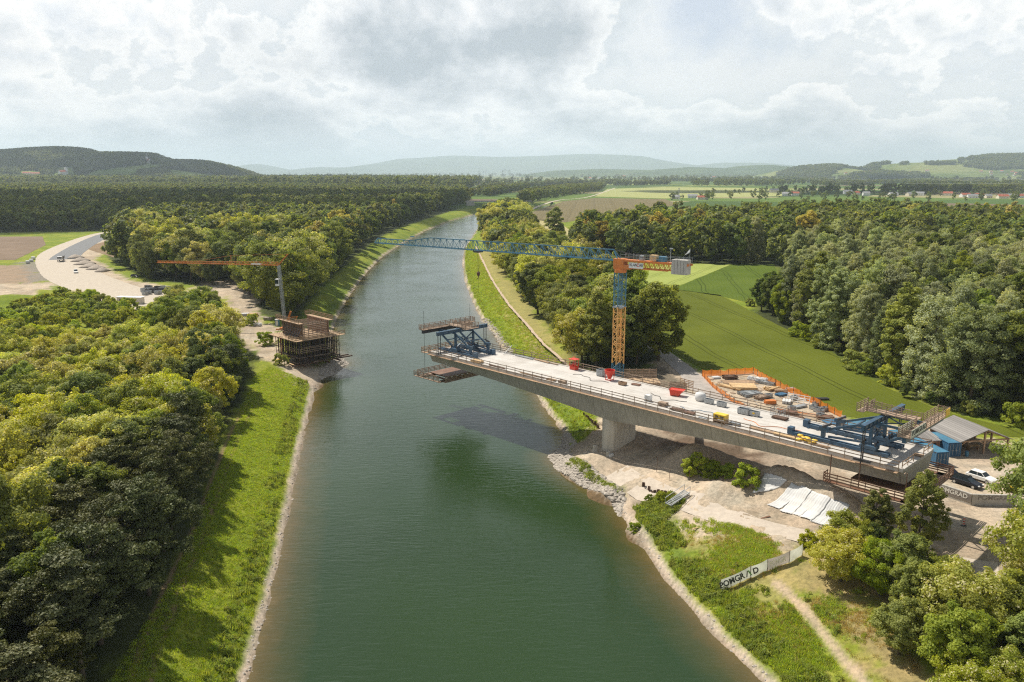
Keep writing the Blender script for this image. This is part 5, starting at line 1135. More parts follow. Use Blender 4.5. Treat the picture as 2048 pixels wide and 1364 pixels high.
for px, py, lb, L, wd, m, n, lay in [(1326, 811, 'stack of timber frames right of the white tank', 1.6, 1.1, 'timber_o', 4, 4), (1355, 822, 'bundle of brown pipes by the near railing', 2.6, .8, 'rust', 6, 2), (1378, 828, 'second brown bundle further along the near railing', 2.2, .8, 'ply', 5, 2), (1404, 838, 'blue grey tarpaulin roll beside the generator', 1.7, .8, 'insul', 3, 1),
                                     (1470, 850, 'grey frame bundle right of the generator', 1.8, 1.0, 'galv', 5, 3), (1524, 862, 'boards strewn along the near railing', 4.5, .8, 'timber', 4, 1), (1570, 874, 'pale boards before the yellow sacks', 3.8, 1.0, 'timber_n', 5, 2), (1640, 893, 'loose boards beyond the yellow sacks', 3.0, .8, 'timber', 4, 1),
                                     (985, 737, 'brown beams in the gutter behind the tip traveller', 5.0, .5, 'ply', 3, 1), (1065, 752, 'thin boards along the near railing of the narrow deck part', 7.0, .5, 'timber', 3, 1), (1100, 762, 'short timber stack by the near railing', 2.2, .9, 'timber', 5, 2), (1122, 768, 'timber frame stack next to the short timber stack', 1.8, .9, 'timber_o', 4, 4),
                                     (940, 728, 'pile of fresh planks under the tip traveller', 3.0, 1.4, 'timber_n', 7, 3), (1050, 715, 'white and grey pipes lying along the far railing', 6.0, .7, 'galv', 5, 1), (1085, 723, 'long pale boards after the grey pipes', 5.0, .6, 'timber', 4, 1), (1108, 727, 'last brown board of the row by the far railing', 3.5, .4, 'timber_o', 3, 1),
                                     (1560, 838, 'rusty steel sheets at the deck edge by the yard', 2.6, 1.3, 'rust', 6, 2), (1850, 915, 'small heap of sticks on the bare deck end', 1.2, .8, 'timber', 4, 1)]:
    t = dk('material_stack', lb, 'stack', px, py, rr.uniform(-.06, .06)); stack(t, n, L, wd, .12*lay+.05, m, lay, nm='pieces')
t = dk('sack_pile', 'pile of bright yellow sacks by the near railing', 'sack pile', 1612, 884)
b = MB()
for k in range(13):
    c = Vector((rr.uniform(-1.4, 1.4), rr.uniform(-.45, .45), .2+.25*(k % 3))); b.loft([[c+Vector((x, .3*s*math.cos(a), .2*s*math.sin(a))) for a in [2*math.pi*q/8 for q in range(8)]] for x, s in ((-.45, .4), (-.3, 1), (.3, 1), (.45, .4))])
b.build('sacks', M['yellow'], t, smooth=True)
t = dk('steel_tube', 'white tube leaning over the far railing near the tip', 'tube', 1016, 708, 0); MB().tube([(0, -1.4, .1), (.3, 1.0, 1.9)], .09, 8).build('tube', M['white'], t)
t = dk('mesh_cage', 'rusty wire cage at the deck edge beside the yard', 'cage', 1556, 830); b = MB()
for i in range(7):
    b.bar((-1+i*.33, -.7, 0), (-1+i*.33, -.7, 1.1), .04).bar((-1+i*.33, .7, 0), (-1+i*.33, .7, 1.1), .04)
for z in (.1, .55, 1.05): b.bar((-1, -.7, z), (1, -.7, z), .04).bar((-1, .7, z), (1, .7, z), .04).bar((-1, -.7, z), (-1, .7, z), .04).bar((1, -.7, z), (1, .7, z), .04)
b.build('wire_frame', M['galv'], t)

# ------------------------------------------------------------------ tower crane
def lattice(mb, c0, c1, w, n, t, d, up=(0, 0, 1)):
    c0 = Vector(c0); c1 = Vector(c1); ax = (c1-c0).normalized(); u = Vector(up)
    sx = ax.cross(u).normalized() if abs(ax.dot(u)) < .9 else Vector((1, 0, 0)); sz = sx.cross(ax)
    cs = [[c0.lerp(c1, k/n)+sx*(i*w/2)+sz*(j*w/2) for i, j in ((-1, -1), (1, -1), (1, 1), (-1, 1))] for k in range(n+1)]
    for i in range(4): mb.bar(cs[0][i], cs[-1][i], t)
    for k in range(n):
        for i in range(4):
            a, b_ = (i, (i+1) % 4) if k % 2 else ((i+1) % 4, i)
            mb.bar(cs[k][a], cs[k+1][b_], d); mb.bar(cs[k][i], cs[k][(i+1) % 4], d)
    for i in range(4): mb.bar(cs[n][i], cs[n][(i+1) % 4], d)
CX, CY = 22.0, 161.0
jd = Vector((-.804, .595, 0)); jang = math.atan2(jd.y, jd.x)
cr = thing('tower_crane', 'tall tower crane with blue jib, ochre and blue lattice mast and orange slewing part', 'tower crane', (CX, CY, GZ), jang)
mw = 1.75
MB().box(-2.6, 2.6, -2.6, 2.6, -.3, .45).build('base_slab', M['conc2'], cr)
mast_rot = R(20)-jang
def mast(z0, z1, m, n):
    b = MB(); lattice(b, (0, 0, z0), (0, 0, z1), mw, n, .17, .075); lattice(b, (.35, .35, z0), (.35, .35, z1), .6, n, .05, .04); o = b.build('mast_section', M[m], cr); o.rotation_euler = (0, 0, mast_rot); return o
mast(.45, 11.2, 'blue_l', 8); mast(11.2, 23.2, 'gold', 9); mast(23.2, 30.2, 'blue_l', 6)
MB().box(-1.05, 1.05, -1.05, 1.05, 22.95, 23.25).build('mast_collar', M['galv'], cr)
b = MB(); b.tube([(0, 0, 30.2), (0, 0, 30.9)], 1.25, 20).box(-1.1, 1.2, -.95, .95, 30.9, 33.0).box(-2.6, -1.1, -.9, .9, 31.0, 31.9); b.build('slewing_unit', M['orange'], cr)
MB().tube([(.2, -1.05, 31.3), (.2, -1.05, 32.6)], .35, 10).tube([(-.6, -1.05, 31.2), (-.6, -1.05, 32.0)], .25, 10).build('slewing_motor', M['dark'], cr)
zb = 32.6
jb = MB(); JL = 70.0; npan = 34; w0 = .75
def jc(x): h = 2.1-(.95 if x > 52 else 0)*min(1, (x-52)/6 if x > 52 else 0); return h
jb.bar((0, -w0, zb), (JL, -w0, zb), .16).bar((0, w0, zb), (JL, w0, zb), .16)
xs = [1.4+(JL-1.8)*k/npan for k in range(npan+1)]
for k in range(npan):
    a, c = xs[k], xs[k+1]; m_ = (a+c)/2; ha, hm, hc = jc(a), jc(m_), jc(c)
    jb.bar((a, 0, zb+ha), (c, 0, zb+hc), .2)
    for s_ in (-1, 1):
        jb.bar((a, s_*w0, zb), (m_, 0, zb+hm), .085) if k > 17 else jb.bar((a, s_*w0, zb), (c, 0, zb+hc), .1)
        jb.bar((m_, 0, zb+hm), (c, s_*w0, zb), .085) if k > 17 else jb.bar((c, s_*w0, zb), (c, 0, zb+hc), .09)
    jb.bar((a, -w0, zb), (c, w0, zb), .06); jb.bar((a, -w0, zb), (a, w0, zb), .07)
jb.bar((.2, -w0, zb), (1.6, 0, zb+2.1), .2).bar((.2, w0, zb), (1.6, 0, zb+2.1), .2).bar((JL, -w0, zb), (JL-.4, 0, zb+1.15), .15).bar((JL, w0, zb), (JL-.4, 0, zb+1.15), .15).bar((JL, -w0, zb), (JL, w0, zb), .15)
for k in (24, 28, 20): jb.box(xs[k]-.5, xs[k]+.5, -.25, .25, zb+2.0, zb+2.25)
jb.build('jib', M['blue_l'], cr)
cj = MB()
for s_ in (-1, 1):
    cj.bar((1.2, s_*.8, 32.7), (-15.2, s_*.8, 32.7), .22, .3).bar((0, s_*.8, 31.3), (-10.8, s_*.8, 31.3), .16, .2)
    for k in range(9): cj.bar((-2-k*1.05, s_*.8, 31.3), (-2.6-k*1.05, s_*.8, 32.6), .09).bar((-2.6-k*1.05, s_*.8, 32.6), (-3.05-k*1.05, s_*.8, 31.3), .09)
cj.box(-14.8, 0, -.85, .85, 32.86, 32.92).bar((-10.8, -.8, 31.3), (-15.2, -.8, 32.6), .12).bar((-10.8, .8, 31.3), (-15.2, .8, 32.6), .12); cj.build('counter_jib', M['orange'], cr)
b = MB(); railing(b, (-.5, -.95, 32.9), (-15, -.95, 32.9), 1.1, 1.8, 2, .04, 0, post=.04); railing(b, (-.5, .95, 32.9), (-15, .95, 32.9), 1.1, 1.8, 2, .04, 0, post=.04); b.build('railing', M['galv'], cr)
b = MB(); b.bar((1.5, -.2, zb+2.1), (-8, -.5, 33.0), .08).bar((1.5, .2, zb+2.1), (-8, .5, 33.0), .08).bar((1.5, 0, zb+2.2), (-4, 0, 33.6), .07).build('tie_rods', M['dark'], cr)
for k in range(5): MB().box(-14.75+k*.64, -14.17+k*.64, -1.0, 1.0, 30.8, 33.6).build('counterweight', M['conc2'], cr)
MB().box(-10.0, -8.6, -.5, .5, 32.95, 34.0).box(-8.2, -7.6, -.4, .4, 32.95, 33.4).build('winch', M['blue_l'], cr)
MB().box(-8.1, -6.7, -.55, .55, 33.0, 34.15).build('timber_box', M['timber_n'], cr); MB().box(-5.1, -4.3, -.4, .4, 32.95, 33.9).build('control_cabinet', M['galv'], cr)
MB().bar((-10.9, 0, 33), (-10.9, 0, 35.6), .09).box(-11.3, -10.7, -.2, .2, 35.5, 35.7).build('floodlight_pole', M['galv'], cr)
fl = MB().bar((-15.1, .5, 33), (-15.1, .5, 35.9), .05).build('flagpole', M['galv'], cr)
MB().add([(-15.1, .5, 35.8), (-15.1, .5, 35.2), (-14.5, .35, 34.8), (-14.0, .55, 34.5), (-14.2, .5, 34.8), (-14.6, .35, 35.3)], [(0, 1, 2, 5), (5, 2, 3, 4)]).build('flag', M['white'], fl)
sg = MB().box(-5.6, -2.4, .98, 1.02, 31.35, 32.45).build('sign', M['white'], cr)
text('lettering', 'KLAN', .78, M['ink'], sg, (-2.55, 1.04, 31.6), (R(90), 0, R(180)), .006, .85, .01); text('lettering', 'AR', .78, M['ink'], sg, (-4.72, 1.04, 31.6), (R(90), 0, R(180)), .006, .85, .01)
text('lettering', 'Č', .95, M['red'], sg, (-4.18, 1.045, 31.5), (R(90), 0, R(180)), .006, .75, .01)
# trolley and hook
tx = 37.0
tl = MB().box(tx-.8, tx+.8, -.85, .85, zb-.5, zb-.2).box(tx-.8, tx-.6, -.9, -.7, zb-.2, zb+.1).box(tx+.6, tx+.8, .7, .9, zb-.2, zb+.1).build('trolley', M['dark'], cr)
MB().tube([(tx-.25, 0, zb-.5), (tx-.1, 0, 27.6)], .025, 5).tube([(tx+.25, 0, zb-.5), (tx+.1, 0, 27.6)], .025, 5).build('hoist_rope', M['dark'], tl)
hk = MB().loft([[(tx+r_*math.cos(a), r_*.5*math.sin(a), z) for a in [2*math.pi*k/10 for k in range(10)]] for r_, z in ((.1, 26.5), (.42, 26.9), (.5, 27.4), (.2, 27.7))]).tube([(tx, 0, 26.6), (tx, 0, 26.2), (tx+.2, 0, 25.9), (tx+.35, 0, 26.15)], .07, 6).build('hook', M['rust'], tl)
MB().tube([(tx, 0, 26), (tx, 0, 22.6)], .02, 5).build('chain', M['dark'], tl)

# ------------------------------------------------------------------ right bank site
def gt(name, label, cat, px, py, rz=0.0, group=None, dz=0.0, absz=None):
    x, y, zz = hit(px, py)
    return thing(name, label, cat, (x, y, zz+dz), rz, group)
t = gt('work_platform', 'timber work platform with a plank barrier behind the crane mast', 'platform', 1285, 775)
o_ = G3(1285, 757, 7); t.location = (o_.x, o_.y, GZ); 
MB().box(-4.6, 3.6, -4.2, 1.2, 1.85, 2.0).build('deck_boards', M['planks'], t)
b = MB(); b.box(-4.6, 3.6, 1.2, 1.35, 2.0, 2.35)
for k in range(4): b.box(-4.6, 3.6, 1.2, 1.27, 2.5+k*.42, 2.75+k*.42)
for k in range(6): b.box(-4.6+k*1.62, -4.48+k*1.62, 1.27, 1.4, 1.8, 4.15)
b.build('barrier', M['timber_o'], t)
b = MB()
for x in (-4.3, -1.7, .9, 3.3):
    for y in (-4, -1.4, 1): b.box(x-.1, x+.1, y-.1, y+.1, 0, 1.85)
b.box(-4.6, 3.6, -4.2, -4.0, 1.6, 1.85).build('posts', M['timber_o'], t)
t = gt('barrier', 'short plank barrier at the head of the stair by the grey track', 'barrier', 1372, 790, R(-55)); t.location.z = 7
b = MB(); railing(b, (-2, 0, 0), (2, 0, 0), 1.8, 1.3, 5, .18); b.bar((-2, 0, -2), (-2, 0, 0), .14).bar((2, 0, -2), (2, 0, 0), .14).bar((0, 0, -2), (0, 0, 0), .14).build('planks', M['timber'], t)
t = gt('access_ramp', 'timber access ramp from the ground up to the deck edge', 'ramp', 1335, 785, 0)
a_ = BW(57, W_+.6, 15); b_ = G3(1372, 778, 9); d_ = b_-a_
ob = MB(); ob.bar(a_, b_, 1.6, .12); railing(ob, a_+Vector((-.3, -.7, 0)), b_+Vector((-.3, -.7, 0)), 1.1, 1.6, 3, .12); railing(ob, a_+Vector((.3, .7, 0)), b_+Vector((.3, .7, 0)), 1.1, 1.6, 3, .12)
for f_ in (.35, .7, 1.0):
    q = a_.lerp(b_, f_); ob.bar((q.x, q.y, GZ), q, .2)
o = ob.build('ramp', M['timber_o'], None); o.parent = t; o.location = -Vector(t.location)
# orange mesh fence round the storage yard
YARD = [(1404, 752), (1440, 752), (1506, 747), (1532, 762), (1560, 776), (1600, 795), (1640, 815), (1683, 836)]
YARD2 = [(1404, 752), (1425, 775), (1450, 795), (1475, 812), (1500, 826), (1535, 843)]
omesh = bpy.data.materials.new('orange_mesh'); omesh.use_nodes = True; nt = omesh.node_tree; bs = nt.nodes['Principled BSDF']; bs.inputs['Base Color'].default_value = (.80, .24, .02, 1); bs.inputs['Roughness'].default_value = .6
tl_ = nt.nodes.new('ShaderNodeBsdfTranslucent'); tl_.inputs[0].default_value = (.9, .3, .03, 1); mx = nt.nodes.new('ShaderNodeMixShader'); mx.inputs[0].default_value = .35
tp = nt.nodes.new('ShaderNodeBsdfTransparent'); mx2 = nt.nodes.new('ShaderNodeMixShader'); tcn = nt.nodes.new('ShaderNodeTexCoord'); spn = nt.nodes.new('ShaderNodeSeparateXYZ'); nt.links.new(tcn.outputs['UV'], spn.inputs[0])
nt.links.new(bs.outputs[0], mx.inputs[1]); nt.links.new(tl_.outputs[0], mx.inputs[2]); mx2.inputs[0].default_value = .16
nt.links.new(mx.outputs[0], mx2.inputs[1]); nt.links.new(tp.outputs[0], mx2.inputs[2]); nt.links.new(mx2.outputs[0], nt.nodes['Material Output'].inputs[0])
def mesh_fence(pts, label, h=1.7, hv=.25):
    p = [Vector((*P(a, b, GZ), GZ)) for a, b in pts]; t = thing('mesh_fence', label, 'fence', p[0]); v = []; f = []; pb = MB(); k = 0
    for a, b in zip(p, p[1:]):
        n = max(1, round((b-a).length/2.6))
        for i in range(n):
            q0, q1 = a.lerp(b, i/n), a.lerp(b, (i+1)/n); pb.bar(q0-p[0], q0-p[0]+Vector((0, 0, h+.1)), .07); sg_ = rr.uniform(.05, .45)
            nrm = Vector((-(q1-q0).y, (q1-q0).x, 0)).normalized()
            for j in range(7):
                u = j/6; q = q0.lerp(q1, u)-p[0]; sag = sg_*4*u*(1-u)
                for m_ in range(4):
                    w_ = m_/3; off = nrm*(.16*math.sin(u*9+k+m_)*(1-abs(2*w_-1))+.05); v.append(q+off+Vector((0, 0, .04+(h-sag-.04)*w_)))
                if j: b0_ = len(v)-8; f += [(b0_+m_, b0_+4+m_, b0_+5+m_, b0_+1+m_) for m_ in range(3)]
            k += 1
    MB().add(v, f).build('netting', omesh, t, smooth=True); pb.build('posts', M['rust'], t); return t
mesh_fence(YARD, 'sagging bright orange mesh fence between the storage yard and the green field'); mesh_fence(YARD2, 'slack reddish orange mesh fence between the storage yard and the deck', 1.3)
YP = [P(a, b, GZ) for a, b in [(1412, 757), (1506, 752), (1560, 780), (1640, 820), (1675, 838), (1620, 850), (1560, 842), (1500, 822), (1450, 788)]]
yr = random.Random(21); placed = []
def yspot(px, py, r_):
    x, y = P(px, py, GZ); placed.append((x, y, r_)); return x, y
def ybin(px, py, label, rz=.6, group='grey steel bins lined up in the yard corner'):
    x, y = yspot(px, py, 1.1); t = thing('steel_bin', label, 'steel bin', (x, y, GZ), rz, group); bin_open(t, 1.5, 1.0, .85); return t
for i, (px, py) in enumerate([(1626, 818), (1634, 823), (1641, 828), (1648, 822), (1632, 812), (1640, 835)]): ybin(px, py, 'grey steel bin among those lined up in the yard corner by the orange fence')
for px, py, lb in [(1537, 795, 'single grey steel bin in the middle of the yard'), (1588, 799, 'grey steel bin by the leaning white frame'), (1583, 820, 'small dark steel bin on the open part of the yard')]: ybin(px, py, lb, .3, None)
for px, py, lb, L, wd, m, n, lay, rz in [
    (1486, 776, 'wide stack of pale yellow formwork panels', 6.0, 4.2, 'timber_n', 6, 3, -.05), (1460, 776, 'row of long yellow beams left of the formwork panels', 6.5, 1.6, 'timber_n', 6, 2, -.85), (1460, 758, 'rust brown reinforcement heap in the upper yard corner', 3.5, 2.2, 'rust', 9, 4, .2),
    (1480, 765, 'spread of thin boards laid crosswise on the yard', 9.0, 3.5, 'timber', 6, 1, .05), (1515, 762, 'white steel props heaped along the fence', 5.0, 1.4, 'white', 8, 4, -.6), (1530, 768, 'second heap of pale props behind the first', 5.0, 1.2, 'galv', 8, 3, -.7), (1500, 790, 'tangle of grey scaffold tubes in the yard', 5.0, 3.0, 'galv', 14, 3, .3),
    (1545, 780, 'pale timber heap near the orange fence', 4.0, 1.6, 'timber_n', 7, 3, .4), (1562, 785, 'smaller pale timber heap nearer the corner', 3.0, 1.2, 'timber', 6, 3, -.2), (1523, 797, 'heap of brown sticks at the slack fence', 3.5, 1.8, 'timber_o', 9, 3, .6), (1540, 808, 'rusty red steel pieces by the deck edge', 2.4, 1.4, 'orange', 6, 4, .1),
    (1580, 780, 'grey tarpaulin bundle beyond the timber heaps', 2.5, 1.4, 'insul', 4, 2, .1), (1562, 791, 'blue grey wrapped load lying in the yard', 2.6, 1.6, 'cont', 4, 2, .5), (1573, 806, 'white wrapped board pack in the yard', 2.6, 1.8, 'whitesheet', 3, 3, 1.2), (1600, 815, 'flat pack of silver panels on the yard', 3.4, 1.2, 'galv', 3, 2, .5),
    (1610, 800, 'pale beam leaning among the bins', 5.0, .5, 'white', 2, 1, -.7), (1575, 828, 'dark red board stack at the lower yard end', 3.8, 1.8, 'ply', 6, 3, -.1), (1590, 838, 'second dark red board stack by the deck', 3.6, 1.6, 'ply', 6, 2, -.1), (1650, 838, 'low stack of brown panels at the lower yard corner', 3.5, 1.4, 'ply', 5, 3, .0),
    (1640, 800, 'dark steel beams by the end of the orange fence', 4.0, 1.0, 'dark', 4, 2, .0), (1618, 832, 'long orange brown beams running to the deck', 9.0, 1.2, 'timber', 4, 1, -.55), (1600, 826, 'long thin beams beside the others', 10.0, .8, 'orange', 3, 1, -.6), (1432, 757, 'white bagged load at the upper yard corner', 2.0, 1.4, 'whitesheet', 3, 2, .2)]:
    x, y = yspot(px, py, max(L, wd)*.4); t = thing('material_stack', lb, 'stack', (x, y, GZ), rz); stack(t, n, L, wd, (.11 if lay == 1 else .2)*lay, m, lay, yr, .25 if 'heap' in lb or 'tangle' in lb else .05, nm='pieces')
t = thing('shutter_frame', 'white painted shutter frame leaning on the yard side of the orange fence', 'frame', (*P(1595, 806, GZ), GZ), -.75)
b = MB()
for z in (0.2, .7, 1.2, 1.7): b.bar((-2.6, z*.35, z), (2.6, z*.35, z), .12)
for k in range(5): b.bar((-2.5+k*1.25, 0, 0), (-2.5+k*1.25, .65, 1.85), .1)
b.build('slats', M['white'], t)
k = 0
for i in range(900):
    a = yr.randrange(len(YP)); x = yr.uniform(46, 72); y = yr.uniform(150, 197)
    if not inside(np.array([x]), np.array([y]), YP)[0] or any((x-q[0])**2+(y-q[1])**2 < (q[2]+.9)**2 for q in placed): continue
    placed.append((x, y, .9)); k += 1; kd = k % 3
    if kd == 0: t = thing('board', 'loose brown board lying on the yard gravel', 'board', (x, y, GZ), yr.uniform(0, 3), 'loose boards scattered over the yard'); MB().box(-yr.uniform(.8, 1.8), 1.2, -.12, .12, .03, .10).box(-.5, -.4, -.3, .3, 0, .03).build('plank', M[yr.choice(['timber', 'timber_o', 'timber_n'])], t)
    elif kd == 1:
        t = thing('pallet', 'small grey wooden pallet lying in the yard', 'pallet', (x, y, GZ), yr.uniform(0, 3), 'pallets scattered over the yard'); b = MB()
        for j in range(5): b.box(-.6, .6, -.4+j*.18, -.28+j*.18, .1, .13)
        for j in (-.55, 0, .5): b.box(j, j+.1, -.4, .45, 0, .1)
        b.build('slats', M['timber_o'], t)
    else: t = thing('steel_prop', 'pale steel prop lying on the yard gravel', 'steel prop', (x, y, GZ+.06), yr.uniform(0, 3), 'steel props scattered over the yard'); MB().tube([(-1.4, 0, 0), (.2, 0, 0)], .06, 6).tube([(.2, 0, 0), (1.5, 0, 0)], .04, 6).box(-1.43, -1.4, -.1, .1, -.06, .12).build('tube', M['galv'], t)
    if k > 42: break
def container(name, label, x, y, rz, L=6.06, Wd=2.44, H=2.6, group=None, z=GZ, mt='contwall'):
    t = thing(name, label, 'container', (x, y, z), rz, group); b = MB()
    n = int(L/.28); pts = []
    for i in range(n+1):
        xx = -L/2+.06+i*(L-.12)/n; pts.append((xx, .04 if i % 2 else 0))
    side = [(a, -Wd/2+c) for a, c in pts]+[(a, Wd/2-c) for a, c in pts[::-1]]
    b.prism(side, .12, H-.1); b.build('body', M['cont'], t)
    f = MB()
    for i in (-1, 1):
        for j in (-1, 1): f.box(i*L/2-.07, i*L/2+.07, j*Wd/2-.07, j*Wd/2+.07, 0, H)
        f.box(-L/2, L/2, i*Wd/2-.05, i*Wd/2+.05, 0, .14).box(-L/2, L/2, i*Wd/2-.05, i*Wd/2+.05, H-.1, H+.02).box(i*L/2-.05, i*L/2+.05, -Wd/2, Wd/2, 0, .14).box(i*L/2-.05, i*L/2+.05, -Wd/2, Wd/2, H-.1, H+.02)
    f.build('frame', M['cont'], t)
    MB().box(-L/2+.05, L/2-.05, -Wd/2+.05, Wd/2-.05, H-.1, H-.02).build('roof', M['blue_l'], t)
    for s_ in (-1, 1):
        d = MB().box(-L/2-.09, -L/2-.02, .03 if s_ > 0 else -Wd/2+.1, Wd/2-.1 if s_ > 0 else -.03, .16, H-.14).build('door', M['contwall'], t)
        MB().tube([(-L/2-.13, s_*.35, .2), (-L/2-.13, s_*.35, H-.2)], .03, 6).tube([(-L/2-.13, s_*.9, .2), (-L/2-.13, s_*.9, H-.2)], .03, 6).box(-L/2-.16, -L/2-.10, s_*.35-.2, s_*.35+.2, 1.1, 1.18).build('lock_bar', M['galv'], d)
    return t
ca = math.atan2(6.2, -.9)
container('container', 'dark blue shipping container between the brick hut and the open shed', 79.1, 139.0, R(97))
container('site_cabin', 'long blue roofed cabin behind the rail beams of the landward traveller', 67.5, 147.0, R(8), 7.5, 2.5, 2.9, None)
container('site_cabin', 'blue roofed cabin under the timber gangway of the landward traveller', 72.6, 139.6, R(100), 7.0, 2.5, 2.7, None)
container('site_cabin', 'blue cabin behind the bare deck end, nearest the brick hut', 74.4, 133.8, R(100), 5.0, 2.4, 2.5, None)
t = thing('white_hut', 'white sided hut left of the long blue roofed cabin', 'hut', (62.3, 147.8, GZ), R(8)); MB().box(-1.6, 1.6, -1.3, 1.3, 0, 2.7).build('wall', M['white'], t); MB().box(-1.8, 1.8, -1.5, 1.5, 2.7, 2.85).build('roof', M['cont'], t); MB().box(-.5, .4, -1.36, -1.303, .1, 2.1).build('door', M['galv'], t)
t = thing('brick_hut', 'low hut of reddish brown planks with a dark doorway beside the blue container', 'hut', (76.2, 140.3, GZ), R(7))
MB().box(-1.6, 1.5, -2.4, 3, 0, 2.3).build('wall', M['brick'], t); MB().add([(-1.9, -2.8, 2.3), (1.75, -2.8, 2.3), (1.75, 3.2, 3.0), (-1.9, 3.2, 3.0), (-1.9, -2.8, 2.45), (1.75, -2.8, 2.45), (1.75, 3.2, 3.15), (-1.9, 3.2, 3.15)], [(0, 3, 2, 1), (4, 5, 6, 7), (0, 1, 5, 4), (1, 2, 6, 5), (2, 3, 7, 6), (3, 0, 4, 7)]).build('roof', M['grey_planks'], t)
MB().box(-.2, .75, -2.47, -2.405, 0, 1.8).build('door', M['glass'], t)
t = thing('notice_board', 'small pale notice board in front of the plank hut', 'sign', (75.2, 136.6, GZ), R(10)); MB().box(-.7, .7, -.04, .04, 1.0, 1.9).build('panel', M['white'], t); MB().bar((-.6, .07, 0), (-.6, .07, 1.8), .07).bar((.6, .07, 0), (.6, .07, 1.8), .07).build('post', M['timber_o'], t)
# open sided shed
t = thing('open_shed', 'open sided timber shed with a wide grey gable roof', 'shed', (85.6, 137.4, GZ), R(9))
hw_, dp_, ez, rz_ = 4.8, 8.5, 2.75, 4.6
for s_ in (-1, 1):
    MB().add([(s_*(hw_+.5), -.6, ez-.2), (0, -.6, rz_), (0, dp_, rz_), (s_*(hw_+.5), dp_, ez-.2), (s_*(hw_+.5), -.6, ez-.06), (0, -.6, rz_+.15), (0, dp_, rz_+.15), (s_*(hw_+.5), dp_, ez-.06)],
             [(0, 1, 2, 3), (4, 7, 6, 5), (0, 4, 5, 1), (3, 2, 6, 7), (0, 3, 7, 4)]).build('roof', M['grey_planks'], t)
fr_ = MB()
for y in (0, 4, 8):
    for x in (-hw_, 0, hw_):
        top = ez-.1 if x else rz_-.1; fr_.bar((x, y, 0), (x, y, top), .28)
    fr_.bar((-hw_, y, ez-.2), (hw_, y, ez-.2), .2, .26); fr_.bar((-hw_, y, ez-.1), (0, y, rz_-.1), .16, .2).bar((hw_, y, ez-.1), (0, y, rz_-.1), .16, .2)
    for x in (-hw_, hw_): fr_.bar((x, y, 1.8), (x*.78, y, ez-.3), .14)
    fr_.bar((0, y, 1.9), (-1.1, y, ez-.3), .14).bar((0, y, 1.9), (1.1, y, ez-.3), .14)
fr_.build('timber_frame', M['timber'], t)
MB().box(-hw_, hw_, 8.1, 8.2, 0, 2.6).build('back_wall', M['timber_o'], t)
t = thing('blue_drum', 'light blue drum by the left post of the open shed', 'drum', (81.9, 136.1, GZ), 0); MB().tube([(0, 0, 0), (0, 0, .9)], .3, 12).build('shell', M['blue_l'], t); MB().tube([(0, 0, .9), (0, 0, .94)], .32, 12).build('lid', M['cont'], t)
t = thing('work_bench', 'timber work bench inside the open shed', 'bench', (85, 139.6, GZ), R(9)); MB().box(-1, 1, -.4, .4, .8, .88).build('top', M['timber_n'], t)
for i in (-.9, .9): MB().box(i-.06, i+.06, -.35, .35, 0, .8).build('leg', M['timber'], t)
def car(name, label, x, y, rz, paint, L=4.7, Wd=1.82, H=1.45, est=True, tail=False, z=GZ, s=1.0):
    t = thing(name, label, 'car', (x, y, z), rz, None, s)
    body = [(-L/2, .35), (-L/2-.02, .75), (-L/2+.05, .95), (L/2-1.35, .95), (L/2-.35, .80), (L/2-.03, .62), (L/2, .35)]
    b = MB(); rg = []
    for wv, ins in ((-Wd/2, .06), (-Wd/2+.05, 0), (Wd/2-.05, 0), (Wd/2, .06)):
        rg.append([Vector((px_*(1-ins*.25), wv, .32+(pz-.32)*(1-ins*1.2))) for px_, pz in body])
    b.loft(rg); 
    # roof shell
    bd = b.build('body', M[paint], t, bevel=.05)
    tail_x = -L/2+.12 if est else -L/2+.35
    roof = [(tail_x+.28, H), (tail_x+.9, H+.03), (.15, H), (L/2-1.45, .95), (tail_x, .95)]
    g = MB(); w1, w2 = Wd/2-.10, Wd/2-.27
    low = [(tail_x, -w1, .93), (L/2-1.3, -w1, .93), (L/2-1.3, w1, .93), (tail_x, w1, .93)]; hi = [(tail_x+.35, -w2, H-.03), (.25, -w2, H-.03), (.25, w2, H-.03), (tail_x+.35, w2, H-.03)]
    g.add(low+hi, [(0, 1, 5, 4), (1, 2, 6, 5), (2, 3, 7, 6), (3, 0, 4, 7), (4, 5, 6, 7)]); g.build('windows', M['glass'], t)
    rf = MB().box(tail_x+.32, .3, -w2-.02, w2+.02, H-.035, H+.01)
    for s_ in (-1, 1):
        rf.bar((.25, s_*w2, H-.02), (L/2-1.3, s_*w1, .94), .07).bar((tail_x+.35, s_*w2, H-.02), (tail_x, s_*w1, .94), .08).bar((-.45, s_*(w2+.01), H-.02), (-.35, s_*(w1+.01), .94), .07)
    rf.build('roof', M[paint], t)
    for i in (-1, 1):
        for j in (-1, 1):
            xw = i*(L/2-.88); w_ = MB().tube([(xw, j*(Wd/2-.22), .33), (xw, j*(Wd/2+.015), .33)], .33, 18).build('wheel', M['tyre'], t)
            MB().tube([(xw, j*(Wd/2-.02), .33), (xw, j*(Wd/2+.03), .33)], .22, 14).build('rim', M['rim'], w_)
        MB().box(L/2-.22, L/2-.0, i*.62-.2, i*.62+.2, .60, .72).build('headlight', M['white'], t)
    if tail:
        MB().bar((tail_x+.4, -.0, H), (tail_x-.55, 0, H+.55), 1.35, .06).build('tailgate', M[paint], t)
    return t
d1 = math.atan2(120.9-124.1, 74.8-73.5)
car('estate_car', 'black estate car with its tailgate raised on the site car park', 74.3, 122.6, R(-58), 'carblack', 4.8, tail=True)
car('hatchback', 'white car parked beside the black estate car', 77.9, 124.6, R(-58), 'carwhite', 4.4, H=1.5, est=False)
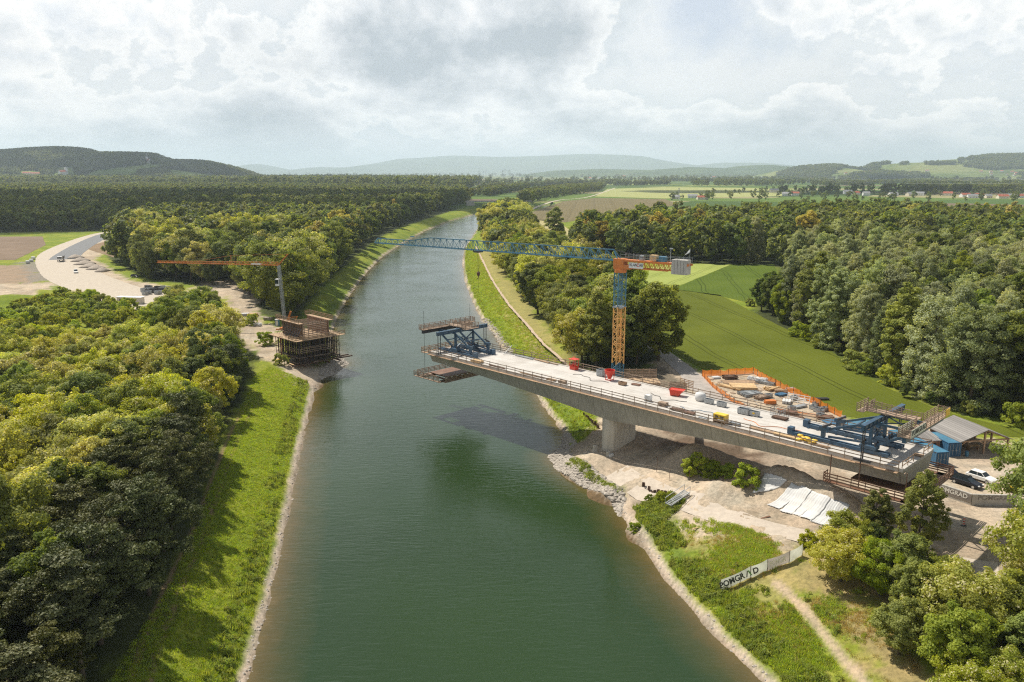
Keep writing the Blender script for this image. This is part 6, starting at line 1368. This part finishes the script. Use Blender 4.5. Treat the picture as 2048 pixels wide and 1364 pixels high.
car('delivery_van', 'white van half hidden under the trees by the haul track', *P(1822, 1100, GZ), R(15), 'carwhite', 4.9, 1.95, 1.95, True)
# graffiti wall with faded lettering
t = thing('site_wall', 'low pale concrete wall with faded printed lettering below the car park', 'wall', (*P(1868, 985, GZ), GZ), 0)
A = Vector(t.location); pts = [Vector((*P(a, b, GZ), GZ))-A for a, b in [(1868, 985), (1942, 1010), (2030, 1012)]]
w_ = MB(); cl = MB()
for a, b in zip(pts, pts[1:]):
    w_.bar(a+Vector((0, 0, .9)), b+Vector((0, 0, .9)), .3, 1.8)
w_.build('blocks', M['conc2'], t)
dd = (pts[1]-pts[0]).normalized(); nn0 = Vector((dd.y, -dd.x, 0)); a0 = math.atan2(dd.y, dd.x)
MB().bar(pts[0]+nn0*.18+Vector((0, 0, 1.05)), pts[1]+nn0*.18+Vector((0, 0, 1.05)), .02, 1.2).build('banner', M['banner_d'], t)
q = pts[0]+nn0*.21; text('lettering', 'POMGRAD', 1.0, M['inkw'], t, (q.x+dd.x*.4, q.y+dd.y*.4, .65), (R(90), 0, a0), .005, 1.0, .02)
dd = (pts[2]-pts[1]).normalized(); q = pts[1]+Vector((dd.y, -dd.x, 0))*.17; text('lettering', 'POMGRAD', 1.0, M['banner_d'], t, (q.x+dd.x*.8, q.y+dd.y*.8, .75), (R(90), 0, math.atan2(dd.y, dd.x)), .005, 1.1, .02)
t = gt('marker_post', 'red and white marker post standing alone on the pale yard', 'marker post', 1927, 1052); MB().box(-.14, .14, -.04, .04, .1, 1.3).build('board', M['white'], t)
b = MB()
for k in range(3): b.box(-.145, .145, -.045, .045, .25+k*.38, .42+k*.38)
b.build('red_band', M['red'], t); MB().box(-.35, .35, -.18, .18, 0, .12).build('foot', M['tyre'], t)
t = gt('mini_digger', 'yellow machine half hidden by leaves at the right picture edge', 'digger', 2030, 985, .4); MB().box(-1, .9, -.6, .6, .6, 1.2).build('body', M['yellow'], t, bevel=.06); MB().box(-.3, .6, -.5, .5, 1.2, 2.2).build('cab', M['glass'], t); MB().box(-1, 1, -.8, -.45, 0, .5).box(-1, 1, .45, .8, 0, .5).build('track', M['tyre'], t, bevel=.1); MB().bar((.8, 0, 1.0), (2.2, 0, 2.2), .25).bar((2.2, 0, 2.2), (2.9, 0, .7), .2).build('arm', M['yellow'], t)
# banner fence on the near bank: cloth between posts
FP = [(1440, 1186), (1500, 1158), (1534, 1143), (1578, 1127), (1604, 1112)]
fp = []
for a, b in FP:
    z = 3.5
    for _ in range(4): x, y = P(a, b, z); z = tz(x, y)
    fp.append(Vector((x, y, z)))
t = thing('banner_fence', 'sagging pale banner fence with big printed letters on the near right bank', 'banner fence', fp[0])
H_ = 1.75
def cloth(segs, m, nm):
    v = []; f = []; k = 0
    for a, b in segs:
        for j in range(9):
            if k and j == 0: continue
            u = j/8; q = a.lerp(b, u)-fp[0]
            for m_ in range(4):
                v.append(q+Vector((0, 0, .12+(H_-.12)*m_/3-(.08*4*u*(1-u) if m_ == 3 else 0)))+Vector((.04*math.sin(7*u+m_), -.06*math.sin(5*u+m_*2), 0)))
            if k: b0_ = len(v)-8; f += [(b0_+i, b0_+4+i, b0_+5+i, b0_+1+i) for i in range(3)]
            k += 1
    return MB().add(v, f).build(nm, m, t, smooth=True)
cloth([(fp[0], fp[1]), (fp[1], fp[2])], M['banner'], 'banner'); cloth([(fp[2], fp[3])], M['banner_d'], 'banner'); cloth([(fp[3], fp[4])], M['banner'], 'banner')
b = MB()
for q in fp: b.bar(q-fp[0], q-fp[0]+Vector((0, 0, H_+.15)), .07)
q0 = fp[0]
for u in (.33, .66): q = fp[0].lerp(fp[1], u)-fp[0]; b.bar(q+Vector((0, .1, 0)), q+Vector((0, .1, H_)), .06)
b.build('post', M['rust'], t)
def seg_text(a, b, body, size, m, off, z=.45, sx=1.0, nm='lettering'):
    d = (b-a); dn = Vector((d.x, d.y, 0)).normalized(); nrm = Vector((dn.y, -dn.x, 0)); q = a-fp[0]+dn*off+nrm*.14
    slope = math.atan2(d.z, Vector((d.x, d.y, 0)).length)
    zz = (a.z-fp[0].z)+d.z*off/max(.1, Vector((d.x, d.y, 0)).length)
    o = text(nm, body, size, m, t, (q.x, q.y, zz+z), (R(90), 0, 0), .012, sx, .035)
    o.rotation_mode = 'QUATERNION'; o.rotation_quaternion = Matrix([[dn.x*math.cos(slope), -dn.x*math.sin(slope), nrm.x], [dn.y*math.cos(slope), -dn.y*math.sin(slope), nrm.y], [math.sin(slope), math.cos(slope), nrm.z]]).to_quaternion()
L01 = (fp[1]-fp[0]).length
seg_text(fp[0], fp[1], 'POMGR', 1.15, M['ink'], .1, .35, L01/4.9)
seg_text(fp[1], fp[2], '/', 1.15, M['ink'], -.55, .35, 1.0); seg_text(fp[1], fp[2], '\\', 1.15, M['inkg'], -.20, .35, 1.3); seg_text(fp[1], fp[2], 'D', 1.15, M['ink'], .42, .35, 1.0)
seg_text(fp[2], fp[3], 'POMGR', 1.0, M['inkw'], .25, .5, (fp[3]-fp[2]).length/4.6)
# white sheets on the embankment
def draped(name, label, pts, m, off=.12, z=5.0, n=40, fold=.09):
    c = [Vector(hit(a, b)[:2]) for a, b, zz in pts]; v = []; f = []
    for i in range(n+1):
        for j in range(n+1):
            u, w_ = i/n, j/n; q = (c[0]*(1-u)+c[1]*u)*(1-w_)+(c[3]*(1-u)+c[2]*u)*w_
            v.append((q.x+.06*math.sin(j*1.7), q.y, tz(q.x, q.y)+off+fold*1.6*abs(math.sin(u*15+w_*1.2))**9))
    for i in range(n):
        for j in range(n): k_ = i*(n+1)+j; f.append((k_, k_+n+1, k_+n+2, k_+1))
    o = MB().add(v, f).build(name, m, smooth=True); md = o.modifiers.new('s', 'SOLIDIFY'); md.thickness = .03; return tag(o, label, 'ground sheet')
for i in range(6):
    u0, u1 = i/6-.01, (i+1)/6+.012; T0, T1, B0, B1 = (1584, 968), (1698, 1014), (1538, 1014), (1664, 1060)
    def lp(a, b, u): return (a[0]+(b[0]-a[0])*u, a[1]+(b[1]-a[1])*u, 0)
    j0, j1 = rr.uniform(-3, 3), rr.uniform(-4, 4)
    q = [lp(T0, T1, u0), lp(T0, T1, u1), lp(B0, B1, u1), lp(B0, B1, u0)]; q[2] = (q[2][0]+j1, q[2][1]+j1, 0); q[3] = (q[3][0]+j1, q[3][1]+j1, 0)
    o = draped('ground_sheet', 'strip of white sheeting laid down the big slope above the haul track', q, M['whitesheet'], off=.10+.07*(i % 2), n=14, fold=.05); o['group'] = 'white sheet strips on the slope'
draped('ground_sheet', 'smaller white sheet by the round shrub at the top of the slope', [(1528, 950, 0), (1574, 962, 0), (1560, 976, 0), (1504, 988, 0)], M['whitesheet'], n=12)
# cut off sheet piles and small things near the pier
def stubs(seq, n, group, label, h0, h1):
    p = [Vector(P(a, b, z)) for a, b, z in seq]; L = sum((b-a).length for a, b in zip(p, p[1:])); 
    for i in range(n):
        u = (i+.5)/n*(len(p)-1); k = min(int(u), len(p)-2); q = p[k].lerp(p[k+1], u-k); z = tz(q.x, q.y)
        o = MB().prism([(-.3, -.1), (-.15, -.12), (-.08, .1), (.12, .1), (.18, -.12), (.3, -.1), (.2, 0.02), (.15, .2), (-.1, .2), (-.18, .0)], -.5, rr.uniform(h0, h1)).build('steel_stub', M['rust']); o.location = (q.x, q.y, z); o.rotation_euler = (0, 0, rr.uniform(-.3, .3)+math.atan2((p[k+1]-p[k]).y, (p[k+1]-p[k]).x)); tag(o, label, 'steel stub', group)
stubs([(1166, 822, 3), (1182, 838, 3.2), (1198, 852, 3.5)], 11, 'rusty pile stubs left of the pier', 'rusty steel pile stub in the row climbing left of the pier', .3, .9)
stubs([(1285, 958, 4), (1305, 970, 4), (1330, 980, 4), (1352, 988, 4.3)], 11, 'rusty pile stubs by the haul track', 'rusty steel pile stub in the row beside the haul track', .15, .85)
for px, py, lb, d in [(1190, 903, 'upright concrete block left of the pier foot', (.8, .5, 1.2)), (1216, 912, 'small concrete block in front of the pier foot', (.6, .5, .9)), (1222, 912, 'white bag heap at the pier foot', (.9, .6, .4))]:
    t = gt('concrete_block', lb, 'block', px, py, .4); MB().box(-d[0]/2, d[0]/2, -d[1]/2, d[1]/2, -.2, d[2]).build('block', M['conc2'] if d[2] > .5 else M['whitesheet'], t, bevel=.05)
t = gt('stair', 'grey metal stair with handrails leading down from the haul track', 'stair', 1352, 1010, 0, None); A = Vector(t.location)
a_, b_ = Vector((*P(1374, 985, 4.8), 5.0))-A, Vector((*P(1336, 1012, 3.6), 3.8))-A
b = MB(); w_ = Vector(((b_-a_).y, -(b_-a_).x, 0)).normalized()*.6
for s_ in (-1, 1): b.bar(a_+w_*s_, b_+w_*s_, .08, .2); b.bar(a_+w_*s_+Vector((0, 0, 1)), b_+w_*s_+Vector((0, 0, 1)), .07); b.bar(a_+w_*s_, a_+w_*s_+Vector((0, 0, 1)), .07); b.bar(b_+w_*s_, b_+w_*s_+Vector((0, 0, 1)), .07)
b.build('handrail', M['galv'], t); b = MB()
for k in range(12): q = a_.lerp(b_, (k+.5)/12); b.bar(q-w_, q+w_, .3, .04)
b.build('steps', M['galv'], t)
for px, py, lb in [(1530, 1036, 'loose brown plank on the haul track'), (1395, 1057, 'bleached driftwood log on the rough bank')]:
    t = gt('plank', lb, 'plank', px, py, .5); MB().bar((-1, 0, .08), (1, 0, .1), .3 if px > 1500 else .16, .08).bar((-.6, 0, 0), (-.6, .1, .05), .1).build('plank_board', M['timber_n' if px < 1500 else 'ply'], t)
for px, py, z, h, lb in [(1378, 962, 5, 2.6, 'thin bare stake above the haul track'), (1366, 938, 5, 2.2, 'thin leaning stake by the shaded shrubs'), (1313, 945, 4, 2.8, 'thin iron rod standing beside the haul track'), (1338, 962, 4.4, 2.2, 'second thin iron rod beside the haul track')]:
    t = gt('stake', lb, 'stake', px, py); MB().bar((0, 0, -.2), (.1, 0, h), .06).build('rod', M['rust'], t)

# ------------------------------------------------------------------ left bank site
F0 = Vector((-57.8, 211.5, 0)); rzL = math.atan2(.713, -.7013)     # local x runs back along the bridge line, local y (left handed side) to the canal
t = thing('pier_scaffold', 'tall timber formwork for the second pier on a steel scaffold at the water edge', 'scaffold', (F0.x, F0.y, 3.6), BROT)
# local frame as the bridge: x towards the right bank, y across
b = MB()
Xa, Xb, Ya, Yb = -13.0, 0.0, 0.0, 12.5
for i in range(11):
    for j in range(9):
        x = Xa+(Xb-Xa)*i/10; y = Ya+(Yb-Ya)*j/8; b.bar((x, y, 0), (x, y, 6.4), .11)
for k in range(5):
    z = .6+k*1.4
    for i in range(11): x = Xa+(Xb-Xa)*i/10; b.bar((x, Ya, z), (x, Yb, z), .06)
    for j in range(9): y = Ya+(Yb-Ya)*j/8; b.bar((Xa, y, z+.1), (Xb, y, z+.1), .06)
for i in range(10):
    x0_, x1_ = Xa+(Xb-Xa)*i/10, Xa+(Xb-Xa)*(i+1)/10
    for z in (.4, 3.2): b.bar((x0_, Ya, z), (x1_, Ya, z+2.4), .05); b.bar((x1_, Yb, z), (x0_, Yb, z+2.4), .05)
for j in range(8):
    y0_, y1_ = Ya+(Yb-Ya)*j/8, Ya+(Yb-Ya)*(j+1)/8
    for z in (.4, 3.2): b.bar((Xb, y0_, z), (Xb, y1_, z+2.4), .05)
b.build('scaffold_tubes', M['dark'], t)
b = MB()
for i in range(14):
    for j in range(12):
        x = Xa+.5+(Xb-Xa-1)*i/13; y = Ya+.6+(Yb-Ya-1.2)*j/11; b.bar((x, y, 0), (x, y, 6.4), .16)
b.build('steel_props', M['rust'], t)
b = MB()
for k in range(70):
    z = rr.choice([.3, 1.9, 3.3, 4.7]); 
    if rr.random() < .5: a = Vector((rr.uniform(Xa, Xb-2), rr.choice([-.45, -.2, Yb+.3]), z)); b.bar(a, a+Vector((rr.uniform(1.5, 3.5), rr.uniform(-.15, .15), rr.uniform(-.1, .1))), .28, .05)
    else: a = Vector((rr.choice([Xb+.25, Xb+.5]), rr.uniform(Ya, Yb-2), z)); b.bar(a, a+Vector((rr.uniform(-.15, .15), rr.uniform(1.5, 3.2), rr.uniform(-.1, .1))), .28, .05)
railing(b, (Xa, -.6, 3.3), (Xb+.4, -.6, 3.3), 1.1, 2.2, 2, .12); railing(b, (Xb+.5, 0, 3.3), (Xb+.5, Yb, 3.3), 1.1, 2.2, 2, .12)
b.build('scaffold_boards', M['timber_o'], t)
b = MB()
for i in range(12): x = Xa+.4+(Xb-Xa-.8)*i/11; b.box(x-.09, x+.09, Ya-1.5, Yb+1.4, 6.4, 6.7)
b.box(Xa-1.2, Xb+1.2, Ya-1.6, Yb+1.5, 6.7, 6.8); b.build('work_deck', M['planks'], t)
b = MB(); railing(b, (Xb+1.1, -1.5, 6.8), (Xb+1.1, 13.9, 6.8), 1.2, 1.9, 3, .2); railing(b, (Xb-3, -1.5, 6.8), (Xb+1.1, -1.5, 6.8), 1.2, 1.9, 3, .2)
for k in range(14):
    a = Vector((rr.uniform(Xa, Xb), rr.uniform(-1.4, 1), 6.85+rr.uniform(0, .2))); b.bar(a, a+Vector((rr.uniform(-2.5, 2.5), rr.uniform(-.4, .4), .02)), .2, .05)
b.build('deck_railing', M['timber'], t)
for y in (2.0, 9.8):
    w_ = MB().box(Xa+.8, Xb-1.0, y-.06, y+.06, 6.8, 11.0).build('form_wall', M['formply'], t)
    b = MB(); sg_ = -1 if y < 5 else 1
    for k in range(13): x = Xa+1.0+k*.92; b.box(x-.06, x+.06, y+sg_*.07, y+sg_*.25, 6.8, 11.0)
    for z in (7.6, 9.2, 10.5): b.box(Xa+.8, Xb-1.0, y+sg_*.25, y+sg_*.4, z, z+.15)
    b.build('walers', M['timber_o'], w_)
    b = MB()
    for k in range(10): x = Xa+1.3+k*1.15; b.bar((x, y+sg_*.4, 9.6), (x-.9, y+sg_*1.7, 6.9), .07)
    b.build('push_props', M['blue_l'], w_)
    b = MB(); b.box(Xa-.2, Xb-.6, y+(-1.5 if sg_ < 0 else .1), y+(-.1 if sg_ < 0 else 1.5), 11.0, 11.1)
    yy_ = y+sg_*1.45; railing(b, (Xa-.2, yy_, 11.1), (Xb-.6, yy_, 11.1), 1.2, 2.0, 3, .18); railing(b, (Xa-.2, y, 11.1), (Xa-.2, yy_, 11.1), 1.2, 1.3, 3, .18); b.build('top_walkway', M['timber'], w_)
b = MB()
for k in range(9): b.bar((Xb-1.4, 2.1, 7.0+k*.48), (Xb-1.4, 9.7, 7.0+k*.48), .12, .2)
for k in range(6): b.bar((Xb-1.5, 2.6+k*1.3, 6.8), (Xb-1.5, 2.6+k*1.3, 11.2), .14)
for k in range(7): b.bar((Xa+2+k*1.4, 2.2, 10.2), (Xa+2+k*1.4, 9.7, 10.2), .12, .2)
b.build('end_form', M['timber_o'], t)
b = MB()
for k in range(7): x = Xa+.5+k*2.0; b.box(x-.15, x+.15, -2.2, 17.0-(k < 5)*1.5, -.32, 0)
for k in range(4): b.box(Xa-1, Xb+1.4, 1.0+k*3.6, 1.35+k*3.6, -.62, -.32)
b.build('base_beams', M['rust'], t); MB().bar((Xa-2.5, -2.2, .25), (Xb-1.0, -1.4, .1), .5, .1).bar((Xa, -2.7, .3), (Xb-4, -2.2, .2), .3, .08).build('base_planks', M['timber_n'], t)
MB().bar((Xa+3.2, -.15, 0), (Xa+3.2, -.15, 6.4), .12).build('red_post', M['red'], t)
# small orange crane
x, y = -73.6, 254.0; jd2 = Vector((-42, 8, 0)).normalized(); t = thing('small_crane', 'small orange self erecting crane with a low flat jib over the left trees', 'crane', (x, y, GZ), math.atan2(jd2.y, jd2.x))
b = MB(); b.box(-1.4, 1.4, -1.4, 1.4, .3, .9).bar((-2.2, -2.2, 0), (2.2, 2.2, .5), .35).bar((-2.2, 2.2, 0), (2.2, -2.2, .5), .35).bar((0, 0, .9), (-2.2, 0, 6.2), .45, .5).bar((-2.2, 0, .9), (-1.4, 0, 4.5), .2).bar((-2.4, 0, .9), (-4.4, 0, 4.6), .15).bar((-1.2, 0, 4.2), (-4.4, 0, 4.4), .15); b.build('chassis', M['orange'], t)
b = MB(); lattice(b, (0, 0, .9), (1.0, 0, 21.0), .75, 16, .12, .06); b.bar((0, 0, .9), (1.0, 0, 20.6), .3); b.build('mast', M['galv'], t)
b = MB(); JL2 = 43.0
for k in range(30):
    a, c = 1+k*JL2/30, 1+(k+1)*JL2/30; h1 = 1.0-.5*k/30
    b.bar((a, 0, 21.0+h1), (c, 0, 21.0+h1-.017), .15).bar((a, -.45, 21), ((a+c)/2, 0, 21+h1), .08).bar((a, .45, 21), ((a+c)/2, 0, 21+h1), .08).bar(((a+c)/2, 0, 21+h1), (c, -.45, 21), .08).bar(((a+c)/2, 0, 21+h1), (c, .45, 21), .08)
b.bar((1, -.45, 21), (JL2+1, -.45, 21), .15).bar((1, .45, 21), (JL2+1, .45, 21), .15).bar((1, 0, 21.2), (-2.3, 0, 24.6), .3).bar((1, -.4, 21.2), (-2.3, 0, 24.6), .15)
b.build('jib', M['orange'], t)
MB().bar((17.5, 0, 21.9), (17.5, 0, 23.8), .15).bar((17.5, 0, 23.8), (30, 0, 21.7), .09).bar((17.5, 0, 23.8), (-2.3, 0, 24.6), .06).build('tie_bar', M['orange'], t)
MB().box(7.0, 10.4, -.52, -.46, 21.0, 21.5).box(7.0, 10.4, .46, .52, 21.0, 21.5).build('sign', M['white'], t)
MB().box(1.0, 2.3, -.7, .7, 14.4, 16.6).build('cabin', M['white'], t); 
MB().box(1.15, 2.34, -.74, .74, 15.1, 16.4).build('cabin_window', M['glass'], t)
# portable toilet, materials
t = gt('portable_toilet', 'blue portable toilet with white roof beside the left formwork', 'portable toilet', 555, 652); MB().box(-.6, .6, -.6, .6, 0, 2.1).build('body', M['blue_l'], t, bevel=.04); MB().box(-.65, .65, -.65, .65, 2.1, 2.3).build('roof', M['white'], t, bevel=.06); MB().box(-.4, .4, -.64, -.605, .1, 1.9).build('door', M['white'], t)
for px, py, lb, L, wd, m in [(490, 632, 'heap of white sacks in the left gravel yard', 3.4, 2.0, 'whitesheet'), (506, 632, 'pile of yellow boards in the left gravel yard', 3.6, 2.2, 'timber_n'), (498, 644, 'grey pallets of blocks in the left gravel yard', 3.0, 2.2, 'conc2'), (516, 652, 'white stacked panels near the left formwork', 2.6, 1.6, 'white'), (536, 640, 'brown rubble heap left of the blue toilet', 3.0, 2.0, 'rubble'), (588, 722, 'small grey box on the ledge before the scaffold', 1.6, 1.2, 'galv')]:
    t = gt('material_stack', lb, 'stack', px, py, rr.uniform(-.5, .5)); stack(t, 4, L, wd, .9, m, 4, tw=.15, nm='pieces')
t = gt('yellow_sack', 'yellow sack lying on the ledge in front of the left scaffold', 'sack', 557, 722, .5); MB().loft([[Vector((x_, .5*s*math.cos(a), .3+.3*s*math.sin(a))) for a in [2*math.pi*q/8 for q in range(8)]] for x_, s in ((-1.2, .3), (-.7, 1), (.7, 1), (1.2, .4))]).build('bag', M['yellow'], t, smooth=True)
t = gt('pole', 'thin dark pole standing before the left scaffold', 'pole', 569, 735); MB().bar((0, 0, 0), (0, 0, 4.2), .12).build('shaft', M['dark'], t); MB().bar((-.35, 0, 3.9), (.35, 0, 3.9), .1).build('arm', M['dark'], t)
# cluster of steel bins, hut, truck, small vehicles on the new road
cl_ = random.Random(31)
for i in range(26):
    px = cl_.gauss(302, 13); py = cl_.gauss(583, 4.5); x, y = P(px, py, GZ); st = cl_.randrange(2)
    t = thing('steel_bin', 'dark grey steel bin in the crowded cluster on the left gravel bed', 'steel bin', (x, y, GZ+.05), cl_.uniform(-.5, .5), 'dark steel bins clustered on the left gravel bed'); bin_open(t, 2.2, 1.5, 1.5, cl_.choice(['dark', 'galv']))
t = gt('long_hut', 'long white walled hut with a grey roof edge below the new road', 'hut', 262, 607, R(-8)); MB().box(-5, 5, -1.3, 1.3, 0, 2.5).build('wall', M['cream'], t); MB().box(-5.3, 5.3, -1.6, 1.6, 2.5, 2.7).build('roof', M['white'], t); MB().box(.4, 1.3, -1.36, -1.303, 0, 2.1).build('door', M['dark'], t); MB().box(-3.8, -2.6, -1.35, -1.303, 1, 1.9).build('window', M['glass'], t)
x, y = P(122, 523, GZ); t = thing('dump_truck', 'grey dump truck standing at the end of the asphalt on the new road', 'truck', (x, y, GZ+.1), R(-70))
MB().box(1.6, 3.6, -1.25, 1.25, 1.0, 3.0).build('cab', M['white'], t, bevel=.1); MB().box(3.62, 3.68, -1.1, 1.1, 1.9, 2.8).build('windscreen', M['glass'], t)
MB().add([(-4.2, -1.3, 1.3), (1.3, -1.3, 1.3), (1.3, 1.3, 1.3), (-4.2, 1.3, 1.3), (-4.6, -1.4, 2.9), (1.4, -1.4, 2.9), (1.4, 1.4, 2.9), (-4.6, 1.4, 2.9)], [(0, 3, 2, 1), (0, 1, 5, 4), (1, 2, 6, 5), (2, 3, 7, 6), (3, 0, 4, 7), (4, 5, 6, 7)]).build('tipper_body', M['dark'], t)
for xx in (2.6, -1.8, -3.2):
    for j in (-1, 1): MB().tube([(xx, j*.95, .5), (xx, j*1.28, .5)], .5, 14).build('wheel', M['tyre'], t)
car('small_van', 'small pale van parked on the shoulder of the new road', *P(152, 546, GZ), R(-60), 'carwhite', 4.4, 1.9, 1.8, z=GZ+.1)
car('dark_car', 'dark car driving on the pale gravel bed of the new road', *P(271, 555, GZ), R(-20), 'carblack', 4.6, z=GZ+.1)
for i, (px, py, s_) in enumerate([(150, 516, 1), (160, 522, 1.1), (170, 528, 1.2), (181, 534, 1.1), (193, 538, 1.0), (205, 543, .8)]):
    x, y = P(px, py, GZ); rg = random.Random(i); b = MB(); v = []; 
    rings = [[(r_*math.cos(a)*(1+.15*math.sin(3*a+i)), r_*1.3*math.sin(a)*(1+.12*math.cos(2*a)), z) for a in [2*math.pi*k/14 for k in range(14)]] for r_, z in ((4.6*s_, -.1), (3.2*s_, .9), (1.6*s_, 1.7), (.3, 2.1))]
    o = b.loft(rings).build('gravel_heap', M['rubble'], None, smooth=True); o.location = (x, y, GZ+.05); tag(o, 'brown gravel heap tipped along the inner edge of the new road', 'gravel heap', 'gravel heaps along the new road')
for px, py in [(63, 524), (67, 519), (56, 527)]:
    t = gt('white_bale', 'white wrapped bale left of the new road', 'bale', px, py, .3, 'white bales by the ploughed field'); MB().tube([(-.9, 0, .9), (.9, 0, .9)], .9, 12).build('wrap', M['whitesheet'], t)

# cables and hoses on the deck
for i, (px, py, lb, m_, L) in enumerate([(1180, 757, 'black cable snaking over the deck between the red basket and the red bucket', 'tyre', 9), (1330, 797, 'black hose lying before the tipping skip', 'tyre', 8), (1540, 852, 'orange hose lying on the deck before the rail beams', 'orange', 10), (1395, 822, 'thin blue hose near the generator', 'cont', 7)]):
    t = dk('cable', lb, 'cable', px, py); pts = []
    for k in range(26): u = k/25; pts.append((L*(u-.5), .9*math.sin(u*7+i)+.4*math.sin(u*17+i*2), .05))
    MB().tube(pts, .05, 5).build('sheath', M[m_], t)
# unseen clouds high above, outside the haze: added to shade the far woods on the left and parts of the plain
cm = bpy.data.materials.new('cloud'); cm.use_nodes = True; nt = cm.node_tree; nt.nodes.clear(); o_ = nt.nodes.new('ShaderNodeOutputMaterial'); d_ = nt.nodes.new('ShaderNodeBsdfDiffuse'); d_.inputs[0].default_value = (.8, .8, .8, 1); t_ = nt.nodes.new('ShaderNodeBsdfTransparent'); mx = nt.nodes.new('ShaderNodeMixShader'); mx.inputs[0].default_value = .62
nt.links.new(t_.outputs[0], mx.inputs[1]); nt.links.new(d_.outputs[0], mx.inputs[2]); nt.links.new(mx.outputs[0], o_.inputs[0])
def cloud(gx, gy, rx, ry, alt, seed):
    rg = random.Random(seed); k_ = alt/sdir.z; cx, cy = gx+sdir.x*k_, gy+sdir.y*k_; bm = bmesh.new()
    for i in range(26):
        a = rg.uniform(0, 6.28); q = rg.random()**.5; r_ = rg.uniform(.2, .36)*min(rx, ry)*(1.2-q*.5)
        mt = Matrix.Translation((cx+math.cos(a)*q*rx, cy+math.sin(a)*q*ry, alt+rg.uniform(0, .5)*r_)) @ Matrix.Diagonal((1.3, 1.1, .45, 1)); bmesh.ops.create_icosphere(bm, subdivisions=3, radius=r_, matrix=mt)
    for v in bm.verts:
        n = math.sin(v.co.x*.02+seed)*math.sin(v.co.y*.023)*math.sin(v.co.z*.03+1); v.co += v.normal*n*30
    me = bpy.data.meshes.new('shade_clouds'); bm.to_mesh(me); bm.free(); me.materials.append(cm); me.shade_smooth(); o = bpy.data.objects.new('shade_clouds', me); C.objects.link(o); tag(o, 'unseen cloud added high overhead to shade the land', None, kind='stuff')
cloud(-620, 1150, 640, 420, 1700, 1); cloud(-1750, 4300, 1250, 700, 1900, 2); cloud(700, 2100, 420, 260, 1700, 4); cloud(2300, 5200, 900, 500, 1900, 5)
